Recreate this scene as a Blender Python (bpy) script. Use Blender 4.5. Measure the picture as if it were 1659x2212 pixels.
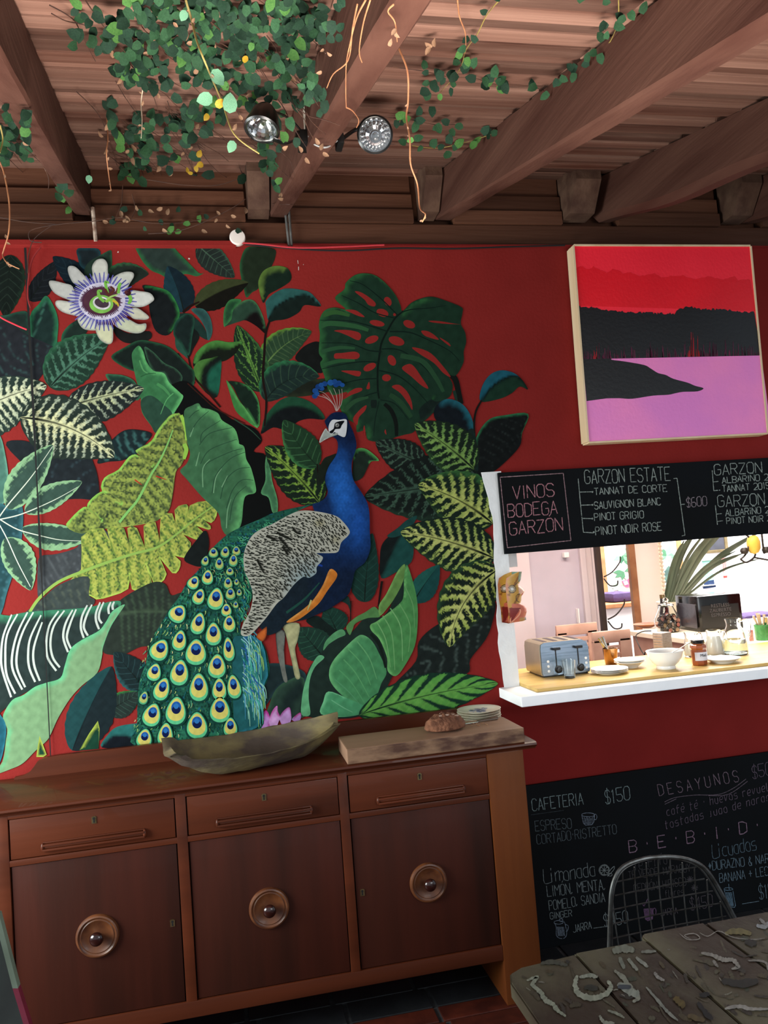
import bpy, bmesh, math, random
import numpy as np
from mathutils import Vector, Matrix, geometry
from mathutils.geometry import delaunay_2d_cdt
random.seed(7); rng = np.random.default_rng(7)
for o in list(bpy.data.objects): bpy.data.objects.remove(o)
SC = bpy.context.scene; COL = SC.collection

# ------------------------------------------------------------ camera
CAMP = np.array([0, 0, 1.6]); FPX = 1698.15
yaw, pit, rol = .199837, .0630559, -.0767453
cy, sy, cp, sp = math.cos(yaw), math.sin(yaw), math.cos(pit), math.sin(pit)
FW = np.array([sy*cp, cy*cp, sp]); _r = np.array([cy, -sy, 0.]); _u = np.cross(_r, FW)
RT = math.cos(rol)*_r + math.sin(rol)*_u; UP = -math.sin(rol)*_r + math.cos(rol)*_u
cam = bpy.data.cameras.new('camera'); camo = bpy.data.objects.new('camera', cam); COL.objects.link(camo)
cam.sensor_fit = 'VERTICAL'; cam.sensor_height = 24; cam.lens = 24*FPX/2212; cam.clip_start = .02
camo.matrix_world = Matrix(((RT[0], UP[0], -FW[0], 0), (RT[1], UP[1], -FW[1], 0), (RT[2], UP[2], -FW[2], 1.6), (0, 0, 0, 1)))
SC.camera = camo

# ------------------------------------------------------------ light
w = bpy.data.worlds.new('daylight'); SC.world = w; w.use_nodes = True
bg = w.node_tree.nodes['Background']; bg.inputs[0].default_value = (.80, .90, 1, 1); bg.inputs[1].default_value = .70
def area(name, loc, target, sx, sy_, power, color, spread=180):
    l = bpy.data.lights.new(name, 'AREA'); l.shape = 'RECTANGLE'; l.size = sx; l.size_y = sy_; l.energy = power; l.color = color
    l.spread = math.radians(spread)
    o = bpy.data.objects.new(name, l); COL.objects.link(o); o.location = loc
    o.rotation_euler = (Vector(target)-Vector(loc)).to_track_quat('-Z', 'Y').to_euler(); return o
area('garden_daylight', (-2.3, 2.3, 1.4), (-.5, 3.4, 1.6), 1.6, 1.2, 150, (.93, 1, .97))
area('patio_bounce_light', (.5, .5, 0.0), (.6, .8, 3.0), 2.4, 1.2, 205, (1, .93, .86), 88)
area('open_side_daylight', (2.4, -1.3, 1.7), (1.0, 2.6, .3), 2.0, 1.6, 57, (.95, .98, 1))
area('kitchen_fill_light', (2.2, 3.92, 2.45), (2.1, 3.45, 1), 2.0, .5, 95, (1, .90, .74))  # added area lamp hidden above the hatch, stands for sunlight in the kitchen
area('dining_room_fill_light', (4.2, 6.0, 2.7), (4.4, 6.4, 1), 2.6, 1.6, 330, (1, .97, .92))  # unseen lamp put under the closed ceiling to brighten the dining room
SC.view_settings.view_transform = 'Standard'; SC.view_settings.look = 'None'
SC.view_settings.exposure = 0; SC.view_settings.gamma = 1; SC.view_settings.use_curve_mapping = False

# ------------------------------------------------------------ helpers
def ray(x, y): return FW + RT*(x-829.5)/FPX - UP*(y-1106)/FPX
def PY(x, y, Y=3.4): d = ray(x, y); return Vector(CAMP + d*(Y/d[1]))
def PZ(x, y, Z): d = ray(x, y); return Vector(CAMP + d*((Z-1.6)/d[2]))
CZ, CS = 3.355, .253          # ceiling height at the wall and its slope
def PC(x, y, off=0.): d = ray(x, y); return Vector(CAMP + d*((CZ+off-CS*3.4-1.6)/(d[2]-CS*d[1])))
def PP(x, y, p0, n): d = ray(x, y); return Vector(CAMP + d*(np.dot(np.array(p0)-CAMP, n)/np.dot(d, n)))
FLOOR = -.10; WY = 3.4; TOPZ = .864; CT = 1.015

def lin(h):
    c = [int(h[i:i+2], 16)/255 for i in (0, 2, 4)]
    return np.array([v/12.92 if v <= .04045 else ((v+.055)/1.055)**2.4 for v in c])
def node(nt, t, **k):
    n = nt.nodes.new(t)
    for a, b in k.items():
        if a in n.inputs: n.inputs[a].default_value = b
        else: setattr(n, a, b)
    return n
def mat(name, c, rough=.6, metal=0, c2=None, scale=8, stretch=(1, 1, 1), bump=0, bscale=None, rand=0, detail=4, spec=.5, contrast=(.35, .65), trans=0, ior=1.45, emit=0, coat=0):
    m = bpy.data.materials.new(name); m.use_nodes = True; nt = m.node_tree; b = nt.nodes['Principled BSDF']
    if isinstance(c, str): c = lin(c)
    c = (*c, 1); b.inputs['Base Color'].default_value = c
    b.inputs['Roughness'].default_value = rough; b.inputs['Metallic'].default_value = metal
    b.inputs['Specular IOR Level'].default_value = spec; b.inputs['IOR'].default_value = ior
    b.inputs['Transmission Weight'].default_value = trans; b.inputs['Coat Weight'].default_value = coat
    if emit: b.inputs['Emission Color'].default_value = c; b.inputs['Emission Strength'].default_value = emit
    tc = node(nt, 'ShaderNodeTexCoord'); mp = node(nt, 'ShaderNodeMapping'); mp.inputs['Scale'].default_value = stretch
    nt.links.new(tc.outputs['Object'], mp.inputs[0])
    vec = mp.outputs[0]
    if rand:
        oi = node(nt, 'ShaderNodeObjectInfo'); va = node(nt, 'ShaderNodeVectorMath', operation='SCALE'); va.inputs[3].default_value = 1
        cb = node(nt, 'ShaderNodeCombineXYZ'); mu = node(nt, 'ShaderNodeMath', operation='MULTIPLY'); mu.inputs[1].default_value = 37
        nt.links.new(oi.outputs['Random'], mu.inputs[0])
        for i in range(3): nt.links.new(mu.outputs[0], cb.inputs[i])
        ad = node(nt, 'ShaderNodeVectorMath', operation='ADD'); nt.links.new(vec, ad.inputs[0]); nt.links.new(cb.outputs[0], ad.inputs[1]); vec = ad.outputs[0]
    last = None
    if c2 is not None:
        if isinstance(c2, str): c2 = lin(c2)
        no = node(nt, 'ShaderNodeTexNoise'); no.inputs['Scale'].default_value = scale; no.inputs['Detail'].default_value = detail
        nt.links.new(vec, no.inputs['Vector'])
        cr = node(nt, 'ShaderNodeValToRGB'); cr.color_ramp.elements[0].position = contrast[0]; cr.color_ramp.elements[1].position = contrast[1]
        cr.color_ramp.elements[0].color = c; cr.color_ramp.elements[1].color = (*c2, 1)
        nt.links.new(no.outputs['Fac'], cr.inputs[0]); last = cr.outputs[0]
    if rand:
        hs = node(nt, 'ShaderNodeHueSaturation'); hs.inputs['Color'].default_value = c
        mr = node(nt, 'ShaderNodeMapRange'); mr.inputs['To Min'].default_value = 1-rand; mr.inputs['To Max'].default_value = 1+rand
        nt.links.new(oi.outputs['Random'], mr.inputs[0]); nt.links.new(mr.outputs[0], hs.inputs['Value'])
        if last: nt.links.new(last, hs.inputs['Color'])
        last = hs.outputs[0]
    if last: nt.links.new(last, b.inputs['Base Color'])
    if bump:
        n2 = node(nt, 'ShaderNodeTexNoise'); n2.inputs['Scale'].default_value = bscale or scale*3; n2.inputs['Detail'].default_value = 6
        nt.links.new(vec, n2.inputs['Vector']); bp = node(nt, 'ShaderNodeBump'); bp.inputs['Strength'].default_value = bump; bp.inputs['Distance'].default_value = .01
        nt.links.new(n2.outputs['Fac'], bp.inputs['Height']); nt.links.new(bp.outputs[0], b.inputs['Normal'])
    return m
def wood(name, c, c2, axis='x', rough=.45, rand=.1, bump=.15, scale=9, coat=0):
    s = {'x': (.12, 1.6, 1.6), 'y': (1.6, .12, 1.6), 'z': (1.6, 1.6, .12)}[axis]
    return mat(name, c, rough, c2=c2, scale=scale, stretch=s, bump=bump, bscale=scale*5, rand=rand, detail=6, contrast=(.3, .7), coat=coat)
def attr_mat(name, rough=.75, gloss=.25, nz=.10, bump=.05):
    m = bpy.data.materials.new(name); m.use_nodes = True; nt = m.node_tree; b = nt.nodes['Principled BSDF']
    at = node(nt, 'ShaderNodeAttribute', attribute_name='col'); b.inputs['Roughness'].default_value = rough; b.inputs['Specular IOR Level'].default_value = gloss
    tc = node(nt, 'ShaderNodeTexCoord'); no = node(nt, 'ShaderNodeTexNoise'); no.inputs['Scale'].default_value = 60; no.inputs['Detail'].default_value = 5
    nt.links.new(tc.outputs['Object'], no.inputs['Vector'])
    mr = node(nt, 'ShaderNodeMapRange'); mr.inputs['To Min'].default_value = 1-nz*2; mr.inputs['To Max'].default_value = 1+nz*2; nt.links.new(no.outputs['Fac'], mr.inputs[0])
    hs = node(nt, 'ShaderNodeHueSaturation'); nt.links.new(at.outputs['Color'], hs.inputs['Color']); nt.links.new(mr.outputs[0], hs.inputs['Value'])
    nt.links.new(hs.outputs[0], b.inputs['Base Color']); return m

def link(o, parent=None):
    COL.objects.link(o)
    if parent: o.parent = parent
    return o
def tag(o, label=None, cat=None, group=None, kind=None):
    for k, v in (('label', label), ('category', cat), ('group', group), ('kind', kind)):
        if v: o[k] = v
    return o
def empty(name, loc=(0, 0, 0), rz=0, parent=None):
    o = bpy.data.objects.new(name, None); o.empty_display_size = .05; o.location = loc; o.rotation_euler = (0, 0, rz); return link(o, parent)
def mesh(name, vs, fs, m, parent=None, smooth=False, cols=None, loc=None):
    me = bpy.data.meshes.new(name); me.from_pydata([tuple(v) for v in vs], [], fs); me.materials.append(m)
    if cols is not None:
        a = me.color_attributes.new('col', 'FLOAT_COLOR', 'POINT'); c = np.ones((len(vs), 4), dtype=np.float32); c[:, :3] = np.clip(cols, 0, .95); a.data.foreach_set('color', c.ravel())
    if smooth: me.polygons.foreach_set('use_smooth', [True]*len(me.polygons))
    me.update(); o = bpy.data.objects.new(name, me)
    if loc is not None: o.location = loc
    return link(o, parent)
class B:
    """collects shapes, builds ONE mesh object"""
    def __init__(s): s.v = []; s.f = []; s.sm = False
    def add(s, vs, fs, M=None):
        n = len(s.v)
        s.v += [tuple(M @ Vector(v)) if M else tuple(v) for v in vs]; s.f += [tuple(i+n for i in f) for f in fs]; return s
    def box(s, x0, x1, y0, y1, z0, z1, bv=0, M=None):
        if bv:
            b = bmesh.new(); bmesh.ops.create_cube(b, size=1)
            for v in b.verts: v.co = Vector(((x0+x1)/2+v.co.x*(x1-x0), (y0+y1)/2+v.co.y*(y1-y0), (z0+z1)/2+v.co.z*(z1-z0)))
            bmesh.ops.bevel(b, geom=b.edges[:], offset=bv, segments=2, affect='EDGES', profile=.6)
            b.verts.index_update(); s.add([v.co for v in b.verts], [[v.index for v in f.verts] for f in b.faces], M); b.free(); return s
        v = [(x0, y0, z0), (x1, y0, z0), (x1, y1, z0), (x0, y1, z0), (x0, y0, z1), (x1, y0, z1), (x1, y1, z1), (x0, y1, z1)]
        return s.add(v, [(0, 3, 2, 1), (4, 5, 6, 7), (0, 1, 5, 4), (1, 2, 6, 5), (2, 3, 7, 6), (3, 0, 4, 7)], M)
    def lathe(s, prof, n=32, M=None, squash=(1, 1), cap=True):
        vs = []; fs = []
        for r, z in prof:
            for i in range(n): a = 2*math.pi*i/n; vs.append((r*math.cos(a)*squash[0], r*math.sin(a)*squash[1], z))
        for k in range(len(prof)-1):
            for i in range(n): j = (i+1) % n; fs.append((k*n+i, k*n+j, (k+1)*n+j, (k+1)*n+i))
        if cap and prof[0][0] > 1e-6: fs.append(tuple(range(n-1, -1, -1)))
        if cap and prof[-1][0] > 1e-6: fs.append(tuple((len(prof)-1)*n+i for i in range(n)))
        return s.add(vs, fs, M)
    def tube(s, pts, r, n=6, closed=False, r2=None, flat=1):
        pts = [Vector(p) for p in pts]; N = len(pts); vs = []; fs = []; ref = Vector((0, 0, 1)); pn = None
        for i, p in enumerate(pts):
            a = pts[(i-1) % N] if (i or closed) else p; b = pts[(i+1) % N] if (i < N-1 or closed) else p
            t = (b-a).normalized()
            if pn is None: pn = t.orthogonal().normalized() if abs(t.dot(ref)) > .95 else (ref-t*ref.dot(t)).normalized()
            else: pn = (pn-t*pn.dot(t)).normalized()
            bn = t.cross(pn); rr = r if r2 is None else r+(r2-r)*i/(N-1)
            for k in range(n): q = 2*math.pi*k/n; vs.append(p+pn*math.cos(q)*rr*flat+bn*math.sin(q)*rr)
        M_ = N if closed else N-1
        for i in range(M_):
            j = (i+1) % N
            for k in range(n): l = (k+1) % n; fs.append((i*n+k, i*n+l, j*n+l, j*n+k))
        if not closed: fs.append(tuple(range(n-1, -1, -1))); fs.append(tuple((N-1)*n+k for k in range(n)))
        return s.add(vs, fs)
    def prism(s, poly, y0, y1, axis='y', M=None):
        n = len(poly)
        f = {'y': lambda a, b, c: (a, c, b), 'x': lambda a, b, c: (c, a, b), 'z': lambda a, b, c: (a, b, c)}[axis]
        vs = [f(a, b, y0) for a, b in poly]+[f(a, b, y1) for a, b in poly]
        return s.add(vs, [tuple(range(n)), tuple(range(2*n-1, n-1, -1))]+[(i, i+n, (i+1) % n+n, (i+1) % n) for i in range(n)], M)
    def ball(s, c, r, n=12, sc=(1, 1, 1)):
        pr = [(r*math.sin(math.pi*k/n), -r*math.cos(math.pi*k/n)) for k in range(n+1)]; pr[0] = (0, -r); pr[-1] = (0, r)
        return s.lathe(pr, n*2, Matrix.Translation(c) @ Matrix.Diagonal((*sc, 1)))
    def build(s, name, m, parent=None, smooth=False, auto=True):
        me = bpy.data.meshes.new(name); me.from_pydata(s.v, [], s.f); me.materials.append(m)
        b = bmesh.new(); b.from_mesh(me); bmesh.ops.remove_doubles(b, verts=b.verts, dist=1e-6); bmesh.ops.recalc_face_normals(b, faces=b.faces); b.to_mesh(me); b.free()
        if smooth:
            me.polygons.foreach_set('use_smooth', [True]*len(me.polygons))
            me.set_sharp_from_angle(angle=math.radians(40))
        o = bpy.data.objects.new(name, me); return link(o, parent)
def origin(o, loc):
    """put a parentless mesh's origin at loc without moving it"""
    o.data.transform(Matrix.Translation(-Vector(loc))); o.location = loc; return o
def crom(pts, n=6, closed=False):
    P = [np.array(p, float) for p in pts]; N = len(P); out = []
    for i in range(N if closed else N-1):
        p0 = P[(i-1) % N] if (closed or i) else P[0]; p1 = P[i]; p2 = P[(i+1) % N]; p3 = P[(i+2) % N] if (closed or i < N-2) else P[-1]
        for k in range(n):
            t = k/n; out.append(.5*((2*p1)+(p2-p0)*t+(2*p0-5*p1+4*p2-p3)*t*t+(3*p1-p0-3*p2+p3)*t**3))
    if not closed: out.append(P[-1])
    return out
def copy_tree(o, parent=None):
    c = o.copy(); COL.objects.link(c); c.parent = parent
    for ch in list(o.children): copy_tree(ch, c)
    return c
# ------------------------------------------------------------ setting
M_red = mat('red_plaster', (.50, .040, .035), .85, c2=(.45, .036, .031), scale=5, bump=.12, bscale=70, spec=.08)
M_white = mat('white_plaster', (.86, .87, .88), .8, c2=(.78, .78, .78), scale=6, bump=.35, bscale=25)
M_cream = mat('cream_paint', (.86, .80, .66), .7, c2=(.80, .73, .58), scale=4, bump=.2)
M_wall2 = mat('bright_white_wall', (.88, .88, .90), .7, c2=(.84, .84, .86), scale=3)
M_lav = mat('lavender_grey_paint', (.50, .47, .56), .6, c2=(.44, .42, .50), scale=3)
M_lav2 = mat('pale_mauve_paint', (.62, .57, .60), .6, c2=(.56, .51, .55), scale=3)
M_plank = wood('red_brown_plank', 'b58a78', '6e4436', 'x', .7, .42, .35, 7)
M_beam = wood('red_brown_beam_wood', '80584a', '603c32', 'y', .6, .08, .3, 7)
M_plate = wood('dark_brown_board', '8a5a44', '603c2c', 'x', .6, .2, .3, 6)
M_block = mat('weathered_end_grain', '846452', .8, c2='64463a', scale=14, bump=.3)
M_tile = mat('terracotta_tile', '7c3320', .5, c2='562015', scale=10, rand=.18, bump=.15)
M_grout = mat('grey_grout', '6c6a6c', .85, c2='4c4a4c', scale=30, bump=.2)
M_slate = mat('dark_slate', '37393d', .55, c2='25272b', scale=8, rand=.12, bump=.2)
M_black = mat('black_gap', '050505', .9, c2='0a0a0a', scale=5)

OX0, OX1, OZ0, OZ1 = 1.235, 3.6, .957, 1.95       # serving hatch
wl = B()
wl.box(-3.2, OX0, WY, WY+.22, FLOOR-.1, 3.035); wl.box(OX0, OX1, WY, WY+.22, FLOOR-.1, OZ0-.0); wl.box(OX0, OX1, WY, WY+.22, OZ1, 3.035); wl.box(OX1, 4.4, WY, WY+.22, FLOOR-.1, 3.035)
wall = wl.build('wall_back', M_red); tag(wall, kind='structure')
# ragged white jamb strip and reveal of the hatch
jb = B(); zs = np.linspace(OZ0, 1.97, 26); rr = random.Random(3)
e = [1.172+.006*math.sin(z*9)+rr.uniform(-.004, .004)+(.014 if z > 1.62 else 0)*math.sin((z-1.62)*12) for z in zs]
vs = []; fs = []
for z, x in zip(zs, e): vs += [(x, WY-.008, z), (OX0+.008, WY-.014, z), (OX0+.008, WY+.24, z), (x, WY+.0, z)]
for i in range(len(zs)-1):
    for k in range(4): a = i*4+k; b_ = i*4+(k+1) % 4; fs.append((a, b_, b_+4, a+4))
fs += [(0, 3, 2, 1), (len(vs)-4, len(vs)-3, len(vs)-2, len(vs)-1)]
jb.add(vs, fs); tag(jb.build('trim_1', M_white), kind='structure')
# thick white sill slab
sl = B().box(1.15, 3.6, 3.13, WY+.24, .957, 1.0, .004); tag(sl.build('trim_2', mat('white_sill_paint', (.95, .96, .97), .6, c2=(.92, .93, .95), scale=5, bump=.3)), kind='structure')
# ledge along the wall top at left, and the red painted strip
lg = B().box(-3.2, .12, WY-.030, WY+.05, 3.012, 3.036, .002); tag(lg.build('trim_3', M_red), kind='structure')
lg = B().box(.12, 4.4, WY-.004, WY+.05, 3.026, 3.036, .001); tag(lg.build('trim_4', M_red), kind='structure')
# crack between the hinged panel at left and the wall
def cr(y): return 54.4+(y-535)*(109-54.4)/(1627-535)
ck = B(); vs = []; fs = []
for i in range(30):
    y = 535+(1640-535)*i/29; wdt = 5.2 if y < 1230 else 2.4
    if 880 < y < 1230: wdt = 4.5+1.5*math.sin(y/60)
    x = cr(y); a = PY(x-wdt/2, y, WY-.0125); b_ = PY(x+wdt/2, y, WY-.0125); vs += [a, b_]
    if i: k = 2*i; fs.append((k-2, k-1, k+1, k))
o = mesh('trim_5', vs, fs, M_black); tag(o, kind='structure')

# floor: brick pavers with recessed joints
fl = empty('floor', (0, 0, FLOOR)); tag(fl, kind='structure')
g = B().box(-3.2, 4.4, -2.5, WY, -.04, -.008); g.build('grout_bed', M_grout, fl)
pv = B().box(0, .312, 0, .092, -.02, 0, .003).build('tile', M_tile, fl); pvm = pv.data
sv = B().box(0, .312, 0, .135, -.02, 0, .003).build('slate_tile', M_slate, fl); svm = sv.data
first = {0: True, 1: True}
def lay(me, name, x, y, m=None):
    o = bpy.data.objects.new(name, me); link(o, fl); o.location = (x, y, 0)
lay_n = 0
rows = []
yy = 3.035
for k in range(24):
    rows.append(yy-.1*(k+1)-.002)
pv.location = (.345, rows[0]+.005, 0); sv.location = (.345, 3.037, 0)
for k, y0 in enumerate(rows):
    off = .345 if k % 2 == 0 else .365
    for i in range(-5, 9):
        if k == 0 and i == 0: continue
        if k > 9 and not -4 <= i <= 6: continue
        lay(pvm, 'tile', off+i*.33, y0+.005)
for i in range(-5, 9):
    if i: lay(svm, 'slate_tile', .345+i*.33, 3.037)
    lay(svm, 'slate_tile', .30+i*.33, 3.178)
# ceiling: planks over beams, sloping up to the wall
ce = empty('ceiling', (0, 0, 0)); tag(ce, kind='structure')
slope = math.atan(CS); pw = .072; nl = math.sqrt(1+CS*CS)
rp = random.Random(11); segs = [(-2.4, -.5), (-.5, .33), (.33, 1.09), (1.09, 1.88), (1.88, 3.3)]
pm = B().box(0, 1, 0, pw-.003, 0, .018, .0015).build('plank', M_plank, ce).data; ce.children[0].name = 'plank'; P0 = ce.children[0]; used = False
ny = int(3.0/pw)
R_ = Matrix.Rotation(slope, 4, 'X')
for k in range(ny):
    s_ = 1.05 + k*pw                        # along slope from Y
    Yk = s_/nl*1.0 + .1; 
    if Yk > 3.42: break
    z = CZ+CS*(Yk-3.4); dz = (.016 if k % 3 == 1 else .002 if k % 3 == 0 else .008)+rp.uniform(-.002, .002)
    cuts = [-2.4, 3.3] if False else None
    xs = [-2.4]+sorted(rp.sample([-.5, .33, 1.09, 1.88], 2))+[3.3]
    for a, b_ in zip(xs[:-1], xs[1:]):
        o = P0 if not used else bpy.data.objects.new('plank', pm)
        if used: link(o, ce)
        used = True
        o.location = (a+.001, Yk, z+dz); o.scale = (b_-a-.002, 1, 1); o.rotation_euler = (slope+rp.uniform(-.03, .05), 0, 0)
roof = B().add([(-2.5, .9, CZ+CS*(.9-3.4)+.035), (3.4, .9, CZ+CS*(.9-3.4)+.035), (3.4, 3.75, CZ+CS*.35+.035), (-2.5, 3.75, CZ+CS*.35+.035), (-2.5, .9, CZ+CS*(.9-3.4)+.05), (3.4, .9, CZ+CS*(.9-3.4)+.05), (3.4, 3.75, CZ+CS*.35+.05), (-2.5, 3.75, CZ+CS*.35+.05)],
    [(0, 3, 2, 1), (4, 5, 6, 7), (0, 1, 5, 4), (1, 2, 6, 5), (2, 3, 7, 6), (3, 0, 4, 7)]).build('roof_deck', M_plate, ce)
def beam(xw, wd, h, m=M_beam, y0=.6, y1=3.42, sx=-.044, round_=False):
    """sloping rafter, left edge at xw where it meets the wall"""
    n = 26; vs = []; fs = []; r2 = random.Random(int(xw*100)+999)
    for i in range(n):
        Y = y0+(y1-y0)*i/(n-1); x0 = xw+sx*(Y-3.4); zt = CZ+CS*(Y-3.4)
        j = [r2.uniform(-.0015, .0015) for _ in range(6)]
        hh = h+(.012*math.sin(i*.7) if round_ else 0)
        bw = .008 if not round_ else .028
        ring = [(x0+j[0], Y, zt), (x0+j[0], Y, zt-hh+bw), (x0+bw, Y, zt-hh+j[1]), (x0+wd-bw, Y, zt-hh+j[2]), (x0+wd+j[3], Y, zt-hh+bw), (x0+wd+j[3], Y, zt)]
        vs += ring
        if i:
            for k in range(6): a = (i-1)*6+k; b_ = (i-1)*6+(k+1) % 6; fs.append((a, b_, b_+6, a+6))
    fs += [tuple(range(5, -1, -1)), tuple(len(vs)-6+k for k in range(6))]
    return B().add(vs, fs).build('beam', m, ce, smooth=True)
beam(-.545, .072, .195); beam(.275, .080, .195); beam(1.035, .085, .200); beam(1.835, .11, .215, round_=True); beam(2.63, .09, .2); beam(-1.34, .08, .195)
# end blocks beside each beam and the boards stacked over the wall plate
def block(x0, x1, y0=3.2, z1=3.33, m=M_block):
    vs = [(x0, 3.42, 3.155), (x0, 3.32, 3.155), (x0, 3.225, 3.275), (x0, 3.225, z1), (x0, 3.42, z1+.04)]
    v2 = [(x1, y, z) for _, y, z in vs]
    B().add(vs+v2, [(0, 1, 2, 3, 4), (9, 8, 7, 6, 5)]+[(i, i+5, (i+1) % 5+5, (i+1) % 5) for i in range(5)]).build('end_block', m, ce)
block(.180, .272); block(.955, 1.032); block(1.665, 1.79); block(2.52, 2.628)
bounds = [(-2.4, -.548), (-.472, .17), (.357, .93), (1.122, 1.66), (1.95, 2.5), (2.74, 3.3)]
for a, b_ in bounds:
    for z0, z1, yo in ((3.135, 3.196, .0), (3.199, 3.272, .012), (3.275, 3.37, .030)):
        B().box(a, b_, WY-.012+yo, WY+.05, z0, z1, .002).build('infill_board', M_plate, ce)
B().box(-2.4, 3.3, WY+.004, WY+.12, 3.037, 3.133, .004).build('wall_plate', M_plate, ce)
B().box(-3.0, 3.6, WY+.06, WY+.16, 3.03, 3.48).build('back_board', M_plate, ce)

# kitchen and dining room beyond the hatch
kf = B().box(1.0, 7.0, WY+.22, 9.0, FLOOR-.1, FLOOR); tag(kf.build('floor_kitchen', M_tile), kind='structure')
kc = B().box(1.0, 7.0, WY+.24, 9.0, 2.9, 3.0); tag(kc.build('ceiling_kitchen', M_wall2), kind='structure')
kl = B().box(.9, 1.0, WY+.22, 5.3, FLOOR, 2.9); tag(kl.build('wall_kitchen_left', M_lav2), kind='structure')
kd = B().box(1.0, 2.02, 5.2, 5.3, FLOOR, 2.9); tag(kd.build('wall_kitchen_back', M_lav), kind='structure')
fw_ = B().box(1.9, 7.0, 7.0, 7.1, FLOOR, 2.9); tag(fw_.build('wall_dining', M_wall2), kind='structure')
fr_ = B().box(6.9, 7.0, WY+.22, 7.0, FLOOR, 2.9); tag(fr_.build('wall_dining_right', M_wall2), kind='structure')

for m_ in (M_plank, M_beam, M_plate, M_block): m_.node_tree.nodes['Principled BSDF'].inputs['Specular IOR Level'].default_value = .15
# ------------------------------------------------------------ sideboard
W_side = wood('sideboard_mahogany', '8a4429', '62301e', 'x', .42, .06, .06, 5, coat=.12)
W_sidez = wood('sideboard_door_veneer', '683022', '46241a', 'z', .5, .06, .06, 5, coat=.04)
W_stile = wood('sideboard_side_wood', 'a35a2a', '844422', 'z', .5, .05, .08, 5, coat=.05)
for m_ in (W_side, W_sidez, W_stile): m_.node_tree.nodes['Principled BSDF'].inputs['Specular IOR Level'].default_value = .16
W_ring = mat('turned_wood', '9a5a30', .45, c2='6e3a20', scale=20, coat=.06)
M_knob = mat('dark_turned_knob', '2c100b', .2, coat=.5, c2='1c0806', scale=10)
M_brass = mat('brass', '9a8660', .35, metal=1, c2='7a6848', scale=40)
M_steel = mat('polished_steel', 'b8b8b4', .18, metal=1, c2='9a9a96', scale=14)
sb = empty('sideboard', (.13, 3.16, FLOOR)); tag(sb, 'long polished red-brown wooden sideboard with three drawers over three doors', 'sideboard')
def sub(o, parent):
    """parent keeping world position"""
    def W(q): return (W(q.parent) @ q.matrix_parent_inverse if q.parent else Matrix.Identity(4)) @ q.matrix_basis
    M = W(parent); o.parent = parent; o.matrix_parent_inverse = M.inverted(); return o
def S(b, name, m, parent=sb, smooth=True): return sub(b.build(name, m, None, smooth), parent)
XL, XR, YF, YB = -.83, 1.073, 2.95, 3.385
S(B().box(XL+.01, XR-.03, YF+.03, YB, .06, .845), 'case', W_sidez)
# top with moulded front edge and backsplash
tp = B(); prof = [(YB, .864), (2.935, .864), (2.927, .860), (2.925, .853), (2.930, .846), (2.940, .843), (2.943, .836), (YB, .836)]
tp.prism([(y, z) for y, z in prof], -1.05, 1.123, 'x'); S(tp, 'top_board', W_side)
bk = [(-.87, .862), (-.868, .872), (-.835, .876), (-.812, .886), (-.795, .905), (-.78, .925), (-.75, .935), (-.70, .938), (.95, .938), (1.0, .935), (1.03, .92), (1.05, .9), (1.07, .886), (1.10, .876), (1.118, .872), (1.12, .862)]
S(B().prism(bk, YB-.028, YB-.004, 'y'), 'backsplash', W_side)
for x0, x1 in ((XL, -.79), (-.238, -.201), (.346, .381)): S(B().box(x0, x1, YF, YF+.06, .12, .836, .003), 'stile', W_side)
S(B().box(.925, XR, YF-.002, YB, FLOOR, .836, .004), 'end_post', W_stile)
S(B().box(XL-.17, XL, YF-.002, YB, FLOOR, .836, .004), 'end_post', W_stile)
S(B().box(XL, .925, YF+.001, YF+.06, .664, .684, .002), 'rail', W_side); S(B().box(XL, .925, YF-.001, YF+.06, .066, .121, .003), 'bottom_rail', W_side)
S(B().box(XL, .925, YF+.001, YF+.06, .822, .838, .002), 'rail', W_side)
def keyhole(x, z, y, parent):
    k = B(); out = [(-.008, -.012), (.008, -.012), (.008, .004), (.009, .009), (.004, .013), (-.004, .013), (-.009, .009), (-.008, .004)]
    k.prism([(x+a, z+b) for a, b in out], y-.0012, y+.001); o = sub(k.build('escutcheon', M_brass), parent)
    k = B().prism([(x+a, z+b) for a, b in [(-.0028, -.009), (.0028, -.009), (.0022, .0), (.0042, .004), (.0035, .008), (0, .0095), (-.0035, .008), (-.0042, .004), (-.0022, 0)]], y-.0018, y+.0005); sub(k.build('keyhole', M_black, None), parent)
for (x0, x1), hx, kx in (((-.786, -.242), (-.681, -.345), -.512), ((-.197, .343), (-.095, .242), .074), ((.385, .923), (.491, .824), .656)):
    d = S(B().box(x0, x1, YF+.002, YF+.1, .687, .820, .002), 'drawer', W_side)
    h = B(); a, b_ = hx                              # long fluted grip
    for z0, z1, yo in ((.704, .711, .020), (.712, .719, .014), (.720, .727, .020), (.728, .733, .009)): h.box(a, b_, YF+.004-yo, YF+.006, z0, z1, .002)
    sub(h.build('handle', W_side, None, True), d)
    for xx in (a, b_): sub(B().lathe([(.012, 0), (.013, .006), (.011, .014), (.006, .017), (0, .018)], 14, Matrix.Translation((xx, YF+.004, .716)) @ Matrix.Rotation(math.pi/2, 4, 'X') @ Matrix.Diagonal((.55, 1.25, 1, 1))).build('handle_end', W_side, None, True), d)
    keyhole(kx, .784, YF+.001, d)
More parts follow.
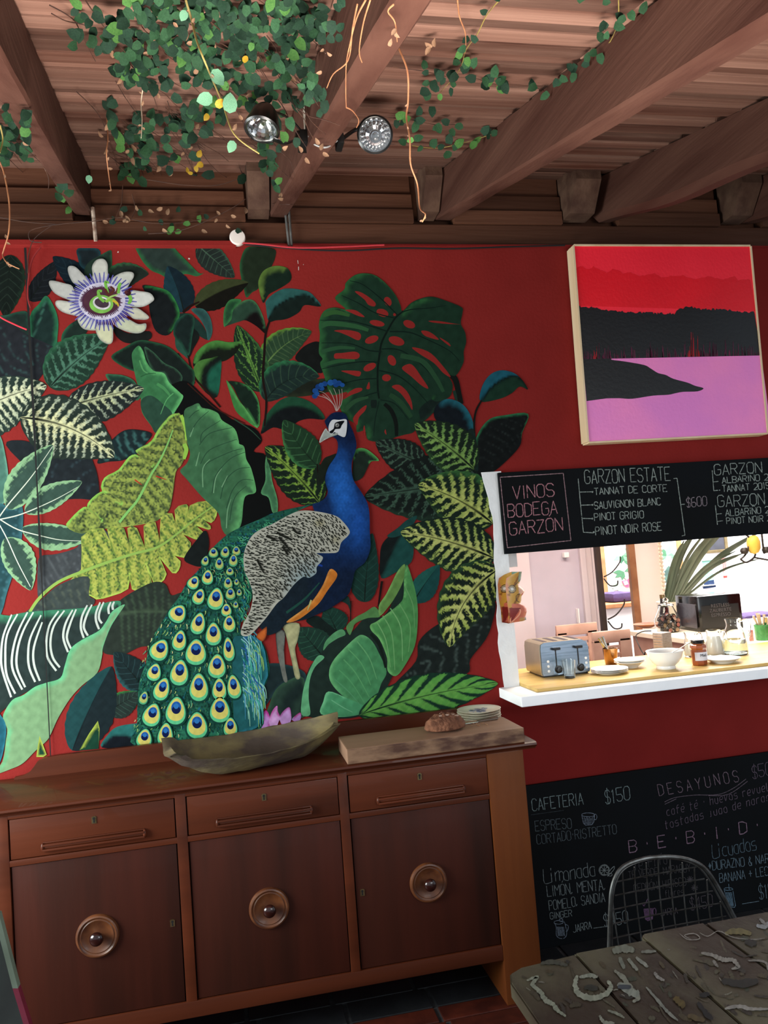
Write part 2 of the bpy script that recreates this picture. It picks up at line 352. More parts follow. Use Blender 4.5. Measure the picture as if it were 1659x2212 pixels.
for (x0, x1), kx, key in (((-.786, -.242), -.520, -.270), ((-.197, .343), .067, None), ((.385, .921), .659, .408)):
    d = S(B().box(x0, x1, YF+.006, YF+.1, .124, .662, .002), 'door', W_sidez)
    Mx = Matrix.Translation((kx, YF+.006, .393)) @ Matrix.Rotation(math.pi/2, 4, 'X')
    sub(B().lathe([(.072, -.001), (.072, .006), (.069, .012), (.064, .014), (.060, .010), (.057, .009), (.054, .011), (.050, .009), (.044, .006), (.030, .003), (.018, .0025), (0, .0025)], 48, Mx).build('rosette', W_ring, None, True), d)
    sub(B().lathe([(.012, .002), (.010, .010), (.014, .017), (.0215, .024), (.0235, .031), (.021, .038), (.013, .043), (0, .045)], 32, Mx).build('knob', M_knob, None, True), d)
    if key is not None: keyhole(key, .394, YF+.005, d)
# ------------------------------------------------------------ things on the sideboard
# cutting board
W_cut = wood('pale_end_grain_board', 'b08a70', '8c6a54', 'x', .6, 0, .15, 4)
W_cutf = mat('board_edge_grain', 'a07a5c', .65, c2='5c3826', scale=12, stretch=(.8, 1, 2.2), bump=.2, detail=8, contrast=(.4, .62))
cb = B().box(.385, 1.08, 2.935, 3.172, .8645, .920, .004).build('cutting_board', W_cut); cb.data.materials.append(W_cutf)
for p in cb.data.polygons:
    if p.normal.y < -.6: p.material_index = 1
tag(origin(cb, (.73, 3.05, .8645)), 'thick pale wooden chopping board with dark grain streaks on sideboard', 'chopping board')
# loaf
br = B(); n = 40; m_ = 26; vs = []; fs = []; r3 = random.Random(4)
for j in range(m_+1):
    ph = math.pi*j/m_
    for i in range(n):
        a = 2*math.pi*i/n; zz = math.cos(ph); s_ = math.sin(ph)
        x = .083*s_*math.cos(a); y = .055*s_*math.sin(a); z = (.052*zz if zz > 0 else .012*zz)
        rg = .004*math.sin(a*7+ph*5)+.003*math.sin(a*3+ph*11)+r3.uniform(-.0015, .0015)
        if zz > .55: z += -.006*abs(math.sin(x*130+1))+.004
        vs.append((x*(1+rg*6), y*(1+rg*6), z*(1+rg*8)+.012+(.004 if zz > 0 else 0)))
for j in range(m_):
    for i in range(n): k = (i+1) % n; fs.append((j*n+i, (j+1)*n+i, (j+1)*n+k, j*n+k))
br.add(vs, fs, Matrix.Translation((.797, 3.05, .9205)) @ Matrix.Rotation(.06, 4, 'Z'))
lf = br.build('bread_loaf', mat('brown_bread_crust', 'a0684a', .85, c2='6e4028', scale=45, bump=1, bscale=90), None, True); tag(lf, 'small round brown loaf of bread on the chopping board', 'bread')
fl_ = B()
for i, (x, y, z) in enumerate([(-.02, -.012, .062), (.005, -.018, .064), (.025, -.008, .062), (-.004, .006, .066), (.04, -.012, .056)]):
    fl_.ball((.797+x, 3.05+y, .9185+z), .011, 6, (1.5, .8, .4))
sub(fl_.build('flour_dusting', mat('flour_dusted_crust', '9a7a68', .95, c2='c4aa98', scale=80, bump=.5), None, True), lf)
# table knife beyond the loaf
kn = empty('table_knife', tuple(PZ(1050, 1557, .922))); kn.rotation_euler = (0, 0, .10); tag(kn, 'steel table knife lying on the chopping board beside the bread', 'knife')
B().tube([(-.04, 0, .003), (-.02, 0, .004), (.03, 0, .0045), (.052, 0, .005)], .0045, 10, r2=.0075, flat=.75).build('handle', M_steel, kn, True)
B().box(-.17, -.038, -.008, .007, 0, .0018, .0006).build('blade', M_steel, kn)
cr_ = B()
for i in range(9): cr_.ball((PZ(1020+i*4+r3.uniform(-2, 2), 1563+r3.uniform(-3, 5), .922)), .0022, 3)
tag(cr_.build('bread_crumbs', mat('crumb', 'c49a72', .9, c2='a87c54', scale=60)), 'pale bread crumbs scattered beside the loaf', 'crumbs', kind='stuff')
# plates
def plate_prof(r, h): return [(0, 0), (r*.55, 0), (r*.58, h*.25), (r*.75, h*.45), (r, h*.95), (r*1.005, h), (r*.985, h*1.02), (r*.74, h*.62), (r*.62, h*.4), (r*.3, h*.34), (0, h*.34)]
M_plate2 = mat('cream_glazed_china', 'e6e2d2', .2, c2='dcd8c6', scale=5)
M_blue = mat('blue_grey_transfer_print', '56607a', .3, c2='8a92a4', scale=60, contrast=(.45, .55))
for i in range(8):
    o = B().lathe(plate_prof(.093, .012), 48).build('plate', M_plate2, None, True); o.location = (1.008+.0012*math.sin(i*2), 3.272+.001*math.cos(i*3), .8645+i*.0098); o.rotation_euler = (0, 0, i)
    tag(o, ['lowest cream plate of the stack behind the bread', 'second cream plate from the bottom of the stack by the bread', 'third cream plate from the bottom of the stack by the bread', 'fourth cream plate from the bottom of the stack by the bread', 'fourth cream plate from the top of the stack by the bread', 'third cream plate from the top of the stack by the bread', 'cream plate just under the topmost of the stack by the bread', 'topmost patterned plate of the stack behind the bread'][i], 'plate', 'cream plates stacked on the sideboard')
    if i == 7:
        p_ = B(); r4 = random.Random(5)
        for k in range(26):
            a = r4.uniform(0, 6.28); rr_ = r4.uniform(.0, .05); cx_, cy_ = rr_*math.cos(a), rr_*math.sin(a)*.9; s_ = r4.uniform(.004, .013)
            p_.prism([(cx_+s_*math.cos(t)*r4.uniform(.7, 1.4), cy_+s_*math.sin(t)*r4.uniform(.5, 1.1)) for t in np.linspace(0, 5.6, 9)], .0042+k*2e-5, .0052+k*2e-5, 'z')
        p_.build('printed_pattern', M_blue, o)
# dough trough
tr = B(); L_ = .375; n = 36; rings = []
A_ = Vector((-.262, 2.99, 0)); B_ = Vector((.402, 3.235, 0)); ax = (B_-A_).normalized(); pr_ = Vector((-ax.y, ax.x, 0)); LL = (B_-A_).length
def trough(u, off):
    """u 0..1 along; returns half width, rim height, bottom"""
    w_ = .150*math.sin(math.pi*min(max(u*.90+.06, 0), 1))**.62; return w_*(1-.75*u**7)-off
vs = []; fs = []; NU = 30; prof_o = [(-1, 1), (-.90, .80), (-.76, .45), (-.58, .12), (-.3, 0), (.3, 0), (.6, .12), (.8, .45), (.93, .8), (1, 1)]; prof_i = [(.94, 1.0), (.86, .78), (.70, .45), (.5, .18), (.25, .10), (-.25, .10), (-.5, .18), (-.70, .45), (-.86, .78), (-.94, 1.0)]
for i in range(NU+1):
    u = i/NU; w_ = trough(u, 0); hz = .078+.028*(2*u-1)**2+.012*(1 if u < .05 else 0)
    zb = .105*max(0, abs(2*u-1)-.45)**1.2*1.6*(hz/.1)
    for k, (a, h) in enumerate(prof_o+prof_i):
        e_ = 0
        if k >= 10: e_ = .10
        hq = hz*(1.08+.22*a); zz = zb*(1-h)+hq*h if k < 10 else (zb+.010)*(1-h)+hq*h
        q = A_+ax*(u*LL*(1 if k < 10 else 1))+pr_*(w_*a)
        if k >= 10: q = A_+ax*((.04+.92*u)*LL)+pr_*(w_*a)
        j = .0016*math.sin(u*37+k)+.0012*math.sin(u*61+k*2)
        vs.append((q.x+j, q.y-j, TOPZ+.002+max(0, zz+j)))
M2 = 20
for i in range(NU):
    for k in range(M2): l = (k+1) % M2; fs.append((i*M2+k, i*M2+l, (i+1)*M2+l, (i+1)*M2+k))
for base in (0, NU*M2):
    for k in range(9):
        a = base+k; b_ = base+k+1; c_ = base+(19-k-1); d_ = base+(19-k); fs.append((a, b_, c_, d_) if base == 0 else (d_, c_, b_, a))
tr.add(vs, fs)
M_tr = mat('weathered_carved_wood', '948558', .7, c2='5c4e44', scale=9, stretch=(.6, 1, 1.4), bump=.35, bscale=30, detail=8, contrast=(.38, .62))
tag(origin(tr.build('dough_trough', M_tr, None, True), (.07, 3.1, TOPZ)), 'long carved rustic wooden dough bowl standing on the sideboard', 'bowl')

# ------------------------------------------------------------ abstract landscape canvas
M_fr = wood('pale_pine_frame', 'dcc6a4', 'c8ac84', 'z', .6, 0, .1, 6)
cY = 3.33
def CP(x, y): return PY(x, y, cY)
tl, tr_, bl = CP(1241, 531), CP(1621, 532), CP(1273, 954)
br_ = Vector((tr_.x+(bl.x-tl.x), cY, bl.z+(tr_.z-tl.z)))
cv = empty('canvas_painting', (tl+br_)/2); tag(cv, 'square landscape canvas of black forest, red sky and pink water in thin frame', 'painting')
def quad_panel(a, b_, c_, d_, y0, y1, name, m, parent):
    v = [(p.x, y0, p.z) for p in (a, b_, c_, d_)]+[(p.x, y1, p.z) for p in (a, b_, c_, d_)]
    o = B().add(v, [(0, 1, 2, 3), (7, 6, 5, 4), (0, 4, 5, 1), (1, 5, 6, 2), (2, 6, 7, 3), (3, 7, 4, 0)]).build(name, m, None); return sub(o, parent)
CVC = {'e01c30': (.95, .018, .04), 'd6182c': (.90, .014, .034), 'c4081c': (.80, .003, .014), 'b4061a': (.68, .002, .012), 'b4628f': (.86, .23, .52), 'a85a92': (.72, .20, .55)}
def paint_mat(h, c2=None, r=.45):
    h0 = h; h = CVC.get(h, h); c2 = CVC.get(c2, c2); return mat('canvas_paint_'+h0, h, r, c2=c2, scale=3, bump=.1, bscale=60)
quad_panel(tl, tr_, br_, bl, cY+.006, WY-.002, 'canvas', paint_mat('e01c30', 'd6182c'), cv)
fwd = .008
for a, b_ in ((tl, tr_), (tr_, br_), (br_, bl), (bl, tl)):
    d_ = (b_-a).normalized(); nn = Vector((-d_.z, 0, d_.x)); 
    if nn.dot(((tl+br_)/2)-a) > 0: nn = -nn
    a2 = a-d_*.001+nn*0; b2 = b_+d_*.001
    quad_panel(a2, b2, b2+nn*fwd, a2+nn*fwd, cY, WY-.003, 'frame_bar', M_fr, cv)
cs = 3.614; cpx = lambda x, y: (1200+x/cs, 500+y/cs)
def CL(pts, name, m, lay_):
    v = [PY(*cpx(*p), cY+.0055-lay_*.0004) for p in pts]
    t = geometry.tessellate_polygon([v]); return sub(mesh(name, v, [tuple(x) for x in t], m), cv)
xr = lambda y: 1517+(y-115)*.1175
def ragged(x0, x1, ys, st, amp, seed):
    r = random.Random(seed); out = []; x = x0
    while x < x1: out.append((x, float(np.interp(x, [p[0] for p in ys], [p[1] for p in ys]))+r.uniform(-amp, amp))); x += st*r.uniform(.5, 1.4)
    return out
t1 = ragged(150, 1534, [(150, 290), (200, 268), (260, 300), (300, 270), (330, 295), (400, 322), (450, 292), (490, 300), (530, 330), (580, 318), (660, 350), (770, 325), (820, 355), (1000, 345), (1090, 375), (1200, 352), (1300, 378), (1400, 350), (1420, 380), (1534, 370)], 16, 5, 1)
CL(t1+[(1562, 620), (175, 580)], 'painted_dark_hills', paint_mat('c4081c', 'b4061a'), 1)
t2 = ragged(176, 1566, [(176, 585), (260, 590), (330, 600), (400, 612), (500, 622), (640, 632), (780, 640), (930, 640), (980, 600), (1040, 585), (1100, 602), (1300, 612), (1560, 632)], 11, 10, 2)
CL(t2+[(1606, 968), (210, 998)], 'painted_forest', paint_mat('0b0d10', '101317'), 2)
CL([(205, 998), (1606, 966), (xr(1580)-2, 1578), (262, 1640)], 'painted_water', paint_mat('b4628f', 'a85a92'), 2)
CL(crom([(213, 995), (420, 992), (440, 1002), (540, 1015), (690, 1042), (740, 1068), (800, 1105), (860, 1120), (920, 1150), (1030, 1180), (1090, 1205), (1155, 1224), (1110, 1248), (1000, 1252), (940, 1262), (880, 1275), (760, 1282), (600, 1306), (500, 1302), (400, 1303)], 4)+[(243, 1324)], 'painted_shore', paint_mat('090a0d', '0d0f12'), 3)
stv = []; stf = []; r5 = random.Random(8); stc = []
for k in range(170):
    x = r5.uniform(225, 1590); yb = 996-(x-225)*.022; hgt = r5.choice([30, 45, 60, 90, 120])*r5.uniform(.5, 1.1)*(1.5 if 290 < x < 330 or 1040 < x < 1130 else 1); wd = r5.uniform(1, 4)
    if 700 > x > 540 and r5.random() < .6: continue
    n0 = len(stv)
    for p in ((x-wd, yb), (x+wd, yb), (x+wd*.4-3, yb-hgt), (x-wd*.4-3, yb-hgt)): stv.append(PY(*cpx(*p), cY+.0055-.0016))
    stf.append((n0, n0+1, n0+2, n0+3)); c_ = lin('c02834') if (290 < x < 330 or 1030 < x < 1130) else lin('6e2a48'); stc += [c_*r5.uniform(.4, 1)]*4
M_attr = attr_mat('painted_pigment'); tag(sub(mesh('painted_trunk_gaps', stv, stf, M_attr, cols=np.array(stc)), cv), kind='stuff')

# ------------------------------------------------------------ blackboards with chalk lettering
M_bb = mat('chalkboard_paint', '0b0f12', .7, c2='0f151b', scale=3, bump=.05, spec=.12)
ub = empty('menu_chalkboard', (2.0, 3.35, 1.78)); tag(ub, 'long black chalkboard wine menu hung across the top of the serving hatch', 'chalkboard')
UY = 3.365
ua, ubm = PY(1075.5, 1021, UY), PY(1092, 1197, UY)
sub(B().box(ua.x+.002, 3.45, UY, UY+.018, PY(1092, 1197, UY).z, ua.z, .002).build('board', M_bb), ub)
lb = empty('floor_chalkboard', (1.9, 3.33, FLOOR)); tag(lb, 'large black chalkboard drinks menu leaning against the wall behind the wire chair', 'chalkboard')
LT = np.array([1.23, 3.372, .569]); LN = np.array([0, -1, .105]); LN /= np.linalg.norm(LN)
lean = math.atan(.105)
zt = .5665; Lh = (zt-(FLOOR+.0))/math.cos(lean)
o = B().box(1.10, 2.9, 0, .016, -Lh, 0, .002).build('board', M_bb); o.location = (0, 3.372, zt); o.rotation_euler = (lean*-1, 0, 0)
sub(o, lb)
GL = dict(A='002640 1232', B='00063645443303 3342413000', C='4536160501103041', D='00062645412000', E='46060040 0333', F='460600 0333', G='45361605011030414323', H='0006 4046 0343', I='2026', J='4641301001', K='0006 460340', L='060040', M='0006234640', N='00064046', O='160501103041453616', P='00063645443303', R='00063645443303 2340', S='453616050413334241301001', T='0646 2620', U='060110304146', V='062046', Y='062346 2320', Z='06460040',
 a='341403011030 3430', c='341403011030', d='341403011030 3630', e='023234140301103 0'.replace(' ', ''), f='36261510 0434', g='341403011030 34302000', h='0600 0314243430', i='1410 1516', j='2420100', l='161020', m='0004 03142420 23344340', n='0400 0314243430', o='1403011030332414', r='0400 031434', s='34140312323000', t='161020 0434', u='0401103034 3430', v='041034', q='341403011030', b='0600 0314243010', k='0600', y='0410 3400', M_='')
GL['j'] = '242010'; GL['X'] = '0046 0640'
GL.update({'0': '160501103041453616', '1': '152620', '2': '05163645430040', '4': '36024 2 3630'.replace('024 2', '0242'), '5': '460603334241301001', '6': '36160501103041423303', '$': '453616050413334241301001 2720', '&': '4014152635240201103042', '+': '2125 0343', '*': '2125 0343 1234 1432', ',': '2110', '.': '2021', ':': '2324', '-': '0343', "'": '2625'})
def chalk(strokes, name, color, wpx, plane, parent, seed=1, dbl=True):
    """strokes: px polylines -> thin broken chalk strips on a board plane"""
    r = random.Random(seed); V = []; F = []; C_ = []
    base = lin(color)*.62
    for si_, s in enumerate(strokes):
        for rep in range(2 if dbl else 1):
            P = [np.array(p, float)+np.array([r.uniform(-.35, .35), r.uniform(-.35, .35)])*rep for p in s]
            Q = []
            for a, b_ in zip(P[:-1], P[1:]):
                L = np.hypot(*(b_-a)); n = max(1, int(L/2.2))
                for k in range(n): Q.append(a+(b_-a)*k/n)
            Q.append(P[-1])
            if len(Q) < 2: continue
            i0 = len(V)
            for i, q in enumerate(Q):
                t = Q[min(i+1, len(Q)-1)]-Q[max(i-1, 0)]; t = t/(np.hypot(*t)+1e-6); nn = np.array([-t[1], t[0]])
                w_ = wpx*r.uniform(.30, .62)*(.8 if rep else 1)
                cc = base*r.uniform(.55, 1.1)
                for sg in (-1, 1): V.append(plane(*(q+nn*sg*w_), rep+si_*.02)); C_.append(cc)
                if i and not (r.random() < .06): k = i0+2*i; F.append((k-2, k-1, k+1, k))
    return tag(sub(mesh(name, V, F, M_attr, cols=np.array(C_)), parent), kind='stuff')
def word(s, x0, y0, x1, y1, h, lean=.075, gap=.28, jit=1., sq=None):
    """single-line lettering from px (x0,y0) to (x1,y1) along the baseline"""
    adv = []; x = 0
    for ch in s:
        acc = ch in 'ÓÍÑéÉí'; base = {'Ó': 'O', 'Í': 'I', 'Ñ': 'N', 'é': 'e', 'í': 'i', 'É': 'E'}.get(ch, ch)
        wd = {'I': .35, ' ': .6, '.': .4, ',': .35, ':': .5, '1': .55, 'i': .45, 'l': .5, 'M': 1.15, 'm': 1.1, "'": .3}.get(base, 1.0 if base.isupper() or base.isdigit() else .85); adv.append((x, wd, base, ch)); x += wd+gap
    tot = x-gap; out = []; r = random.Random(len(s)*7+int(x0)); d = np.array([x1-x0, y1-y0], float)
    up = np.array([-lean, -1.])*h; sc = 1/tot
    for x, wd, base, ch in adv:
        if base == ' ': continue
        dy = r.uniform(-.04, .04)*jit
        gl = GL.get(base, '').split()
        ctr = base in "I.,:1'il"
        def T(px, py): 
            u = (px/4*(wd if not ctr else 1)+(-.5+wd/2 if ctr else 0)+x)*sc; return np.array([x0, y0])+d*u+up*(py/6+dy)
        for g_ in gl:
            out.append([T(int(g_[i]), int(g_[i+1])) for i in range(0, len(g_)-1, 2)])
        if ch in 'ÓÍéíÉ': out.append([T(2, 7 if ch in 'ÓÍÉ' else 5.5), T(3, 8 if ch in 'ÓÍÉ' else 6.3)])
        if ch == 'Ñ': out.append([T(0.5, 7), T(1.5, 7.7), T(2.5, 7), T(3.5, 7.7)])
    return out
def smooth_s(st): return [crom(s, 4) if len(s) > 2 else s for s in st]
up_plane = lambda x, y, l=0: PY(x, y, UY-.0005-l*.0003)
k6 = 2.68; u6 = lambda x, y: (1040+x/k6, 960+y/k6)
def uw(s, x0, y0, x1, y1, h, **k): return word(s, *u6(x0, y0), *u6(x1, y1), h/k6, **k)
pink = uw('VINOS', 185, 318, 422, 300, 75)+uw('BODEGA', 155, 425, 440, 400, 75)+uw('GARZÓN', 165, 528, 472, 498, 75)
chalk(pink, 'chalk_writing', 'c88a94', 2.0, up_plane, ub, 1)
fr = [[u6(108, 190), u6(474, 167), u6(518, 556), u6(150, 598), u6(108, 190)]]
chalk(fr, 'chalk_border', 'b08c92', 1.8, up_plane, ub, 2)
wh = uw('GARZON ESTATE', 600, 228, 1095, 208, 78)+uw('TANNAT DE CORTE', 655, 292, 1075, 272, 40)+uw('SAUVIGNON BLANC', 655, 374, 1038, 350, 42)+uw('PINOT GRIGIO', 655, 442, 940, 425, 42)+uw('PINOT NOIR ROSE', 662, 526, 1044, 498, 48)
wh += [[u6(560, 198), u6(572, 330), u6(590, 508), u6(648, 512)], [u6(568, 276), u6(640, 274)], [u6(576, 352), u6(640, 350)], [u6(582, 428), u6(640, 430)], [u6(1112, 198), u6(1132, 196), u6(1155, 360), u6(1178, 526), u6(1160, 530)], [u6(1154, 348), u6(1178, 346)]]
for p in ((642, 275), (642, 350), (642, 430), (650, 508)): 
    c0 = u6(*p); wh.append([(c0[0]+1.3*math.cos(t), c0[1]+1.3*math.sin(t)) for t in np.linspace(0, 6.3, 8)])
wh += uw('GARZON RESERVA', 1350, 180, 1990, 140, 62)+uw('ALBARIÑO 2018', 1394, 225, 1740, 200, 36)+uw('TANNAT 2015', 1396, 276, 1670, 256, 38)+uw('GARZON SINGLE', 1370, 364, 1930, 330, 66)+uw('ALBARIÑO 2018', 1414, 416, 1740, 390, 38)+uw('PINOT NOIR 2016', 1420, 462, 1740, 440, 36)
wh += [[u6(1336, 150), u6(1345, 268), u6(1382, 264)], [u6(1340, 218), u6(1372, 214)], [u6(1354, 352), u6(1366, 466)], [u6(1358, 404), u6(1392, 400)], [u6(1364, 446), u6(1398, 442)]]
chalk(wh, 'chalk_writing', 'a9b5ae', 1.7, up_plane, ub, 3)
chalk(uw('$600', 1190, 365, 1306, 352, 54), 'chalk_price', '9c8e96', 1.7, up_plane, ub, 4)
# lower board
lo_plane = lambda x, y, l=0: PP(x, y, LT+LN*(.0012+.0004*l), LN)
k7 = 3.022; u7 = lambda x, y: (1110+x/k7, 1600+y/k7)
def lw(s, x0, y0, x1, y1, h, **k): return word(s, *u7(x0, y0), *u7(x1, y1), h/k7, lean=k.pop('lean', .10), **k)
def LC(st, c, w_=1.5, sd=1, nm='chalk_writing'): chalk([[p for p in s] for s in st], nm, c, w_, lo_plane, lb, sd)
LC(lw('CAFETERIA', 122, 460, 455, 415, 78)+lw('$150', 600, 415, 760, 385, 88), '8fa3a4', 1.5, 11)
LC(lw('ESPRESO', 142, 592, 378, 570, 66)+lw('CORTADO:RISTRETTO', 152, 678, 672, 608, 62), '5c686e', 1.4, 12)
LC([[u7(112, 484), u7(325, 455)]], '3c464c', 1.0, 13)
LC(smooth_s(lw('Limonada', 200, 930, 540, 880, 90, jit=.5, gap=.05)), '8c989a', 1.4, 14)
LC(lw('LIMÓN, MENTA,', 220, 1020, 600, 972, 70)+lw('POMELO, SANDÍA', 232, 1108, 596, 1050, 62)+lw('GINGER', 238, 1166, 380, 1146, 42)+lw('JARRA', 388, 1254, 508, 1226, 48)+[[u7(520, 1224), u7(592, 1214)]]+lw('$450', 592, 1216, 748, 1188, 80), '8a9698', 1.4, 15)
LC(lw('DESAYUNOS', 950, 362, 1470, 265, 72, lean=.2, gap=.9), '84707e', 1.6, 16)
LC(smooth_s([[u7(985, 400), u7(1050, 372), u7(1180, 355), u7(1330, 352), u7(1430, 312), u7(1515, 250)], [u7(985, 415), u7(1060, 380)], [u7(1270, 358), u7(1400, 350), u7(1525, 265)]]), '7c6c7a', 1.3, 17)
LC(smooth_s(lw('café té : huevos revueltos', 1000, 490, 1760, 300, 52, jit=.6)+lw('tostadas jugo de naranja', 990, 575, 1740, 370, 52, jit=.6))+lw('$500', 1560, 250, 1730, 215, 84), '6e5f70', 1.3, 18)
LC(lw('B:E:B:I:D:A:S', 755, 732, 1900, 545, 78, gap=1.15), '9a7c92', 2.0, 19)
LC(smooth_s(lw('Licuados', 1300, 765, 1590, 710, 86, jit=.5, gap=.05)), '5f7684', 1.4, 20)
LC(lw('*DURAZNO & NARANJA', 1272, 850, 1790, 780, 58)+lw('BANANA + LECHE', 1345, 928, 1720, 868, 58)+lw('$150', 1605, 1040, 1740, 1015, 90)+[[u7(1490, 1066), u7(1600, 1048)]], '6c8290', 1.4, 21)
LC(smooth_s(lw('Té Frío', 780, 850, 1005, 800, 70, jit=.6))+lw('TÉ VERDE, MARACUYÁ', 750, 905, 1180, 850, 52)+lw('CEDRÓN, HIBISCO', 785, 990, 1125, 945, 52)+smooth_s(lw('flores', 990, 1020, 1110, 1005, 44)), '4c4a4e', 1.2, 22)
LC(lw('JARRA', 960, 1146, 1070, 1130, 42)+lw('$450', 1155, 1108, 1300, 1080, 80), '5a525a', 1.3, 23)
def ell(cx, cy, rx, ry, n=18, a0=0, a1=6.29): return [u7(cx+rx*math.cos(t), cy+ry*math.sin(t)) for t in np.linspace(a0, a1, n)]
cup = [ell(485, 484, 42, 13), [u7(443, 487), u7(455, 540), u7(468, 552), u7(510, 548), u7(522, 530), u7(527, 487)], ell(532, 498, 10, 18)]+[[u7(458+i*9, 500+i % 2*6), u7(464+i*8, 545)] for i in range(7)]
LC(cup, '8794a6', 1.2, 24, 'chalk_cup')
lem = [ell(590, 845, 34, 36), ell(590, 845, 28, 30)]+[[u7(590, 845), u7(590+28*math.cos(t), 845+30*math.sin(t))] for t in np.linspace(0, 5.5, 8)]+[smooth_s([[u7(612, 885), u7(650, 845), u7(655, 820), u7(625, 850), u7(612, 885)]])[0], ell(628, 875, 14, 9)]
LC(lem, '98a2a2', 1.2, 25, 'chalk_lemon')
jar = [ell(292, 1186, 30, 12), smooth_s([[u7(262, 1188), u7(276, 1215), u7(278, 1270), u7(300, 1290), u7(330, 1288), u7(345, 1260), u7(336, 1200), u7(325, 1178)]])[0], smooth_s([[u7(338, 1200), u7(355, 1210), u7(350, 1240), u7(340, 1246)]])[0], ell(308, 1172, 12, 10)]+[[u7(282+i*7, 1215), u7(290+i*7, 1275)] for i in range(7)]
LC(jar, '8e9cae', 1.2, 26, 'chalk_jug')
gls = [ell(1400, 968, 28, 9), [u7(1372, 970), u7(1406, 1085), u7(1440, 1088), u7(1446, 1075), u7(1428, 968)], [u7(1402, 935), u7(1406, 975)]]+[[u7(1386+i*7, 990), u7(1408+i*5, 1080)] for i in range(6)]
LC(gls, '6f8da2', 1.2, 27, 'chalk_glass')
pj = [[u7(848, 1100), u7(858, 1165), u7(875, 1175), u7(905, 1165), u7(908, 1095), u7(848, 1100)], ell(918, 1115, 10, 22), [u7(835, 1060), u7(850, 1080), u7(870, 1040), u7(880, 1020)]]+[[u7(855+i*6, 1100), u7(862+i*5, 1168)] for i in range(9)]
LC(pj, '7d5a80', 1.4, 28, 'chalk_jug')
for cx, cy in ((1150, 905), (1180, 960)): LC([[u7(cx+22*math.cos(t), cy+22*math.sin(t)), u7(cx-22*math.cos(t), cy-22*math.sin(t))] for t in np.linspace(0, 2.6, 5)], '4e4a50', 1.6, 30, 'chalk_flower')

# ------------------------------------------------------------ painted plank table
TZ = .65
tb = empty('painted_table', (1.2, 1.35, FLOOR)); tag(tb, 'weathered grey plank table with white paint smears and hand prints', 'table')
M_tb = mat('paint_stained_plank', '7a745c', .7, c2='4c3c30', scale=5, stretch=(1, .6, 1), bump=.25, bscale=40, rand=.15, detail=10, contrast=(.38, .62), spec=.2)
xs_ = [.553, .739, .922, 1.098, 1.275, 1.45, 1.62, 1.80]; r6 = random.Random(2)
for i in range(7):
    yf = [1.797, 1.803, 1.832, 1.828, 1.83, 1.82, 1.825][i]
    bm_ = bmesh.new(); x0, x1 = xs_[i]+.0012, xs_[i+1]-.0012
    if i == 0: pts = [(x0, .8), (x1, .8), (x1, yf), (x0+.045, yf-.012), (x0+.012, yf-.03), (x0, yf-.065)]
    elif i == 2: pts = [(x0, .8), (x1, .8), (x1, yf), (x0+.01, yf), (x0, yf-.012)]
    else: pts = [(x0, .8), (x1, .8), (x1, yf), (x0, yf)]
    v = [bm_.verts.new((a, b_, TZ)) for a, b_ in pts]; f = bm_.faces.new(v); ex = bmesh.ops.extrude_face_region(bm_, geom=[f]); 
    for q in ex['geom']:
        if isinstance(q, bmesh.types.BMVert): q.co.z = TZ-.032
    bmesh.ops.recalc_face_normals(bm_, faces=bm_.faces); bmesh.ops.bevel(bm_, geom=[e for e in bm_.edges if min(e.verts[0].co.z, e.verts[1].co.z) > TZ-.001], offset=.0035, segments=2, affect='EDGES')
    me = bpy.data.meshes.new('plank'); bm_.to_mesh(me); bm_.free(); me.materials.append(M_tb); o = bpy.data.objects.new('plank', me); link(o); sub(o, tb)
W_dk = mat('dark_purple_painted_wood', '2c1c26', .6, c2='1c1218', scale=12, bump=.2)
sub(B().box(.60, 1.76, .84, 1.77, TZ-.09, TZ-.033, .004).build('apron', W_dk), tb)
for x, y in ((.62, .86), (.62, 1.70), (1.70, .86), (1.70, 1.70)): sub(B().box(x, x+.06, y, y+.06, FLOOR, TZ-.09, .004).build('leg', W_dk), tb)
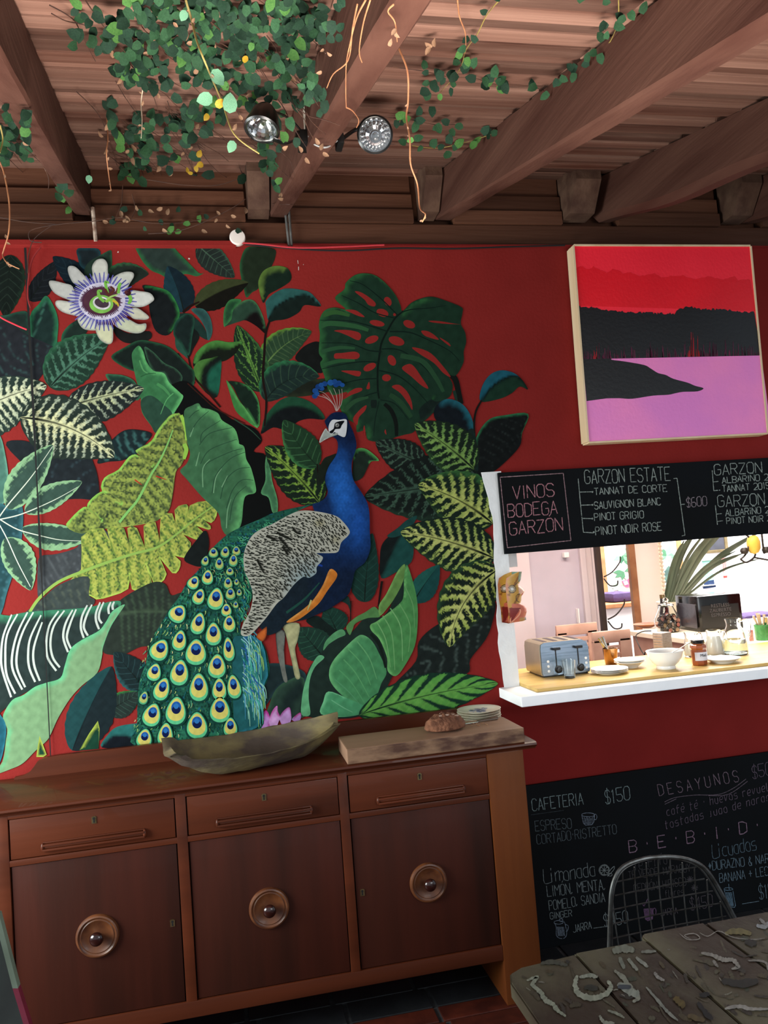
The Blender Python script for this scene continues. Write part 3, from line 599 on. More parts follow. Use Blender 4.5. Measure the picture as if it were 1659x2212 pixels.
# paint smears on the boards (px of crop 1060,1930 scale 2.77)
k8 = 2.77; u8 = lambda x, y: (1060+x/k8, 1930+y/k8)
sm = [('a8b09c', 24, [(215, 520), (280, 500), (250, 545), (300, 590), (330, 640), (370, 660), (400, 700), (450, 735)]), ('b4bca8', 30, [(520, 490), (505, 545), (530, 600), (610, 625), (690, 600), (720, 560), (700, 520)]), ('a8b0a0', 22, [(640, 500), (590, 490), (530, 500)]),
 ('949a8a', 40, [(730, 350), (790, 330), (860, 340)]), ('8e9486', 22, [(770, 380), (800, 450)]), ('a0a698', 20, [(820, 390), (880, 460)]), ('a8aca0', 18, [(870, 380), (940, 440)]), ('989c90', 16, [(900, 350), (990, 345)]), ('a0a494', 26, [(740, 460), (790, 500), (830, 560), (880, 620), (850, 650)]), ('a4aca0', 40, [(760, 540), (840, 590), (890, 600)]), ('9a9e94', 16, [(930, 560), (1000, 640), (1060, 710), (1120, 760)]), ('a8a6a0', 18, [(980, 470), (1000, 500), (1040, 520)]),
 ('b0ada4', 22, [(1260, 355), (1330, 370), (1390, 395), (1450, 400), (1480, 440), (1440, 450)]), ('a09c94', 14, [(1330, 400), (1360, 440)]), ('b8b6ae', 20, [(1400, 690), (1480, 675), (1560, 690), (1659, 690)]), ('a8a49c', 12, [(1540, 400), (1640, 410), (1659, 460)]), ('b8c0c4', 22, [(1590, 190), (1640, 200), (1659, 170)]), ('a8a8a4', 16, [(1610, 150), (1650, 190)]), ('8a8050', 30, [(1400, 240), (1480, 225), (1560, 240)]), ('c0bcb4', 4, [(1130, 240), (1180, 275), (1250, 270), (1220, 240), (1160, 250), (1200, 275)]), ('b4b0a8', 4, [(1250, 235), (1300, 255), (1360, 225), (1420, 250)]), ('b4b0a8', 4, [(1380, 225), (1450, 262), (1560, 275), (1640, 268)]),
 ('a8ac9c', 18, [(650, 730), (680, 770), (740, 775)]), ('9aa08e', 14, [(700, 700), (760, 720), (800, 745)]), ('6e5c28', 34, [(1100, 620), (1160, 680)]), ('6a5a3a', 30, [(1180, 730), (1280, 760)]), ('1c1c20', 26, [(1240, 650), (1290, 720), (1330, 750)]), ('18181c', 24, [(1250, 610), (1310, 600)]), ('26241f', 34, [(1520, 290), (1590, 300)]), ('2c2a26', 40, [(1380, 520), (1480, 540), (1600, 520)]), ('33362e', 30, [(560, 560), (640, 570)]), ('54564a', 24, [(300, 420), (380, 410), (460, 430)]), ('2c2c28', 16, [(450, 400), (470, 415)]), ('4c5560', 26, [(760, 560), (840, 560)])]
r7 = random.Random(21); base_ = []
for i in range(150):
    x, y = r7.uniform(0, 640), r7.uniform(150, 790); x += 0; L = r7.uniform(20, 90); a = r7.uniform(-.2, 1.3)
    for h, p_ in ((r7.choice(['5c5640', '524a38', '5e5238', '484038', '66624e', '4c5240', '645a48', '3c3630']), 1),): base_.append((h, r7.uniform(8, 34), [(x*2.6, y), (x*2.6+L*.5*math.cos(a), y+L*.5*math.sin(a)+r7.uniform(-8, 8)), (x*2.6+L*math.cos(a), y+L*math.sin(a))]))
for i in range(14):
    x, y = r7.uniform(100, 1659), r7.uniform(200, 790); L = r7.uniform(14, 60); a = r7.uniform(-.4, 1.2); base_.append((r7.choice(['9a9c8c', '8c8a80', 'a8a498']), r7.uniform(3, 9), [(x, y), (x+L*.5*math.cos(a), y+L*.5*math.sin(a)+r7.uniform(-5, 5)), (x+L*math.cos(a), y+L*math.sin(a))]))
def on_table(p): q = PZ(*u8(*p), TZ); return q.x > .575 and q.y < 1.775 and q.x < 1.78 and q.y > .83 and not any(abs(q.x-xx) < .002 for xx in xs_)
base_ = [b_ for b_ in base_ if all(on_table(p) for p in b_[2]) and PZ(*u8(*b_[2][0]), TZ).y < 1.77-.02]
sm = base_+[(c, w_*1.35, p) for c, w_, p in sm]
V = []; F = []; C_ = []
for q, (c, w_, pts) in enumerate(sm):
    Pt = crom([u8(*p) for p in pts], 8); i0 = len(V); c = lin(c)*.42
    for i, p in enumerate(Pt):
        t = Pt[min(i+1, len(Pt)-1)]-Pt[max(i-1, 0)]; t = t/(np.hypot(*t)+1e-9); nn = np.array([-t[1], t[0]]); e_ = math.sin(math.pi*(i+.6)/(len(Pt)+.2))**.4
        ww = w_/k8*.5*e_; jj = [r7.uniform(.6, 1.15), r7.uniform(.6, 1.15)]; cc = c*r7.uniform(.65, 1.05)
        for sg, j in zip((-1, 1), jj): V.append(PZ(*(p+nn*sg*ww*j), TZ+.0004+q*.000012)); C_.append(cc)
        if i: k = i0+2*i; F.append((k-2, k-1, k+1, k))
tag(sub(mesh('paint_smears', V, F, M_attr, cols=np.array(C_)), tb), kind='stuff')

# ------------------------------------------------------------ wire chair
M_wire = mat('dull_steel_wire', '8c9090', .4, metal=.7, c2='5c5c58', scale=30)
wc = empty('wire_chair', (1.22, 2.25, FLOOR)); tag(wc, 'round-backed metal wire mesh chair standing behind the painted table', 'chair')
CY = 2.2
k9 = 4.158; u9 = lambda x, y: PY(1260+x/k9, 1780+y/k9, CY)
arch = [u9(228, 1190), u9(232, 1060), u9(236, 900), u9(243, 740), u9(252, 610), u9(280, 500), u9(330, 410), u9(420, 350), u9(560, 308), u9(690, 295), u9(800, 295), u9(930, 315), u9(1040, 360), u9(1120, 430), u9(1200, 550), u9(1290, 710), u9(1370, 860), u9(1430, 960), u9(1480, 1060)]
ac = [Vector(p) for p in crom(arch, 5)]
sub(B().tube(ac, .006, 8).build('back_hoop', M_wire, None, True), wc)
inner = [Vector(p)+Vector((.0, .004, 0)) for p in crom([u9(262, 1190), u9(262, 1000), u9(262, 760), u9(275, 620), u9(300, 520), u9(350, 430), u9(430, 372), u9(560, 326), u9(690, 312), u9(800, 312), u9(920, 332), u9(1020, 375), u9(1095, 445), u9(1170, 560), u9(1260, 720), u9(1400, 960), u9(1450, 1060)], 5)]
sub(B().tube(inner, .0035, 6).build('back_hoop', M_wire, None, True), wc)
def inside_arch(px):   # top y of the arch at crop x
    return np.interp(px, [262, 275, 300, 350, 430, 560, 690, 800, 920, 1020, 1095, 1170, 1260, 1400], [760, 620, 520, 430, 372, 326, 312, 312, 332, 375, 445, 560, 720, 960])
for x0 in range(260, 1500, 108):   # near-vertical wires
    pts = []
    for y in np.arange(310, 1190, 40):
        x = x0+(y-310)*.105+ -20
        if y >= inside_arch(x)-10 and x > 262: pts.append(u9(x, y)+Vector((0, .012*math.sin((y-300)/880*3.1), 0)))
    if len(pts) > 2: sub(B().tube(pts, .0022, 5).build('back_wire', M_wire, None, True), wc)
for k in range(8):
    yl = 440+k*125
    pts = []
    for x in np.arange(262, 1480, 40):
        y = yl+100-(x-262)*.19-8*math.sin((x-262)/1000*3.1)
        if y >= inside_arch(x)-14: pts.append(u9(x, y)+Vector((0, .012*math.sin(max(0, min(1, (y-300)/880))*3.1), 0)))
    if len(pts) > 2: sub(B().tube(pts, .0022, 5).build('back_wire', M_wire, None, True), wc)
zs0 = .36-.0; seat = B()
for i in range(9): seat.tube([(1.02+i*.052, 2.18, zs0), (1.02+i*.052, 1.90, zs0-.008), (1.02+i*.05, 1.76, zs0)], .0022, 5)
for i in range(8): seat.tube([(1.01, 2.18-i*.058, zs0), (1.45, 2.18-i*.058, zs0)], .0022, 5)
seat.tube([(1.0, 2.2, zs0), (1.0, 1.8, zs0), (1.05, 1.74, zs0), (1.40, 1.74, zs0), (1.46, 1.8, zs0), (1.46, 2.2, zs0)], .006, 8, closed=True)
sub(seat.build('seat', M_wire, None, True), wc)
for x, y, dx, dy in ((1.03, 2.19, -.03, .05), (1.44, 2.19, .03, .05), (1.05, 1.78, -.03, -.04), (1.41, 1.78, .03, -.04)):
    sub(B().tube([(x, y, zs0), (x+dx, y+dy, FLOOR+.008)], .007, 8).build('leg', M_wire, None, True), wc)

# leaning painted panel at the bottom left corner
pn = empty('leaning_panel', tuple(PY(20, 2210, 1.9))); tag(pn, 'dark green panel with a magenta edge leaning at the lower left corner', 'panel')
def pl(x, y, Y): return PY(x, y, Y)
M_pn = mat('dark_green_painted_board', '2c3430', .6, c2='3a4a42', scale=10, bump=.2); M_mg = mat('magenta_paint', 'a81c48', .5, c2='8a1838', scale=12)
a, b_, c_, d_, e_, f_ = pl(-60, 1800, 2.0), pl(-3, 1975, 2.0), pl(38, 2135, 1.95), pl(85, 2290, 1.9), pl(-60, 2290, 1.9), None
th = Vector((.0, .02, 0))
def slab(pts, name, m):
    v = list(pts)+[p+th for p in pts]; n = len(pts); sub(B().add(v, [tuple(range(n)), tuple(range(2*n-1, n-1, -1))]+[(i, i+n, (i+1) % n+n, (i+1) % n) for i in range(n)]).build(name, m), pn)
slab([pl(-60, 1800, 2.0), pl(-14, 1975, 2.0), pl(27, 2135, 1.95), pl(74, 2290, 1.9), pl(-60, 2290, 1.9)], 'board', M_pn)
slab([pl(-14, 1975, 2.0), pl(-2, 1975, 2.0), pl(39, 2135, 1.95), pl(27, 2135, 1.95)], 'edge_strip', mat('sage_paint', '6a7a6a', .6, c2='5a6858', scale=9))
slab([pl(27, 2135, 1.95), pl(39, 2135, 1.95), pl(87, 2290, 1.9), pl(74, 2290, 1.9)], 'edge_strip', M_mg)
# ------------------------------------------------------------ mural of leaves and a peacock, painted on the wall
M_mural = attr_mat('mural_paint', .85, .06, .06)
mu = empty('mural', (.2, WY, 1.9)); tag(mu, 'large painted mural of jungle leaves, white flower and blue peacock on the red wall', 'mural')
CR = {'C4': (0, 500, 3.95), 'C5': (380, 500, 3.95), 'C6': (680, 560, 3.456), 'D1': (0, 850, 3.95), 'D2': (0, 1220, 3.95), 'D3': (370, 850, 3.95), 'D4': (280, 1180, 3.95), 'D5': (680, 900, 3.456), 'D6': (560, 1200, 3.072), 'P': (0, 0, 1)}
# one factor turns the listed colours into pigment, the same everywhere on the wall; light and shade come from the lamps
PIGMENT = .60
def pig(P, c): return np.clip(c*PIGMENT, 0, .9)
class Lay: n = 0
def wallpt(P, extra=0.):
    y = WY-.0012-Lay.n*.00002-extra
    P = np.atleast_2d(P); D = FW[None]+RT[None]*((P[:, 0:1]-829.5)/FPX)-UP[None]*((P[:, 1:2]-1106)/FPX)
    return CAMP[None]+D*(y/D[:, 1:2])
def cc(c, P): o = CR[c]; return [(o[0]+x/o[2], o[1]+y/o[2]) for x, y in P]
def nz(P, s=1., k=0):
    x, y = P[:, 0]/s, P[:, 1]/s
    return (np.sin(x*.11+1.7*k+np.sin(y*.07+k)*1.5)+np.sin(y*.13+2.1*k+np.sin(x*.09)*1.3)+np.sin((x+y)*.23+k)*.5+np.sin((x-y)*.31+k*3)*.4)/2.9
def mix(a, b, t): t = np.clip(t, 0, 1)[:, None]; return a*(1-t)+b*t
def seg_dist(P, Q, closed=True):
    Q = np.array(Q); A = Q if closed else Q[:-1]; Bq = np.roll(Q, -1, 0) if closed else Q[1:]
    d = Bq-A; L = (d**2).sum(1)+1e-9
    t = np.clip(((P[:, None]-A[None])*d[None]).sum(2)/L[None], 0, 1)
    pr = A[None]+t[..., None]*d[None]; dd = np.sqrt(((P[:, None]-pr)**2).sum(2)); i = dd.argmin(1); r = np.arange(len(P))
    cum = np.concatenate([[0], np.cumsum(np.sqrt(L))]); s_ = (cum[i]+t[r, i]*np.sqrt(L[i]))/cum[-1]
    side = np.sign(d[i, 0]*(P[:, 1]-pr[r, i, 1])-d[i, 1]*(P[:, 0]-pr[r, i, 0]))
    return dd[r, i], s_, side, P-pr[r, i]
def emit(name, P, F, col, parent=None, label=None, ex=None):
    W = wallpt(P)
    if ex is not None: W[:, 1] -= ex
    o = mesh(name, W, F, M_mural, cols=pig(P, col)); sub(o, parent or mu); Lay.n += 1
    if label: o['label'] = label
    return o
def poly(c, pts, A, Bc=None, rib=None, E=None, ew=5, ed=None, name='painted_leaf', sp=5., sm=4, ribc=None, ribw=1.5, vein=None, band=None, parent=None, label=None, nzs=.22, fn=None):
    """painted shape: base colour A, Bc on the far side of the rib, rim light E (only where the outline faces ed), vein=(colour,freq,duty,slant)"""
    c0 = cc(c, pts); Q = np.array(crom(c0, sm, True)) if sm else np.array(c0)
    keep = [0]; 
    for i in range(1, len(Q)):
        if np.hypot(*(Q[i]-Q[keep[-1]])) > 1.1: keep.append(i)
    Q = Q[keep]
    if np.hypot(*(Q[0]-Q[-1])) < 1.1: Q = Q[:-1]
    mn, mx = Q.min(0), Q.max(0); gx, gy = np.meshgrid(np.arange(mn[0], mx[0], sp), np.arange(mn[1], mx[1], sp*.87)); gx[1::2] += sp/2
    G = np.c_[gx.ravel(), gy.ravel()]; d = seg_dist(G, Q)[0] if len(G) else np.zeros(0); G = G[d > sp*.35]
    vi = [Vector(p) for p in Q]+[Vector(p) for p in G]; n = len(Q)
    v, _, f, *_ = delaunay_2d_cdt(vi, [(i, (i+1) % n) for i in range(n)], [list(range(n))], 1, 1e-4)
    P = np.array([(p.x, p.y) for p in v]); col = np.tile(lin(A), (len(P), 1))
    A_ = lin(A); Dm, S_, sd, off = seg_dist(P, Q)
    if rib is not None:
        R = np.array(crom(cc(c, rib), 6)); dr, sr, side, _ = seg_dist(P, R, False)
        if Bc: col = mix(col, np.tile(lin(Bc), (len(P), 1)), (side*dr)/6+.5)
        if vein:
            vc, fr, du, sl = vein; wd = dr+Dm; t = dr/(wd+1e-6); u = sr*fr+(-sl*t)+nz(P, .35, 3)*.10; fz = np.abs((u % 1)-.5)*2
            m = np.clip((fz-(1-du*(1-.55*t)))*6, 0, 1)*(t > .06)*(t < .93); col = mix(col, np.tile(lin(vc), (len(P), 1)), m)
        if ribc: col = mix(col, np.tile(lin(ribc), (len(P), 1)), np.clip((ribw*1.6-dr)/ribw, 0, 1))
    if E:
        w_ = np.clip(1.25-Dm/ew+nz(P, .4, 5)*.25, 0, 1)
        if ed is not None:
            e_ = np.array(ed, float); e_ /= np.hypot(*e_); nin = off/(np.hypot(off[:, 0], off[:, 1])[:, None]+1e-6); on = Dm < .3
            cen = P.mean(0); gd = -nin; gd[on] = (P[on]-cen)/(np.hypot(*(P[on]-cen).T)[:, None]+1e-6)
            w_ *= np.clip((gd@e_)*2.2+.1, 0, 1)
        col = mix(col, np.tile(lin(E), (len(P), 1)), w_)
    if fn: col = fn(P, col)
    col = col*(1+nzs*nz(P, .5, len(P) % 7))[:, None]
    return emit(name, P, f, col, parent, label)
def leaf(c, b, t, wl, wr, A, Bc, bend=0, st='stripe', n=9, du=.55, sl=1.5, E=None, E2=None, rib='141c18', name='painted_leaf', pk=.8, hi=None, label=None, NS=110, NT=30, parent=None, ribw=.035, rg=1.):
    """leaf from base b to tip t (crop px); wl/wr half widths left/right of the travel direction"""
    o = CR[c]; b = np.array(cc(c, [b])[0]); t = np.array(cc(c, [t])[0]); wl *= 1.1/o[2]; wr *= 1.1/o[2]
    d = t-b; L = np.hypot(*d); nL = np.array([d[1], -d[0]])/L; m = (b+t)/2+nL*bend*L*2
    s = np.linspace(0, 1, NS)[:, None]; C_ = (1-s)**2*b+2*s*(1-s)*m+s*s*t; T = 2*(1-s)*(m-b)+2*s*(t-m); T /= np.hypot(T[:, 0], T[:, 1])[:, None]; N = np.c_[T[:, 1], -T[:, 0]]
    pr = np.sin(np.pi*s**pk)**.66*(1-.22*s**2); pr = pr/pr.max()
    tt = np.linspace(-1, 1, 2*NT+1); Wd = np.where(tt < 0, wr, wl)
    jag = 1+.02*np.sin(s*60)
    P = (C_[:, None, :]+N[:, None, :]*(tt*Wd)[None, :, None]*(pr*jag)[:, :, None]).reshape(-1, 2)
    S_ = np.repeat(s[:, 0], 2*NT+1); Tt = np.tile(tt, NS); at = np.abs(Tt)
    k = len(A)+int(b[0]) % 5; col = np.tile(lin(A), (len(P), 1)); nn = nz(P, .30, k); n2 = nz(P, .12, k+2)
    if E: col = mix(col, np.tile(lin(E), (len(P), 1)), np.clip((at-.72+nn*.1)*4, 0, 1)*(Tt > 0))
    if E2: col = mix(col, np.tile(lin(E2), (len(P), 1)), np.clip((at-.72+nn*.1)*4, 0, 1)*(Tt < 0))
    Bv = np.tile(lin(Bc), (len(P), 1))
    if hi: Bv = mix(Bv, np.tile(lin(hi), (len(P), 1)), np.clip(1.1-at*1.6+nn*.7, 0, 1))
    if st == 'stripe':
        u = S_*n-sl*at+(Tt > 0)*.37+(nn*.22+n2*.10)*rg; fz = np.abs((u % 1)-.5)*2; thr = 1-du*(1-.50*at)+n2*.16*rg
        m = np.clip((fz-thr)*7, 0, 1)*(at < .93+n2*.06)*np.clip((S_-.02)*30, 0, 1)
        m = np.maximum(m, np.clip((.13+n2*.05-at)*14, 0, 1)*.85)
    elif st == 'veins':
        u = S_*n-sl*at; fz = np.abs((u % 1)-.5)*2; m = np.clip((fz-.86)*10, 0, 1)*(at < .85)
    elif st == 'half': m = np.clip(Tt*12+.5, 0, 1)
    elif st == 'rim':
        m = np.clip((at-.62+nn*.22)*6, 0, 1)
    else: m = np.zeros(len(P))
    col = mix(col, Bv, m)
    if rib: col = mix(col, np.tile(lin(rib), (len(P), 1)), np.clip((ribw*1.5*(1.1-S_)-at)*60, 0, 1))
    col = col*(1+.16*nz(P, .45, k+1))[:, None]
    W2 = 2*NT+1; ii = np.arange((NS-1)*(W2-1)); r_ = ii//(W2-1); c_ = ii % (W2-1); a = r_*W2+c_
    F = np.c_[a, a+W2, a+W2+1, a+1].tolist()
    return emit(name, P, F, col, parent, label)
def strokes(c, L, name='painted_stroke', parent=None, cap=.4, label=None):
    """L: list of (pts, w0, w1, colour) brush strokes, widths in crop px"""
    o = CR[c]; PP_ = []; F = []; col = []; ex = []
    for si, (pts, w0, w1, h) in enumerate(L):
        Q = np.array(crom(cc(c, pts), 5)) if len(pts) > 2 else np.array(cc(c, pts)); N = len(Q)
        if N == 2: Q = np.array([Q[0]+(Q[1]-Q[0])*k/4 for k in range(5)]); N = 5
        t = np.gradient(Q, axis=0); t /= np.hypot(t[:, 0], t[:, 1])[:, None]+1e-9; nn = np.c_[-t[:, 1], t[:, 0]]
        s = np.linspace(0, 1, N); w_ = (w0+(w1-w0)*s)/o[2]*.5*np.sqrt(np.clip(np.sin(np.pi*np.clip(s*(1-.04)+.02, 0, 1)), 0, 1)*cap+(1-cap)); i0 = len(PP_)
        for i in range(N): PP_ += [Q[i]-nn[i]*w_[i], Q[i]+nn[i]*w_[i]]; col += [lin(h)]*2; ex += [si*4e-6]*2
        for i in range(1, N): k = i0+2*i; F.append((k-2, k-1, k+1, k))
    o = tag(emit(name, np.array(PP_), F, np.array(col), parent, label, np.array(ex)), kind='stuff' if len(L) > 1 else None); Lay.n += len(L)/5; return o
RED = None
def redpatch(c, L, parent):
    """bare wall showing through holes and notches"""
    for pts in L:
        Q = np.array(crom(cc(c, pts), 4, True)); v = wallpt(Q)
        t = geometry.tessellate_polygon([[Vector((p[0], p[1], 0)) for p in Q]]); sub(mesh('wall_gap', v, [tuple(x) for x in t], M_red), parent)
    Lay.n += 1
def circ(x, y, rx, ry, n=12, rot=0, a=1.): return [(x+rx*math.cos(t)*math.cos(rot)-ry*math.sin(t)*math.sin(rot), y+rx*math.cos(t)*math.sin(rot)+ry*math.sin(t)*math.cos(rot)) for t in np.linspace(0, 2*math.pi, n, endpoint=False)]
# ---- dark background leaves, top left
leaf('C4', (90, 200), (45, 735), 130, 120, '161f1b', '2b3a30', st='veins', n=8, E='1f3325')
leaf('C4', (250, 590), (480, 250), 70, 100, '191d21', '2a3136', st='veins', n=6)
leaf('C4', (790, 520), (450, 215), 90, 110, '13212a', '20343c', st='veins', n=6)
poly('C4', [(665, 145), (840, 150), (850, 260), (760, 330), (690, 300), (665, 230)], '1a2428', E='1f4048', ew=6)
poly('C4', [(940, 160), (955, 200), (950, 330), (900, 400), (740, 400), (720, 330), (760, 260), (860, 200)], '263a30', E='2e5a3e', ew=4, ed=(1, 0))
leaf('C4', (900, 490), (1268, 365), 115, 95, '242e28', '3a4a3a', st='plain', E='35603f', bend=.12)
poly('P', [(291, 524), (330, 524), (367, 527), (385, 545), (408, 568), (430, 590), (441, 589), (425, 597), (400, 592), (366, 601), (345, 592), (325, 583), (305, 560)], '2c3b36', E='2f6840', ew=8)
leaf('P', (397, 675), (362, 575), 30, 30, '15252e', '1d3a44', st='half', bend=-.04, label=None)
leaf('C5', (185, 118), (500, 392), 95, 105, '26302c', '46604f', st='veins', n=9, sl=.9, rib='4c6a55', E='3a5a46')
poly('C5', [(600, 140), (700, 130), (840, 150), (848, 220), (800, 330), (710, 480), (650, 520), (603, 565), (580, 500), (545, 330), (555, 230)], '222e20', E='2c5a38', ew=5, ed=(-1, 0))
leaf('C5', (165, 640), (618, 437), 90, 120, '15140f', '3c4428', st='half', bend=.06, E='55803c', rib=None)
poly('C5', [(745, 610), (710, 500), (705, 420), (740, 345), (800, 305), (870, 293), (950, 312), (985, 370), (978, 420), (930, 460), (860, 500), (790, 540)], '17291f', E='62803a', ew=12, ed=(-.75, -.7))
poly('C5', [(790, 765), (768, 640), (770, 590), (850, 520), (950, 485), (1120, 510), (1190, 565), (1235, 640), (1100, 628), (1050, 690), (950, 745), (850, 760)], '2f605c', '15231f', rib=[(790, 765), (820, 680), (900, 610), (1000, 565), (1120, 545), (1235, 640)], ribc='0f1a18')
poly('C5', [(410, 812), (405, 720), (420, 640), (460, 585), (520, 575), (560, 592), (500, 660), (480, 740), (440, 790)], '23492f', E='3a7a45', ew=5)
poly('C5', [(765, 870), (690, 810), (600, 760), (540, 770), (450, 800), (415, 812), (470, 760), (490, 670), (560, 600), (640, 580), (700, 630), (755, 760)], '2b4637', '140f10', rib=[(560, 775), (640, 700), (700, 690), (760, 790)], E='4a7a50', ew=4, ed=(.6, -1))
leaf('C5', (755, 1155), (1158, 855), 130, 115, '2c4730', '56704a', st='veins', n=12, sl=1.2, E='68943a', rib='6a8a4e', bend=.09)
leaf('C5', (735, 1365), (520, 800), 125, 125, '1b2f22', '4f7c38', st='stripe', n=4, du=.3, sl=2.2, rib='1b3a22', E2='3c6a3a', hi='6ea048')
poly('C5', [(145, 1140), (165, 1050), (240, 970), (340, 930), (450, 945), (572, 940), (530, 1010), (500, 1050), (400, 1110), (290, 1080), (180, 1150)], '161d15', E='4d8840', ew=15, ed=(-.3, -1))
poly('C5', [(150, 1170), (200, 1105), (300, 1080), (380, 1070), (385, 1200), (350, 1412), (250, 1370), (165, 1260)], '1d5c48', '4a7a3a', rib=[(385, 1070), (270, 1160), (240, 1260), (260, 1360), (340, 1412)], ribc='131a18', ribw=7)
poly('C5', [(0, 715), (100, 700), (190, 760), (250, 840), (270, 925), (180, 880), (60, 805), (0, 800)], '1d352f', label=None)
poly('C5', [(130, 665), (230, 660), (290, 730), (312, 830), (300, 900), (272, 928), (255, 840), (200, 740)], '2a4c4a', E='34605c', ew=4)
poly('C5', [(0, 800), (90, 790), (200, 880), (150, 1000), (108, 1075), (60, 960), (0, 880)], '161c1a')
poly('C5', [(0, 880), (50, 960), (105, 1080), (70, 1060), (0, 990)], '2a5244')
strokes('C5', [([(60, 690), (120, 640), (200, 600)], 28, 14, '24120f'), ([(105, 1060), (125, 1150), (170, 1260), (280, 1380), (380, 1500)], 16, 18, '28140f'), ([(0, 1050), (100, 1200), (150, 1300)], 60, 40, '12110f')], 'painted_stem')
poly('C5', [(1020, 1090), (1060, 1010), (1140, 955), (1225, 945), (1350, 1040), (1360, 1090), (1240, 1210), (1130, 1150)], '161918')
poly('C5', [(905, 1400), (960, 1330), (1060, 1270), (1120, 1200), (1210, 1260), (1560, 1210), (1480, 1300), (1300, 1370), (1060, 1410)], '1f241c', E='2c3424', ew=8)
leaf('C5', (765, 1445), (1222, 1240), 165, 95, '1e302c', '37523f', st='veins', n=8, sl=1.1, E='2f7048', bend=.16, rib='14201d')
poly('D3', [(770, 345), (775, 290), (800, 200), (900, 80), (1000, 30), (1130, 45), (1250, 120), (1310, 218), (1180, 215), (1080, 240), (990, 312), (870, 290)], '1f4c35', '121719', rib=[(770, 310), (850, 190), (960, 120), (1080, 105), (1200, 140), (1310, 218)])
strokes('C5', [([(800, 760), (765, 880), (752, 1080), (742, 1250), (772, 1450), (755, 1659)], 22, 20, '1e1311')], 'painted_stem')
poly('C5', [(430, 1270), (480, 1330), (540, 1440), (600, 1520), (700, 1675), (610, 1620), (510, 1530), (460, 1380)], '3f7f42', E='64b060', ew=4, ed=(1, -.3))
poly('C5', [(450, 1278), (560, 1292), (640, 1340), (700, 1430), (718, 1560), (700, 1670), (610, 1530), (545, 1440), (490, 1330)], '16271e', E='4e9a55', ew=3, ed=(1, -.2))
# right-hand dark leaves beside the flower
poly('C4', [(1215, 460), (1350, 478), (1450, 520), (1520, 640), (1527, 740), (1440, 882), (1330, 850), (1280, 700), (1262, 560)], '171c1e', E='2f7a3f', ew=6, ed=(1, -.6))
poly('C4', [(1480, 880), (1500, 770), (1590, 700), (1659, 740), (1640, 900), (1610, 1060), (1540, 960)], '182624', E='25503f', ew=4)
poly('C4', [(970, 810), (1100, 870), (1270, 850), (1290, 910), (1200, 950), (1070, 950), (990, 890)], '1b1d1c')
poly('C4', [(540, 965), (528, 880), (600, 790), (700, 750), (745, 850), (650, 935)], '1e2e28', E='2c6044', ew=5, ed=(-1, .2))
poly('C4', [(255, 725), (330, 620), (395, 548), (460, 640), (497, 760), (490, 900), (470, 1010), (330, 1020), (248, 1000)], '1d302d', rib=[(395, 560), (330, 780), (250, 940)], ribc='3c6b5c', ribw=1.5, E='2f7450', ew=9)
poly('C4', [(-30, 760), (60, 712), (215, 680), (240, 760), (250, 1000), (100, 1100), (-30, 1100)], '22322d', E='2c5a48', ew=5, ed=(0, -1))
poly('C4', [(-20, 820), (100, 800), (230, 880), (480, 1000), (480, 1100), (380, 1200), (250, 1330), (-20, 1330)], '26292e', rib=[(-20, 1300), (200, 1020), (480, 1000)], vein=('35504f', 7, .22, .6))
poly('C4', [(948, 1068), (1060, 990), (1180, 930), (1300, 940), (1450, 990), (1600, 1130), (1660, 1210), (1640, 1330), (1500, 1330), (1320, 1250), (1160, 1200), (1040, 1150)], '17211e', E='28553a', ew=4)
poly('C4', [(1230, 990), (1310, 1030), (1400, 1120), (1500, 1170), (1558, 1250), (1500, 1340), (1440, 1290), (1400, 1210), (1300, 1190)], '1c2422', E='3a6048', ew=3)
poly('P', [(330, 855), (372, 830), (405, 824), (443, 858), (500, 905), (550, 925), (566, 952), (548, 975), (575, 985), (577, 1040), (586, 1080), (588, 1115), (520, 1146), (508, 1100), (535, 1060), (520, 980), (480, 920), (430, 880), (400, 960), (340, 900)], '0c0e0e', name='painted_shadow', nzs=.05)
strokes('P', [([(505, 905), (540, 928), (563, 950)], 3, 1.5, '2c4a38'), ([(405, 828), (440, 860), (470, 885), (530, 915)], 3, 2, '3a1a14')], 'painted_stem')
poly('C4', [(900, 1222), (960, 1218), (1060, 1230), (1150, 1280), (1200, 1400), (1150, 1440), (1000, 1340), (940, 1290)], '1d3a30', E='3c7050', ew=4)
poly('C4', [(1128, 1100), (1130, 1030), (1182, 975), (1222, 1022), (1250, 1110), (1310, 1188), (1400, 1210), (1445, 1290), (1535, 1375), (1562, 1420), (1490, 1545), (1475, 1590), (1400, 1659), (1330, 1720), (1290, 1660), (1210, 1540), (1198, 1400), (1160, 1260)], '3a7449', E='66b870', ew=8, ed=(1, -.5), sp=4, label='mid green curled leaf')
poly('C4', [(1205, 1440), (1290, 1400), (1400, 1480), (1470, 1560), (1400, 1655), (1330, 1720), (1290, 1655), (1215, 1540)], '2b4a3b', sp=5)
strokes('C4', [([(1480, 1380), (1420, 1440), (1370, 1560)], 9, 5, '62ac6c'), ([(1200, 1240), (1260, 1215), (1330, 1210)], 10, 6, '2c5c38'), ([(1190, 1100), (1220, 1180), (1260, 1210)], 14, 8, '5a9c60'), ([(1340, 1300), (1400, 1340), (1450, 1400)], 30, 20, '4c9058')], 'painted_veins')
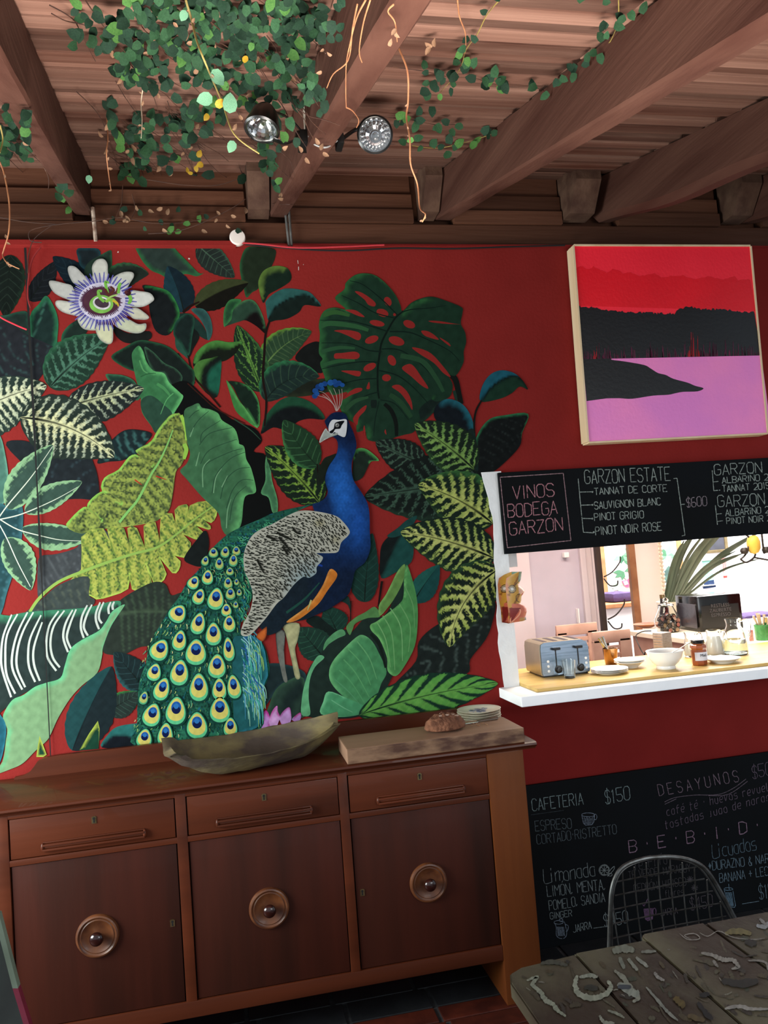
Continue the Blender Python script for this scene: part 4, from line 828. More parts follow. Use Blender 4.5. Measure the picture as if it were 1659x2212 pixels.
# variegated leaves upper left
leaf('C4', (425, 1330), (935, 905), 205, 165, '213a2e', '47705a', bend=.04, n=9, du=.5, sl=1.3, E='2f6044', rib='16211c', hi='52806a')
leaf('C4', (-360, 1650), (398, 1315), 190, 250, '2b3a34', 'b9c2a4', bend=.06, n=13, du=.62, sl=1.1, hi='e2e4bc')
leaf('C4', (560, 1500), (1228, 1338), 125, 190, '232b2a', '8f9c8a', bend=.02, n=9, du=.5, sl=1.4, hi='c9cfa0')
poly('D1', [(330, 440), (500, 470), (730, 480), (800, 600), (835, 720), (845, 860), (800, 905), (700, 900), (640, 900), (300, 900), (280, 700), (50, 440), (180, 400)], '22282c', rib=[(300, 450), (600, 640), (850, 860)], vein=('33444a', 6, .2, .5))
poly('D1', [(830, 595), (880, 490), (960, 390), (1060, 315), (1180, 310), (1295, 345), (1240, 430), (1180, 510), (1050, 570), (930, 582)], '1b2a2d', rib=[(830, 595), (1000, 500), (1290, 350)], vein=('3a625f', 7, .5, .5), E='182224', ew=3)
leaf('D1', (170, 205), (973, 545), 225, 265, '29352f', 'a9b49c', bend=.095, n=12, du=.55, sl=1.25, hi='e8e6b0', label='dark leaf with cream yellow stripes')
# left margin
poly('D1', [(-40, 360), (10, 380), (45, 520), (70, 700), (60, 900), (-40, 920)], '4f7a6c', E='6aa08a', ew=4)
poly('D1', [(-40, 1010), (90, 975), (190, 960), (190, 1200), (150, 1420), (60, 1700), (20, 1850), (-40, 1900)], '26474c', E='3a6a72', ew=8, rib=[(120, 980), (40, 1500), (0, 1800)], vein=('446e78', 12, .25, .4))
poly('D1', [(345, 1390), (480, 1370), (660, 1310), (700, 1200), (880, 1150), (1000, 1370), (760, 1480), (420, 1660), (330, 1760), (320, 1500)], '43474a', rib=[(340, 1700), (600, 1500), (1000, 1380)], vein=('565b5e', 14, .35, .3))
for b_, t_, wl_, wr_ in (((70, 985), (452, 440), 150, 110), ((215, 1015), (700, 752), 110, 85), ((190, 1150), (798, 1210), 60, 150), ((45, 1235), (262, 1680), 150, 100)):
    leaf('D1', b_, t_, wl_, wr_, '3a5248', '8fb98a', st='rim', rib=None, pk=.85, E=None)
strokes('D1', [([(-30, 1090), (60, 960), (220, 770), (320, 640), (450, 450)], 12, 5, 'dfe6d0'), ([(-30, 1080), (150, 1040), (330, 970), (500, 890), (660, 800)], 12, 4, 'dfe6d0'), ([(0, 1075), (150, 1160), (350, 1215), (520, 1250), (700, 1258)], 12, 4, 'dfe6d0'), ([(-10, 1110), (60, 1240), (150, 1440), (260, 1650)], 10, 7, 'e6ead8')], 'painted_midrib')
# bright banana leaves
def banana(A, Bc, dk, E, rib, fr, sl):
    R = np.array(crom(cc(*rib), 6))
    def fn(P, col):
        dr, sr, side, _ = seg_dist(P, R, False); u = sr*fr+dr*sl; n1 = nz(P, .18, 2); n2 = nz(P, .5, 4)
        st = np.sin(u*6.28+n1*2.6)+np.sin(u*14.7+n2*3)*.35
        c = mix(np.tile(lin(A), (len(P), 1)), np.tile(lin(Bc), (len(P), 1)), st*.6+.45+n2*.5)
        c = mix(c, np.tile(lin(dk), (len(P), 1)), np.clip((-st-.75+n1*.7)*2.0, 0, 1)*.85)
        c = mix(c, np.tile(lin(dk), (len(P), 1)), np.clip(1-dr/7, 0, 1)*.6*(n1 > -.2))
        return mix(c, np.tile(lin(E), (len(P), 1)), np.clip((col[:, 1]-.2)*9, 0, 1))
    return fn
o = poly('D1', [(1510, 168), (1440, 195), (1345, 310), (1290, 405), (1180, 470), (1165, 505), (1300, 612), (1180, 525), (1100, 540), (1010, 650), (890, 720), (872, 835), (1030, 935), (940, 850), (860, 838), (760, 920), (752, 985), (860, 1080), (770, 990), (710, 970), (600, 1070), (568, 1135), (690, 1195), (900, 1155), (1060, 1140), (1300, 1100), (1375, 1060), (1440, 1000), (1475, 860), (1500, 670), (1555, 600), (1600, 450), (1580, 290), (1540, 180)], '000000', sm=3, sp=3.2, E='8fc65a', ew=6, ed=(-.8, -.6), fn=banana('56663a', '9aa850', '1f2a22', '93c858', ('D1', [(1020, 1100), (1150, 940), (1270, 720), (1400, 520), (1480, 310), (1512, 175)]), 13, .02), label='yellow green leaf')
strokes('D1', [([(1018, 1100), (1090, 1010), (1180, 900), (1290, 690), (1360, 580), (1430, 430), (1475, 310)], 26, 12, '86c46a'), ([(1545, 185), (1585, 300), (1590, 400)], 34, 26, '9ccc50'), ([(1570, 430), (1590, 480), (1570, 560)], 40, 30, '98c850'), ([(1150, 735), (1210, 780)], 14, 6, 'b83428'), ([(1330, 705), (1420, 735)], 14, 5, 'b83428')], 'painted_midrib')
bn = [(63, 1322), (110, 1285), (175, 1230), (175, 1160), (223, 1141), (249, 1199), (231, 1143), (268, 1141), (282, 1192), (275, 1141), (296, 1141), (313, 1183), (310, 1136), (336, 1128), (345, 1172), (347, 1118), (372, 1109), (382, 1144), (377, 1102), (396, 1090), (407, 1094), (402, 1128), (410, 1092), (445, 1082), (467, 1088), (468, 1114), (456, 1130), (438, 1122), (455, 1136), (451, 1145), (424, 1136), (442, 1152), (436, 1166), (420, 1165), (396, 1155), (412, 1172), (410, 1196), (398, 1205), (376, 1200), (390, 1212), (386, 1232), (372, 1238), (345, 1205), (360, 1240), (346, 1260), (331, 1258), (316, 1220), (329, 1262), (310, 1276), (285, 1273), (280, 1240), (277, 1272), (240, 1288), (208, 1295), (190, 1285), (160, 1300), (110, 1305)]
poly('P', bn, '000000', sm=2, sp=3., E='b8d25c', ew=3.5, ed=(.2, 1), fn=banana('6f8a3e', 'b8bc58', '2a4030', 'b4cc5a', ('P', [(63, 1320), (110, 1275), (180, 1235), (260, 1210), (340, 1180), (400, 1145), (455, 1095)]), 20, .01), label='tattered bright green banana leaf')
poly('P', [(40, 1335), (88, 1296), (130, 1262), (190, 1245), (192, 1285), (205, 1296), (190, 1312), (110, 1320), (60, 1328)], '3d4644', rib=[(60, 1325), (120, 1280), (200, 1262)], vein=('50584e', 9, .35, .3))
strokes('P', [([(64, 1322), (85, 1292), (125, 1258), (180, 1234), (240, 1212), (290, 1196), (340, 1182), (380, 1155), (420, 1122), (460, 1094)], 8, 3.5, '96b858')], 'painted_midrib')
poly('D3', [(110, 1400), (230, 1230), (290, 1170), (320, 1240), (315, 1340), (270, 1470), (170, 1460)], '161b1b')
# dark banana leaf behind the tail and other lower left leaves
poly('D2', [(1000, 330), (1100, 250), (1300, 150), (1410, 165), (1460, 260), (1560, 250), (1500, 500), (1400, 560), (1350, 690), (1200, 700), (1050, 770), (960, 770), (880, 740), (900, 600), (960, 430)], '2b342d', rib=[(1450, 405), (1250, 395), (980, 420)], vein=('3b4c3b', 8, .5, .4), ribc='41523f', ribw=3)
leaf('D2', (1240, 1060), (975, 745), 120, 120, '1a2a2c', '2d4a4c', st='veins', n=7, E='2c5a5c')
leaf('D2', (910, 1255), (1195, 1090), 90, 110, '26332f', '3c5a4e', st='veins', n=8, E='35763c')
leaf('D2', (617, 1585), (950, 868), 150, 205, '1a272b', '1f4648', st='half', rib='141c20', bend=.02, pk=.9)
poly('D2', [(870, 1560), (920, 1450), (1000, 1382), (1150, 1355), (1180, 1370), (1155, 1540)], '2a6c68', '121820', rib=[(880, 1530), (960, 1460), (1060, 1455), (1150, 1475)])
poly('D2', [(675, 1585), (760, 1440), (835, 1332), (850, 1400), (840, 1570)], '17402f', E='aebf4c', ew=6, ed=(0, -1), sm=0, sp=4)
# striped calathea leaf rolled over, lower left
poly('P', [(-30, 1345), (20, 1330), (60, 1322), (110, 1318), (190, 1312), (240, 1299), (262, 1303), (240, 1345), (210, 1370), (170, 1392), (150, 1420), (140, 1445), (128, 1470), (90, 1480), (40, 1505), (0, 1540), (-30, 1560)], '2a3735', E='3f8262', ew=15, ed=(0, -1), label='dark green leaf with paired white stripes', sp=6)
ww = []
for pts in ([(100, 425), (30, 600), (10, 760), (20, 900), (95, 1130)], [(150, 420), (60, 600), (45, 800), (60, 950), (130, 1100)], [(235, 405), (150, 580), (105, 760), (110, 900), (190, 1065)], [(285, 405), (200, 560), (150, 720), (145, 880), (215, 1045)], [(350, 430), (260, 620), (240, 760), (250, 880), (300, 1000)], [(360, 490), (290, 700), (290, 850), (340, 990)], [(500, 395), (420, 520), (395, 680), (410, 800), (480, 905)], [(550, 390), (460, 520), (430, 660), (450, 790), (510, 875)], [(620, 385), (560, 500), (540, 620), (580, 745)], [(650, 380), (600, 500), (570, 620), (605, 715)], [(745, 345), (700, 440), (690, 540), (715, 625)], [(785, 340), (740, 430), (715, 530), (750, 605)], [(855, 320), (820, 410), (820, 480), (845, 550)], [(885, 318), (850, 400), (845, 460), (870, 500)], [(945, 318), (925, 370), (930, 420)], [(975, 315), (960, 350), (965, 385)]):
    ww.append((pts, 16, 22, 'cfd6cc'))
strokes('D2', ww, 'painted_stripes')
poly('D2', [(1065, 338), (960, 395), (905, 485), (840, 565), (700, 640), (600, 720), (555, 850), (515, 965), (400, 1005), (300, 1040), (200, 1110), (110, 1150), (45, 1240), (25, 1310), (60, 1400), (50, 1500), (20, 1680), (-60, 1790), (100, 1740), (200, 1690), (300, 1590), (400, 1500), (440, 1430), (500, 1300), (600, 1140), (700, 1030), (830, 920), (870, 780), (880, 700), (940, 540), (1000, 440)], '7ea377', E='6cc08a', ew=10, ed=(-.6, -1), sp=6, nzs=.16, label='pale green underside of the rolled leaf')
poly('D2', [(-40, 1270), (10, 1290), (50, 1370), (45, 1500), (10, 1660), (-40, 1720)], '20586a', E='2d7486', ew=4)
poly('D2', [(310, 1640), (320, 1560), (338, 1460), (365, 1530), (398, 1620), (370, 1640)], '17402f', E='b2c050', ew=4, sm=0, sp=3)

# ---- centre leaves
poly('D3', [(110, 150), (180, 102), (232, 84), (262, 120), (330, 135), (400, 170), (435, 230), (540, 300), (575, 400), (580, 430), (622, 455), (640, 560), (682, 640), (722, 800), (712, 850), (645, 868), (618, 920), (600, 1100), (560, 1170), (480, 1212), (430, 1150), (400, 1020), (260, 880), (130, 730), (75, 660), (130, 600), (160, 520), (140, 430), (120, 300)], '3f6b49', E='62a868', ew=16, ed=(1, -.35), sp=5, label='broad ribbed mid green leaf')
vv = []
for a in ([(150, 210), (200, 160), (240, 140)], [(165, 330), (230, 230), (320, 150)], [(240, 440), (330, 340), (520, 290)], [(250, 420), (270, 330), (420, 230)], [(250, 600), (330, 480), (560, 390)], [(265, 700), (300, 600), (500, 500), (610, 470)], [(350, 850), (380, 700), (500, 560), (630, 500)], [(420, 900), (460, 750), (560, 650), (670, 630)], [(470, 980), (520, 830), (600, 740), (700, 740)], [(500, 1080), (520, 950), (560, 860), (640, 790)]): vv.append((a, 9, 5, '2c4f38'))
for a in ([(210, 620), (240, 500)], [(270, 800), (270, 640), (330, 560)], [(360, 850), (380, 720), (430, 640)], [(470, 1150), (480, 1000), (510, 900)], [(160, 370), (190, 290)], [(430, 800), (480, 700)]): vv.append((a, 12, 6, '6f9c74'))
strokes('D3', vv, 'painted_veins')
poly('D3', [(820, 510), (800, 600), (803, 740), (765, 850), (830, 890), (862, 1012), (905, 1012), (905, 900), (860, 740), (845, 600)], '3f6e4c', E='5a9a66', ew=3)
leaf('D3', (1268, 935), (800, 455), 165, 190, '18261c', '5c8638', bend=-.03, n=8, du=.42, sl=1.6, rib='101a14', hi='86a845', label='dark leaf with lime brush stripes')
leaf('D3', (1248, 620), (960, 225), 120, 135, '203c27', '427048', st='veins', n=7, sl=1.2, E='3f7a45', rib='1a2c1e', bend=.04)
strokes('D3', [([(1245, 600), (1255, 780)], 12, 10, '1a1210')], 'painted_stem')
poly('D3', [(1250, 785), (1248, 680), (1300, 560), (1360, 530), (1410, 520), (1380, 640), (1330, 720)], '1a231a')
poly('D5', [(285, 470), (290, 300), (315, 240), (390, 245), (480, 325), (420, 335), (390, 390), (350, 460)], '1f2c24', E='52a055', ew=6, ed=(.2, -1))
poly('D5', [(15, 510), (15, 440), (60, 330), (150, 280), (140, 350), (90, 430), (40, 490)], '1a221a')
# ---- monstera
strokes('C6', [([(920, 740), (1000, 840), (1050, 900), (1075, 1000), (1095, 1080)], 46, 40, '151b18'), ([(1040, 980), (1060, 1060)], 26, 20, '22382e')], 'painted_stem')
poly('C6', [(570, 950), (640, 1000), (760, 960), (880, 1000), (960, 1050), (880, 1150), (790, 1215), (700, 1130)], '182622', E='22382c', ew=6)
mo = poly('C6', [(655, 388), (720, 325), (800, 290), (880, 280), (980, 310), (1095, 358), (1103, 400), (1090, 480), (1122, 545), (1130, 620), (1112, 690), (1110, 770), (1055, 866), (1000, 868), (1030, 940), (1005, 1028), (910, 1062), (860, 1050), (780, 1120), (785, 1200), (740, 1288), (670, 1310), (600, 1330), (520, 1362), (400, 1350), (375, 1280), (315, 1290), (305, 1230), (240, 1190), (190, 1110), (215, 1040), (240, 990), (120, 1010), (70, 870), (40, 780), (58, 745), (32, 705), (32, 640), (38, 560), (30, 500), (42, 430), (80, 378), (150, 360), (230, 372), (150, 292), (220, 225), (232, 175), (300, 118), (380, 105), (460, 125), (540, 190), (605, 270), (640, 345)], '1d3829', E='2f6238', ew=12, ed=(-1, -.2), name='painted_monstera_leaf', sp=6, label='dark green split leaf with oval holes')
redpatch('C6', [circ(545, 315, 26, 36, rot=-.5), circ(505, 400, 46, 28, rot=.35), circ(465, 478, 56, 22, rot=.2), circ(705, 485, 46, 28, rot=.4), circ(610, 610, 60, 32, rot=.3), circ(425, 600, 52, 27, rot=-.35), circ(575, 755, 28, 42, rot=-.5), circ(410, 805, 50, 26, rot=-.45), circ(535, 885, 33, 26), circ(596, 413, 11, 11),
    [(300, 243), (340, 245), (400, 280), (452, 325), (445, 352), (400, 340), (370, 300)], [(228, 378), (290, 378), (330, 395), (372, 430), (330, 425), (260, 395)], [(145, 535), (180, 528), (260, 530), (330, 548), (345, 580), (322, 605), (250, 572), (190, 548)], [(150, 705), (200, 700), (300, 690), (335, 715), (310, 745), (200, 742), (148, 740)], [(200, 832), (330, 835), (342, 860), (320, 875), (240, 850)], [(850, 460), (930, 462), (1050, 482), (1090, 486), (980, 482), (880, 472)], [(795, 535), (845, 538), (895, 568), (925, 600), (880, 592), (820, 570)], [(935, 585), (1000, 625), (1010, 650), (950, 605)], [(725, 660), (790, 668), (870, 705), (950, 790), (1015, 878), (960, 850), (890, 775), (790, 712)], [(650, 815), (700, 782), (740, 800), (790, 870), (848, 962), (800, 945), (720, 875)], [(575, 952), (630, 938), (690, 990), (722, 1060), (728, 1125), (700, 1080), (640, 1000)],
    [(240, 1005), (300, 965), (350, 962), (345, 985), (270, 1015), (215, 1045)], [(385, 965), (405, 915), (410, 965)], [(285, 1190), (340, 1120), (385, 1090), (375, 1130), (330, 1180), (315, 1240)], [(362, 1270), (370, 1240), (378, 1290), (370, 1320)], [(520, 1290), (528, 1270), (535, 1310)]], mo)
strokes('C6', [([(660, 388), (600, 440), (545, 530), (500, 620), (485, 700), (470, 820), (470, 960), (480, 1040)], 14, 16, '0f1c17'), ([(640, 400), (720, 375), (850, 365), (980, 345)], 10, 4, '10231c'), ([(560, 540), (700, 545), (820, 590), (1000, 680), (1080, 760)], 12, 4, '10231c'), ([(500, 670), (640, 680), (800, 790), (940, 950)], 12, 4, '10231c'), ([(480, 830), (620, 870), (740, 960), (850, 1080)], 12, 5, '10231c'), ([(545, 540), (420, 500), (250, 460), (40, 455)], 12, 5, '10231c'), ([(500, 690), (400, 680), (260, 630), (50, 625)], 12, 5, '10231c'), ([(480, 770), (350, 765), (180, 790), (50, 820)], 10, 5, '10231c'), ([(470, 890), (330, 900), (160, 940)], 10, 5, '10231c'), ([(620, 420), (500, 300), (360, 190), (260, 160)], 10, 5, '10231c'), ([(600, 440), (450, 400), (330, 330), (200, 270)], 10, 5, '10231c'), ([(480, 990), (380, 1020), (240, 1100)], 10, 5, '10231c'), ([(490, 1050), (600, 1080), (700, 1200)], 10, 5, '13261e'), ([(480, 1060), (450, 1200), (440, 1320)], 8, 5, '13261e')], 'painted_veins', mo)
strokes('C6', [([(45, 500), (120, 478), (300, 500), (400, 530)], 44, 30, '2f5c38'), ([(60, 790), (180, 760), (300, 755)], 34, 20, '2c5836'), ([(50, 690), (180, 660), (300, 665)], 34, 20, '2b5436'), ([(60, 420), (150, 395), (260, 420)], 40, 26, '345f32'), ([(640, 720), (800, 760), (900, 880), (960, 990)], 44, 30, '2a4e34'), ([(220, 1130), (300, 1060), (400, 1030)], 40, 20, '2c5034'), ([(560, 1010), (640, 1070), (720, 1180)], 40, 40, '27482f')], 'painted_highlights', mo)
strokes('C6', [([(520, 1080), (570, 1130), (605, 1220), (610, 1320)], 34, 30, '121815'), ([(440, 1050), (440, 1110)], 50, 44, '17241f')], 'painted_shadow', mo)
# ---- right edge leaves
poly('C6', [(890, 1130), (930, 1070), (1000, 1042), (1100, 1080), (1165, 1170), (1190, 1290), (1110, 1305), (1000, 1265), (905, 1200)], '151c22', E='236270', ew=13, ed=(.7, -.8))
poly('C6', [(1240, 1062), (1245, 960), (1300, 870), (1380, 830), (1470, 842), (1540, 890), (1592, 972), (1530, 950), (1470, 1000), (1380, 1042)], '206072', '1d3a2c', rib=[(1240, 1062), (1320, 960), (1420, 890), (1520, 880), (1592, 972)][::1], ribc='10201c', ribw=2.5)
strokes('C6', [([(1245, 1055), (1205, 1130), (1190, 1220), (1195, 1330)], 16, 14, '1c1a17')], 'painted_stem')
poly('P', [(1141, 894), (1128, 935), (1122, 965), (1085, 1004), (1060, 1022), (1035, 1030), (1022, 1000), (1025, 960), (1036, 930), (1058, 905), (1090, 897)], '171b1b', rib=[(1135, 900), (1090, 960), (1050, 1010)], vein=('2a3230', 8, .2, .8), E='347850', ew=5, ed=(-.3, -1), sp=4)
poly('D5', [(1130, 130), (1180, 90), (1210, 200), (1220, 400), (1180, 380), (1150, 220)], '1b2c28')
leaf('D5', (830, 360), (455, 185), 120, 110, '1b2320', '46604f', n=8, du=.42, sl=1.4, bend=.02)
leaf('D5', (1240, 470), (372, 598), 235, 215, '171f1c', '3f5a4a', n=11, du=.42, sl=1.5, E='24382c', bend=.0, label='big dark leaf with grey green strokes')
leaf('D5', (1190, 395), (745, 55), 150, 165, '1c2a20', '6c9550', n=9, du=.55, sl=1.4, hi='86ad5a', E='2c4a2c', bend=-.03)
leaf('D5', (1330, 800), (772, 508), 190, 215, '1c2c22', '93ab58', n=9, du=.60, sl=1.5, hi='c2cc70', E='26402a', E2='3a6a3a', bend=-.06, label='dark leaf with bright yellow green strokes')
poly('D5', [(640, 865), (560, 890), (500, 960), (487, 1060), (497, 1205), (600, 1165), (720, 1085), (740, 950), (740, 880)], '151d1d', '1d4a45', rib=[(760, 750), (640, 900), (570, 1040), (497, 1205)][::-1])
poly('D5', [(765, 742), (690, 770), (620, 830), (540, 890), (600, 900), (700, 850)], '1d4642')
leaf('D5', (1345, 1060), (640, 862), 195, 175, '1b2a22', 'a0b55e', n=11, du=.6, sl=1.5, hi='cdd27c', E='28402c', bend=-.04, label='lower dark leaf with yellow green strokes')
poly('D6', [(1180, 460), (1060, 570), (1040, 700), (900, 850), (790, 1000), (900, 1010), (1050, 850), (1370, 790), (1400, 690), (1500, 560), (1545, 450), (1560, 300), (1380, 380)], '1f2725', rib=[(1560, 400), (1250, 640), (1050, 760), (820, 980)], vein=('465550', 9, .3, 1.3))
leaf('D6', (1590, 90), (1262, 608), 150, 170, '1d2a22', 'a4b85a', n=9, du=.62, sl=1.4, hi='d2d882', E='2b3c2c', E2='2c4a30', bend=-.12, label='curved dark leaf with yellow green strokes')
leaf('D5', (372, 1385), (430, 870), 105, 85, '1a3831', '244e44', st='veins', n=9, bend=.02, pk=.7)
leaf('D5', (735, 1385), (928, 1108), 75, 95, '1b4a48', '235a52', st='half', bend=.02)
poly('D6', [(610, 430), (605, 330), (590, 270), (540, 280), (510, 290), (590, 330)], '1a3430')
leaf('D6', (520, 515), (440, 340), 70, 95, '1c3a30', '275244', st='veins', n=6)
poly('D6', [(310, 435), (380, 400), (440, 440), (520, 510), (470, 532), (400, 500)], '16221f')
leaf('D6', (430, 680), (262, 480), 90, 110, '1f3a30', '31604a', st='veins', n=7, sl=1)
strokes('D6', [([(610, 300), (605, 440)], 8, 8, '2a1c18'), ([(815, 170), (790, 340)], 18, 10, '1d1614')], 'painted_stem')
poly('D6', [(20, 730), (120, 715), (250, 745), (310, 790), (290, 850), (150, 860), (40, 1000), (0, 1000), (0, 800)], '1d2c2e', E='264044', ew=5)
poly('D6', [(65, 1075), (70, 980), (110, 890), (180, 835), (295, 815), (300, 1070)], '293f35', rib=[(180, 1075), (200, 960), (300, 860)], ribc='1b2a28', ribw=12, E='35543f', ew=6)
poly('D6', [(300, 1065), (295, 900), (330, 750), (400, 660), (440, 590), (560, 490), (600, 520), (700, 410), (770, 345), (800, 410), (870, 340), (960, 100), (1000, 300), (950, 600), (860, 850), (700, 1060)], '20302a', sp=8)
poly('D6', [(280, 1055), (283, 950), (302, 850), (340, 745), (390, 665), (432, 678), (370, 740), (335, 830), (328, 950), (338, 1055)], '66ae7c', sp=4)
poly('D6', [(425, 630), (440, 570), (500, 510), (552, 490), (572, 525), (520, 550), (460, 590)], '5a9a68', sp=4)
poly('D6', [(600, 528), (578, 470), (640, 410), (700, 378), (768, 340), (802, 405), (720, 415), (640, 450), (620, 490)], '56874e', sp=4)
poly('D6', [(800, 400), (795, 330), (840, 260), (880, 180), (920, 100), (968, 58), (955, 170), (900, 280), (850, 350)], '668f4c', E='82b464', ew=4, ed=(-1, -.3), sp=4)
poly('D6', [(978, 60), (1010, 140), (1045, 280), (1052, 430), (1032, 600), (960, 740), (905, 800), (852, 765), (848, 680), (800, 560), (745, 500), (738, 460), (790, 430), (930, 320), (958, 260), (960, 150)], '4f9052', E='78bc6e', ew=5, ed=(-1, .2), sp=5, rib=[(738, 470), (850, 560), (880, 790)], vein=None, label='light green inner blade')
strokes('D6', [([(870, 350), (940, 480), (950, 700)], 9, 5, '7cb474'), ([(820, 400), (880, 520), (900, 760)], 9, 5, '74ac6c'), ([(930, 320), (1000, 460), (990, 640)], 9, 5, '6ea868'), ([(780, 440), (840, 560), (870, 740)], 8, 5, '78b070'), ([(965, 200), (1020, 330), (1030, 480)], 7, 5, '6ca266')], 'painted_veins')
poly('D6', [(470, 830), (465, 760), (490, 700), (540, 640), (640, 545), (690, 528), (750, 570), (800, 660), (845, 770), (810, 850), (770, 950), (700, 1015), (600, 965), (520, 900)], '4a8d5c', E='6fb878', ew=8, ed=(-.8, -.5), sp=5, label='light green inner blade')
poly('D6', [(410, 1052), (425, 970), (460, 902), (590, 950), (720, 1010), (700, 1045), (560, 1072)], '4f9c6c', E='78c890', ew=6, ed=(-1, -.2), sp=5)
strokes('D6', [([(590, 620), (680, 720), (740, 860)], 9, 5, '5fa46a'), ([(560, 690), (640, 780), (730, 940)], 9, 5, '5fa46a'), ([(530, 760), (610, 840), (700, 980)], 9, 5, '59a068'), ([(650, 570), (730, 680), (780, 820)], 9, 5, '68aa70'), ([(500, 820), (590, 900), (670, 990)], 9, 5, '56986a'), ([(480, 960), (560, 1010), (620, 1040)], 8, 5, '70b888'), ([(740, 520), (800, 600), (838, 745)], 22, 16, '18221c')], 'painted_veins')
leaf('D6', (660, 1060), (1585, 850), 130, 130, '1a392b', '5fa64c', n=8, du=.95, rg=.25, sl=1.6, bend=.03, rib='153022', hi='6fb052', pk=.95, label='broad striped bright green leaf')
poly('D4', [(1090, 1580), (1110, 1480), (1160, 1400), (1195, 1450), (1195, 1520), (1240, 1600)], 'c48ad0', E='c03a96', ew=6, ed=(0, -1), name='painted_lotus_petal', sp=3)
poly('D4', [(1190, 1500), (1215, 1410), (1258, 1360), (1265, 1410), (1285, 1460), (1270, 1500), (1230, 1600)], 'd8a4dc', E='b8509c', ew=5, ed=(0, -1), name='painted_lotus_petal', sp=3)
poly('D4', [(1280, 1480), (1300, 1420), (1360, 1372), (1378, 1430), (1375, 1490), (1330, 1560)], 'c898d4', E='a04a90', ew=4, ed=(0, -1), name='painted_lotus_petal', sp=3)
poly('D4', [(1385, 1480), (1420, 1440), (1458, 1420), (1462, 1460), (1440, 1500)], 'b888cc', E='b03a80', ew=4, ed=(0, -1), name='painted_lotus_petal', sp=3)
# ---- peacock
legs = poly('D6', [(158, 460), (265, 452), (255, 560), (238, 620), (255, 720), (272, 808), (240, 812), (215, 700), (195, 610), (175, 520)], 'b4b184', E='8a8c6a', ew=3, name='painted_leg', sp=3)
poly('D6', [(112, 490), (170, 510), (165, 630), (172, 740), (187, 832), (163, 832), (140, 740), (118, 630)], '70726a', E='2a3034', ew=3, name='painted_leg', sp=3, ed=(-.3, -1))
def tailfn(P, col):
    a = nz(P, .06, 1); b = nz(P, .1, 4); c = nz(P, .045, 2)
    col = mix(col, np.tile(lin('2f7a5c'), (len(P), 1)), (a-.15)*2.5); col = mix(col, np.tile(lin('0f2f28'), (len(P), 1)), (b-.2)*3); return mix(col, np.tile(lin('1c5c7c'), (len(P), 1)), (c-.55)*3)
pk_ = poly('P', [(686, 1086), (656, 1093), (622, 1100), (585, 1110), (560, 1122), (522, 1138), (489, 1156), (454, 1190), (433, 1227), (415, 1245), (400, 1265), (386, 1290), (365, 1318), (345, 1352), (322, 1395), (315, 1432), (302, 1470), (297, 1520), (296, 1565), (290, 1610), (430, 1600), (560, 1580), (566, 1500), (582, 1455), (575, 1405), (555, 1375), (525, 1370), (520, 1345), (545, 1290), (548, 1255), (525, 1230), (540, 1180), (580, 1140), (640, 1105)], '1f5546', name='painted_peacock', sp=3.4, fn=tailfn, label='blue necked peacock with long train of eye feathers')
r8 = random.Random(12); bs = []
for i in range(760):        # feather barbs
    y = r8.uniform(1215, 1590); xl = np.interp(y, [1215, 1290, 1390, 1470, 1590], [440, 388, 322, 300, 292]); xr_ = np.interp(y, [1215, 1290, 1370, 1450, 1590], [528, 540, 530, 572, 560]); x = r8.uniform(xl-4, xr_)
    a = math.radians(90+np.interp(x, [300, 440, 560], [28, 6, -22])+r8.uniform(-18, 18)); L = r8.uniform(5, 12); h = r8.choice(['9fbe72', '7faa62', '3c8a64', '0f332c', 'c6c38a', '12302c', '4c9a74', '1a5a5a', '0e2c28'])
    bs.append(([(x, y), (x+math.cos(a)*L*.5+1, y+math.sin(a)*L*.5), (x+math.cos(a)*L, y+math.sin(a)*L)], 2.6, 1.0, h))
strokes('P', bs, 'feather_barbs', pk_)
bs = []
for i in range(260):      # scaly green back
    t = r8.random(); x = np.interp(t, [0, .3, .6, 1], [450, 500, 560, 680]); y = np.interp(t, [0, .3, .6, 1], [1225, 1160, 1130, 1092])+r8.uniform(2, 26*(1-t)+6); x += r8.uniform(0, 60*(1-t))
    if x > 545 and y > 1140+(580-x)*.8: continue
    s_ = np.interp(t, [0, 1], [5, 2.4]); bs.append(([(x-s_, y), (x-s_*.3, y+s_*.8), (x+s_, y+s_*.3)], 1.6, 1.4, r8.choice(['0f3f3c', '3f9a6c', '58b080', '17505c', '1d4a6a'])))
strokes('P', bs, 'feather_scales', pk_)
poly('D4', [(880, 800), (960, 765), (1050, 768), (1110, 800), (1150, 880), (1168, 980), (1180, 1100), (1150, 1180), (1145, 1300), (1110, 1420), (1105, 1530), (1000, 1580), (900, 1580), (880, 1100)], '1f5a5e', name='side_plume', parent=pk_, sp=4, E='2c7a8c', ew=6, ed=(1, 0))
bs = []
for i in range(190):     # teal side plumes
    t = r8.random(); x0 = 528+r8.uniform(-10, 22)+t*8; y0 = 1368+t*150+r8.uniform(-10, 10); L = r8.uniform(25, 60); dx = r8.uniform(4, 22)
    bs.append(([(x0, y0), (x0+dx*.8, y0+L*.4), (x0+dx, min(y0+L, 1588))], 2.6, 1.2, r8.choice(['2f8a94', '3f8aa6', '4fb0a0', '8fc8b0', '2a5a9c', '8ab86a', '1f6a6a', '8ac0cc', '3a8a70'])))
for i in range(60):
    y0 = r8.uniform(1200, 1340); x0 = np.interp(y0, [1200, 1260, 1340], [520, 528, 512])+r8.uniform(-4, 16); bs.append(([(x0, y0), (x0+6, y0+8), (x0+4, y0+18)], 2.2, 1, r8.choice(['3f9a6a', '2a7a5a', '1f6a7a', '5ab07a'])))
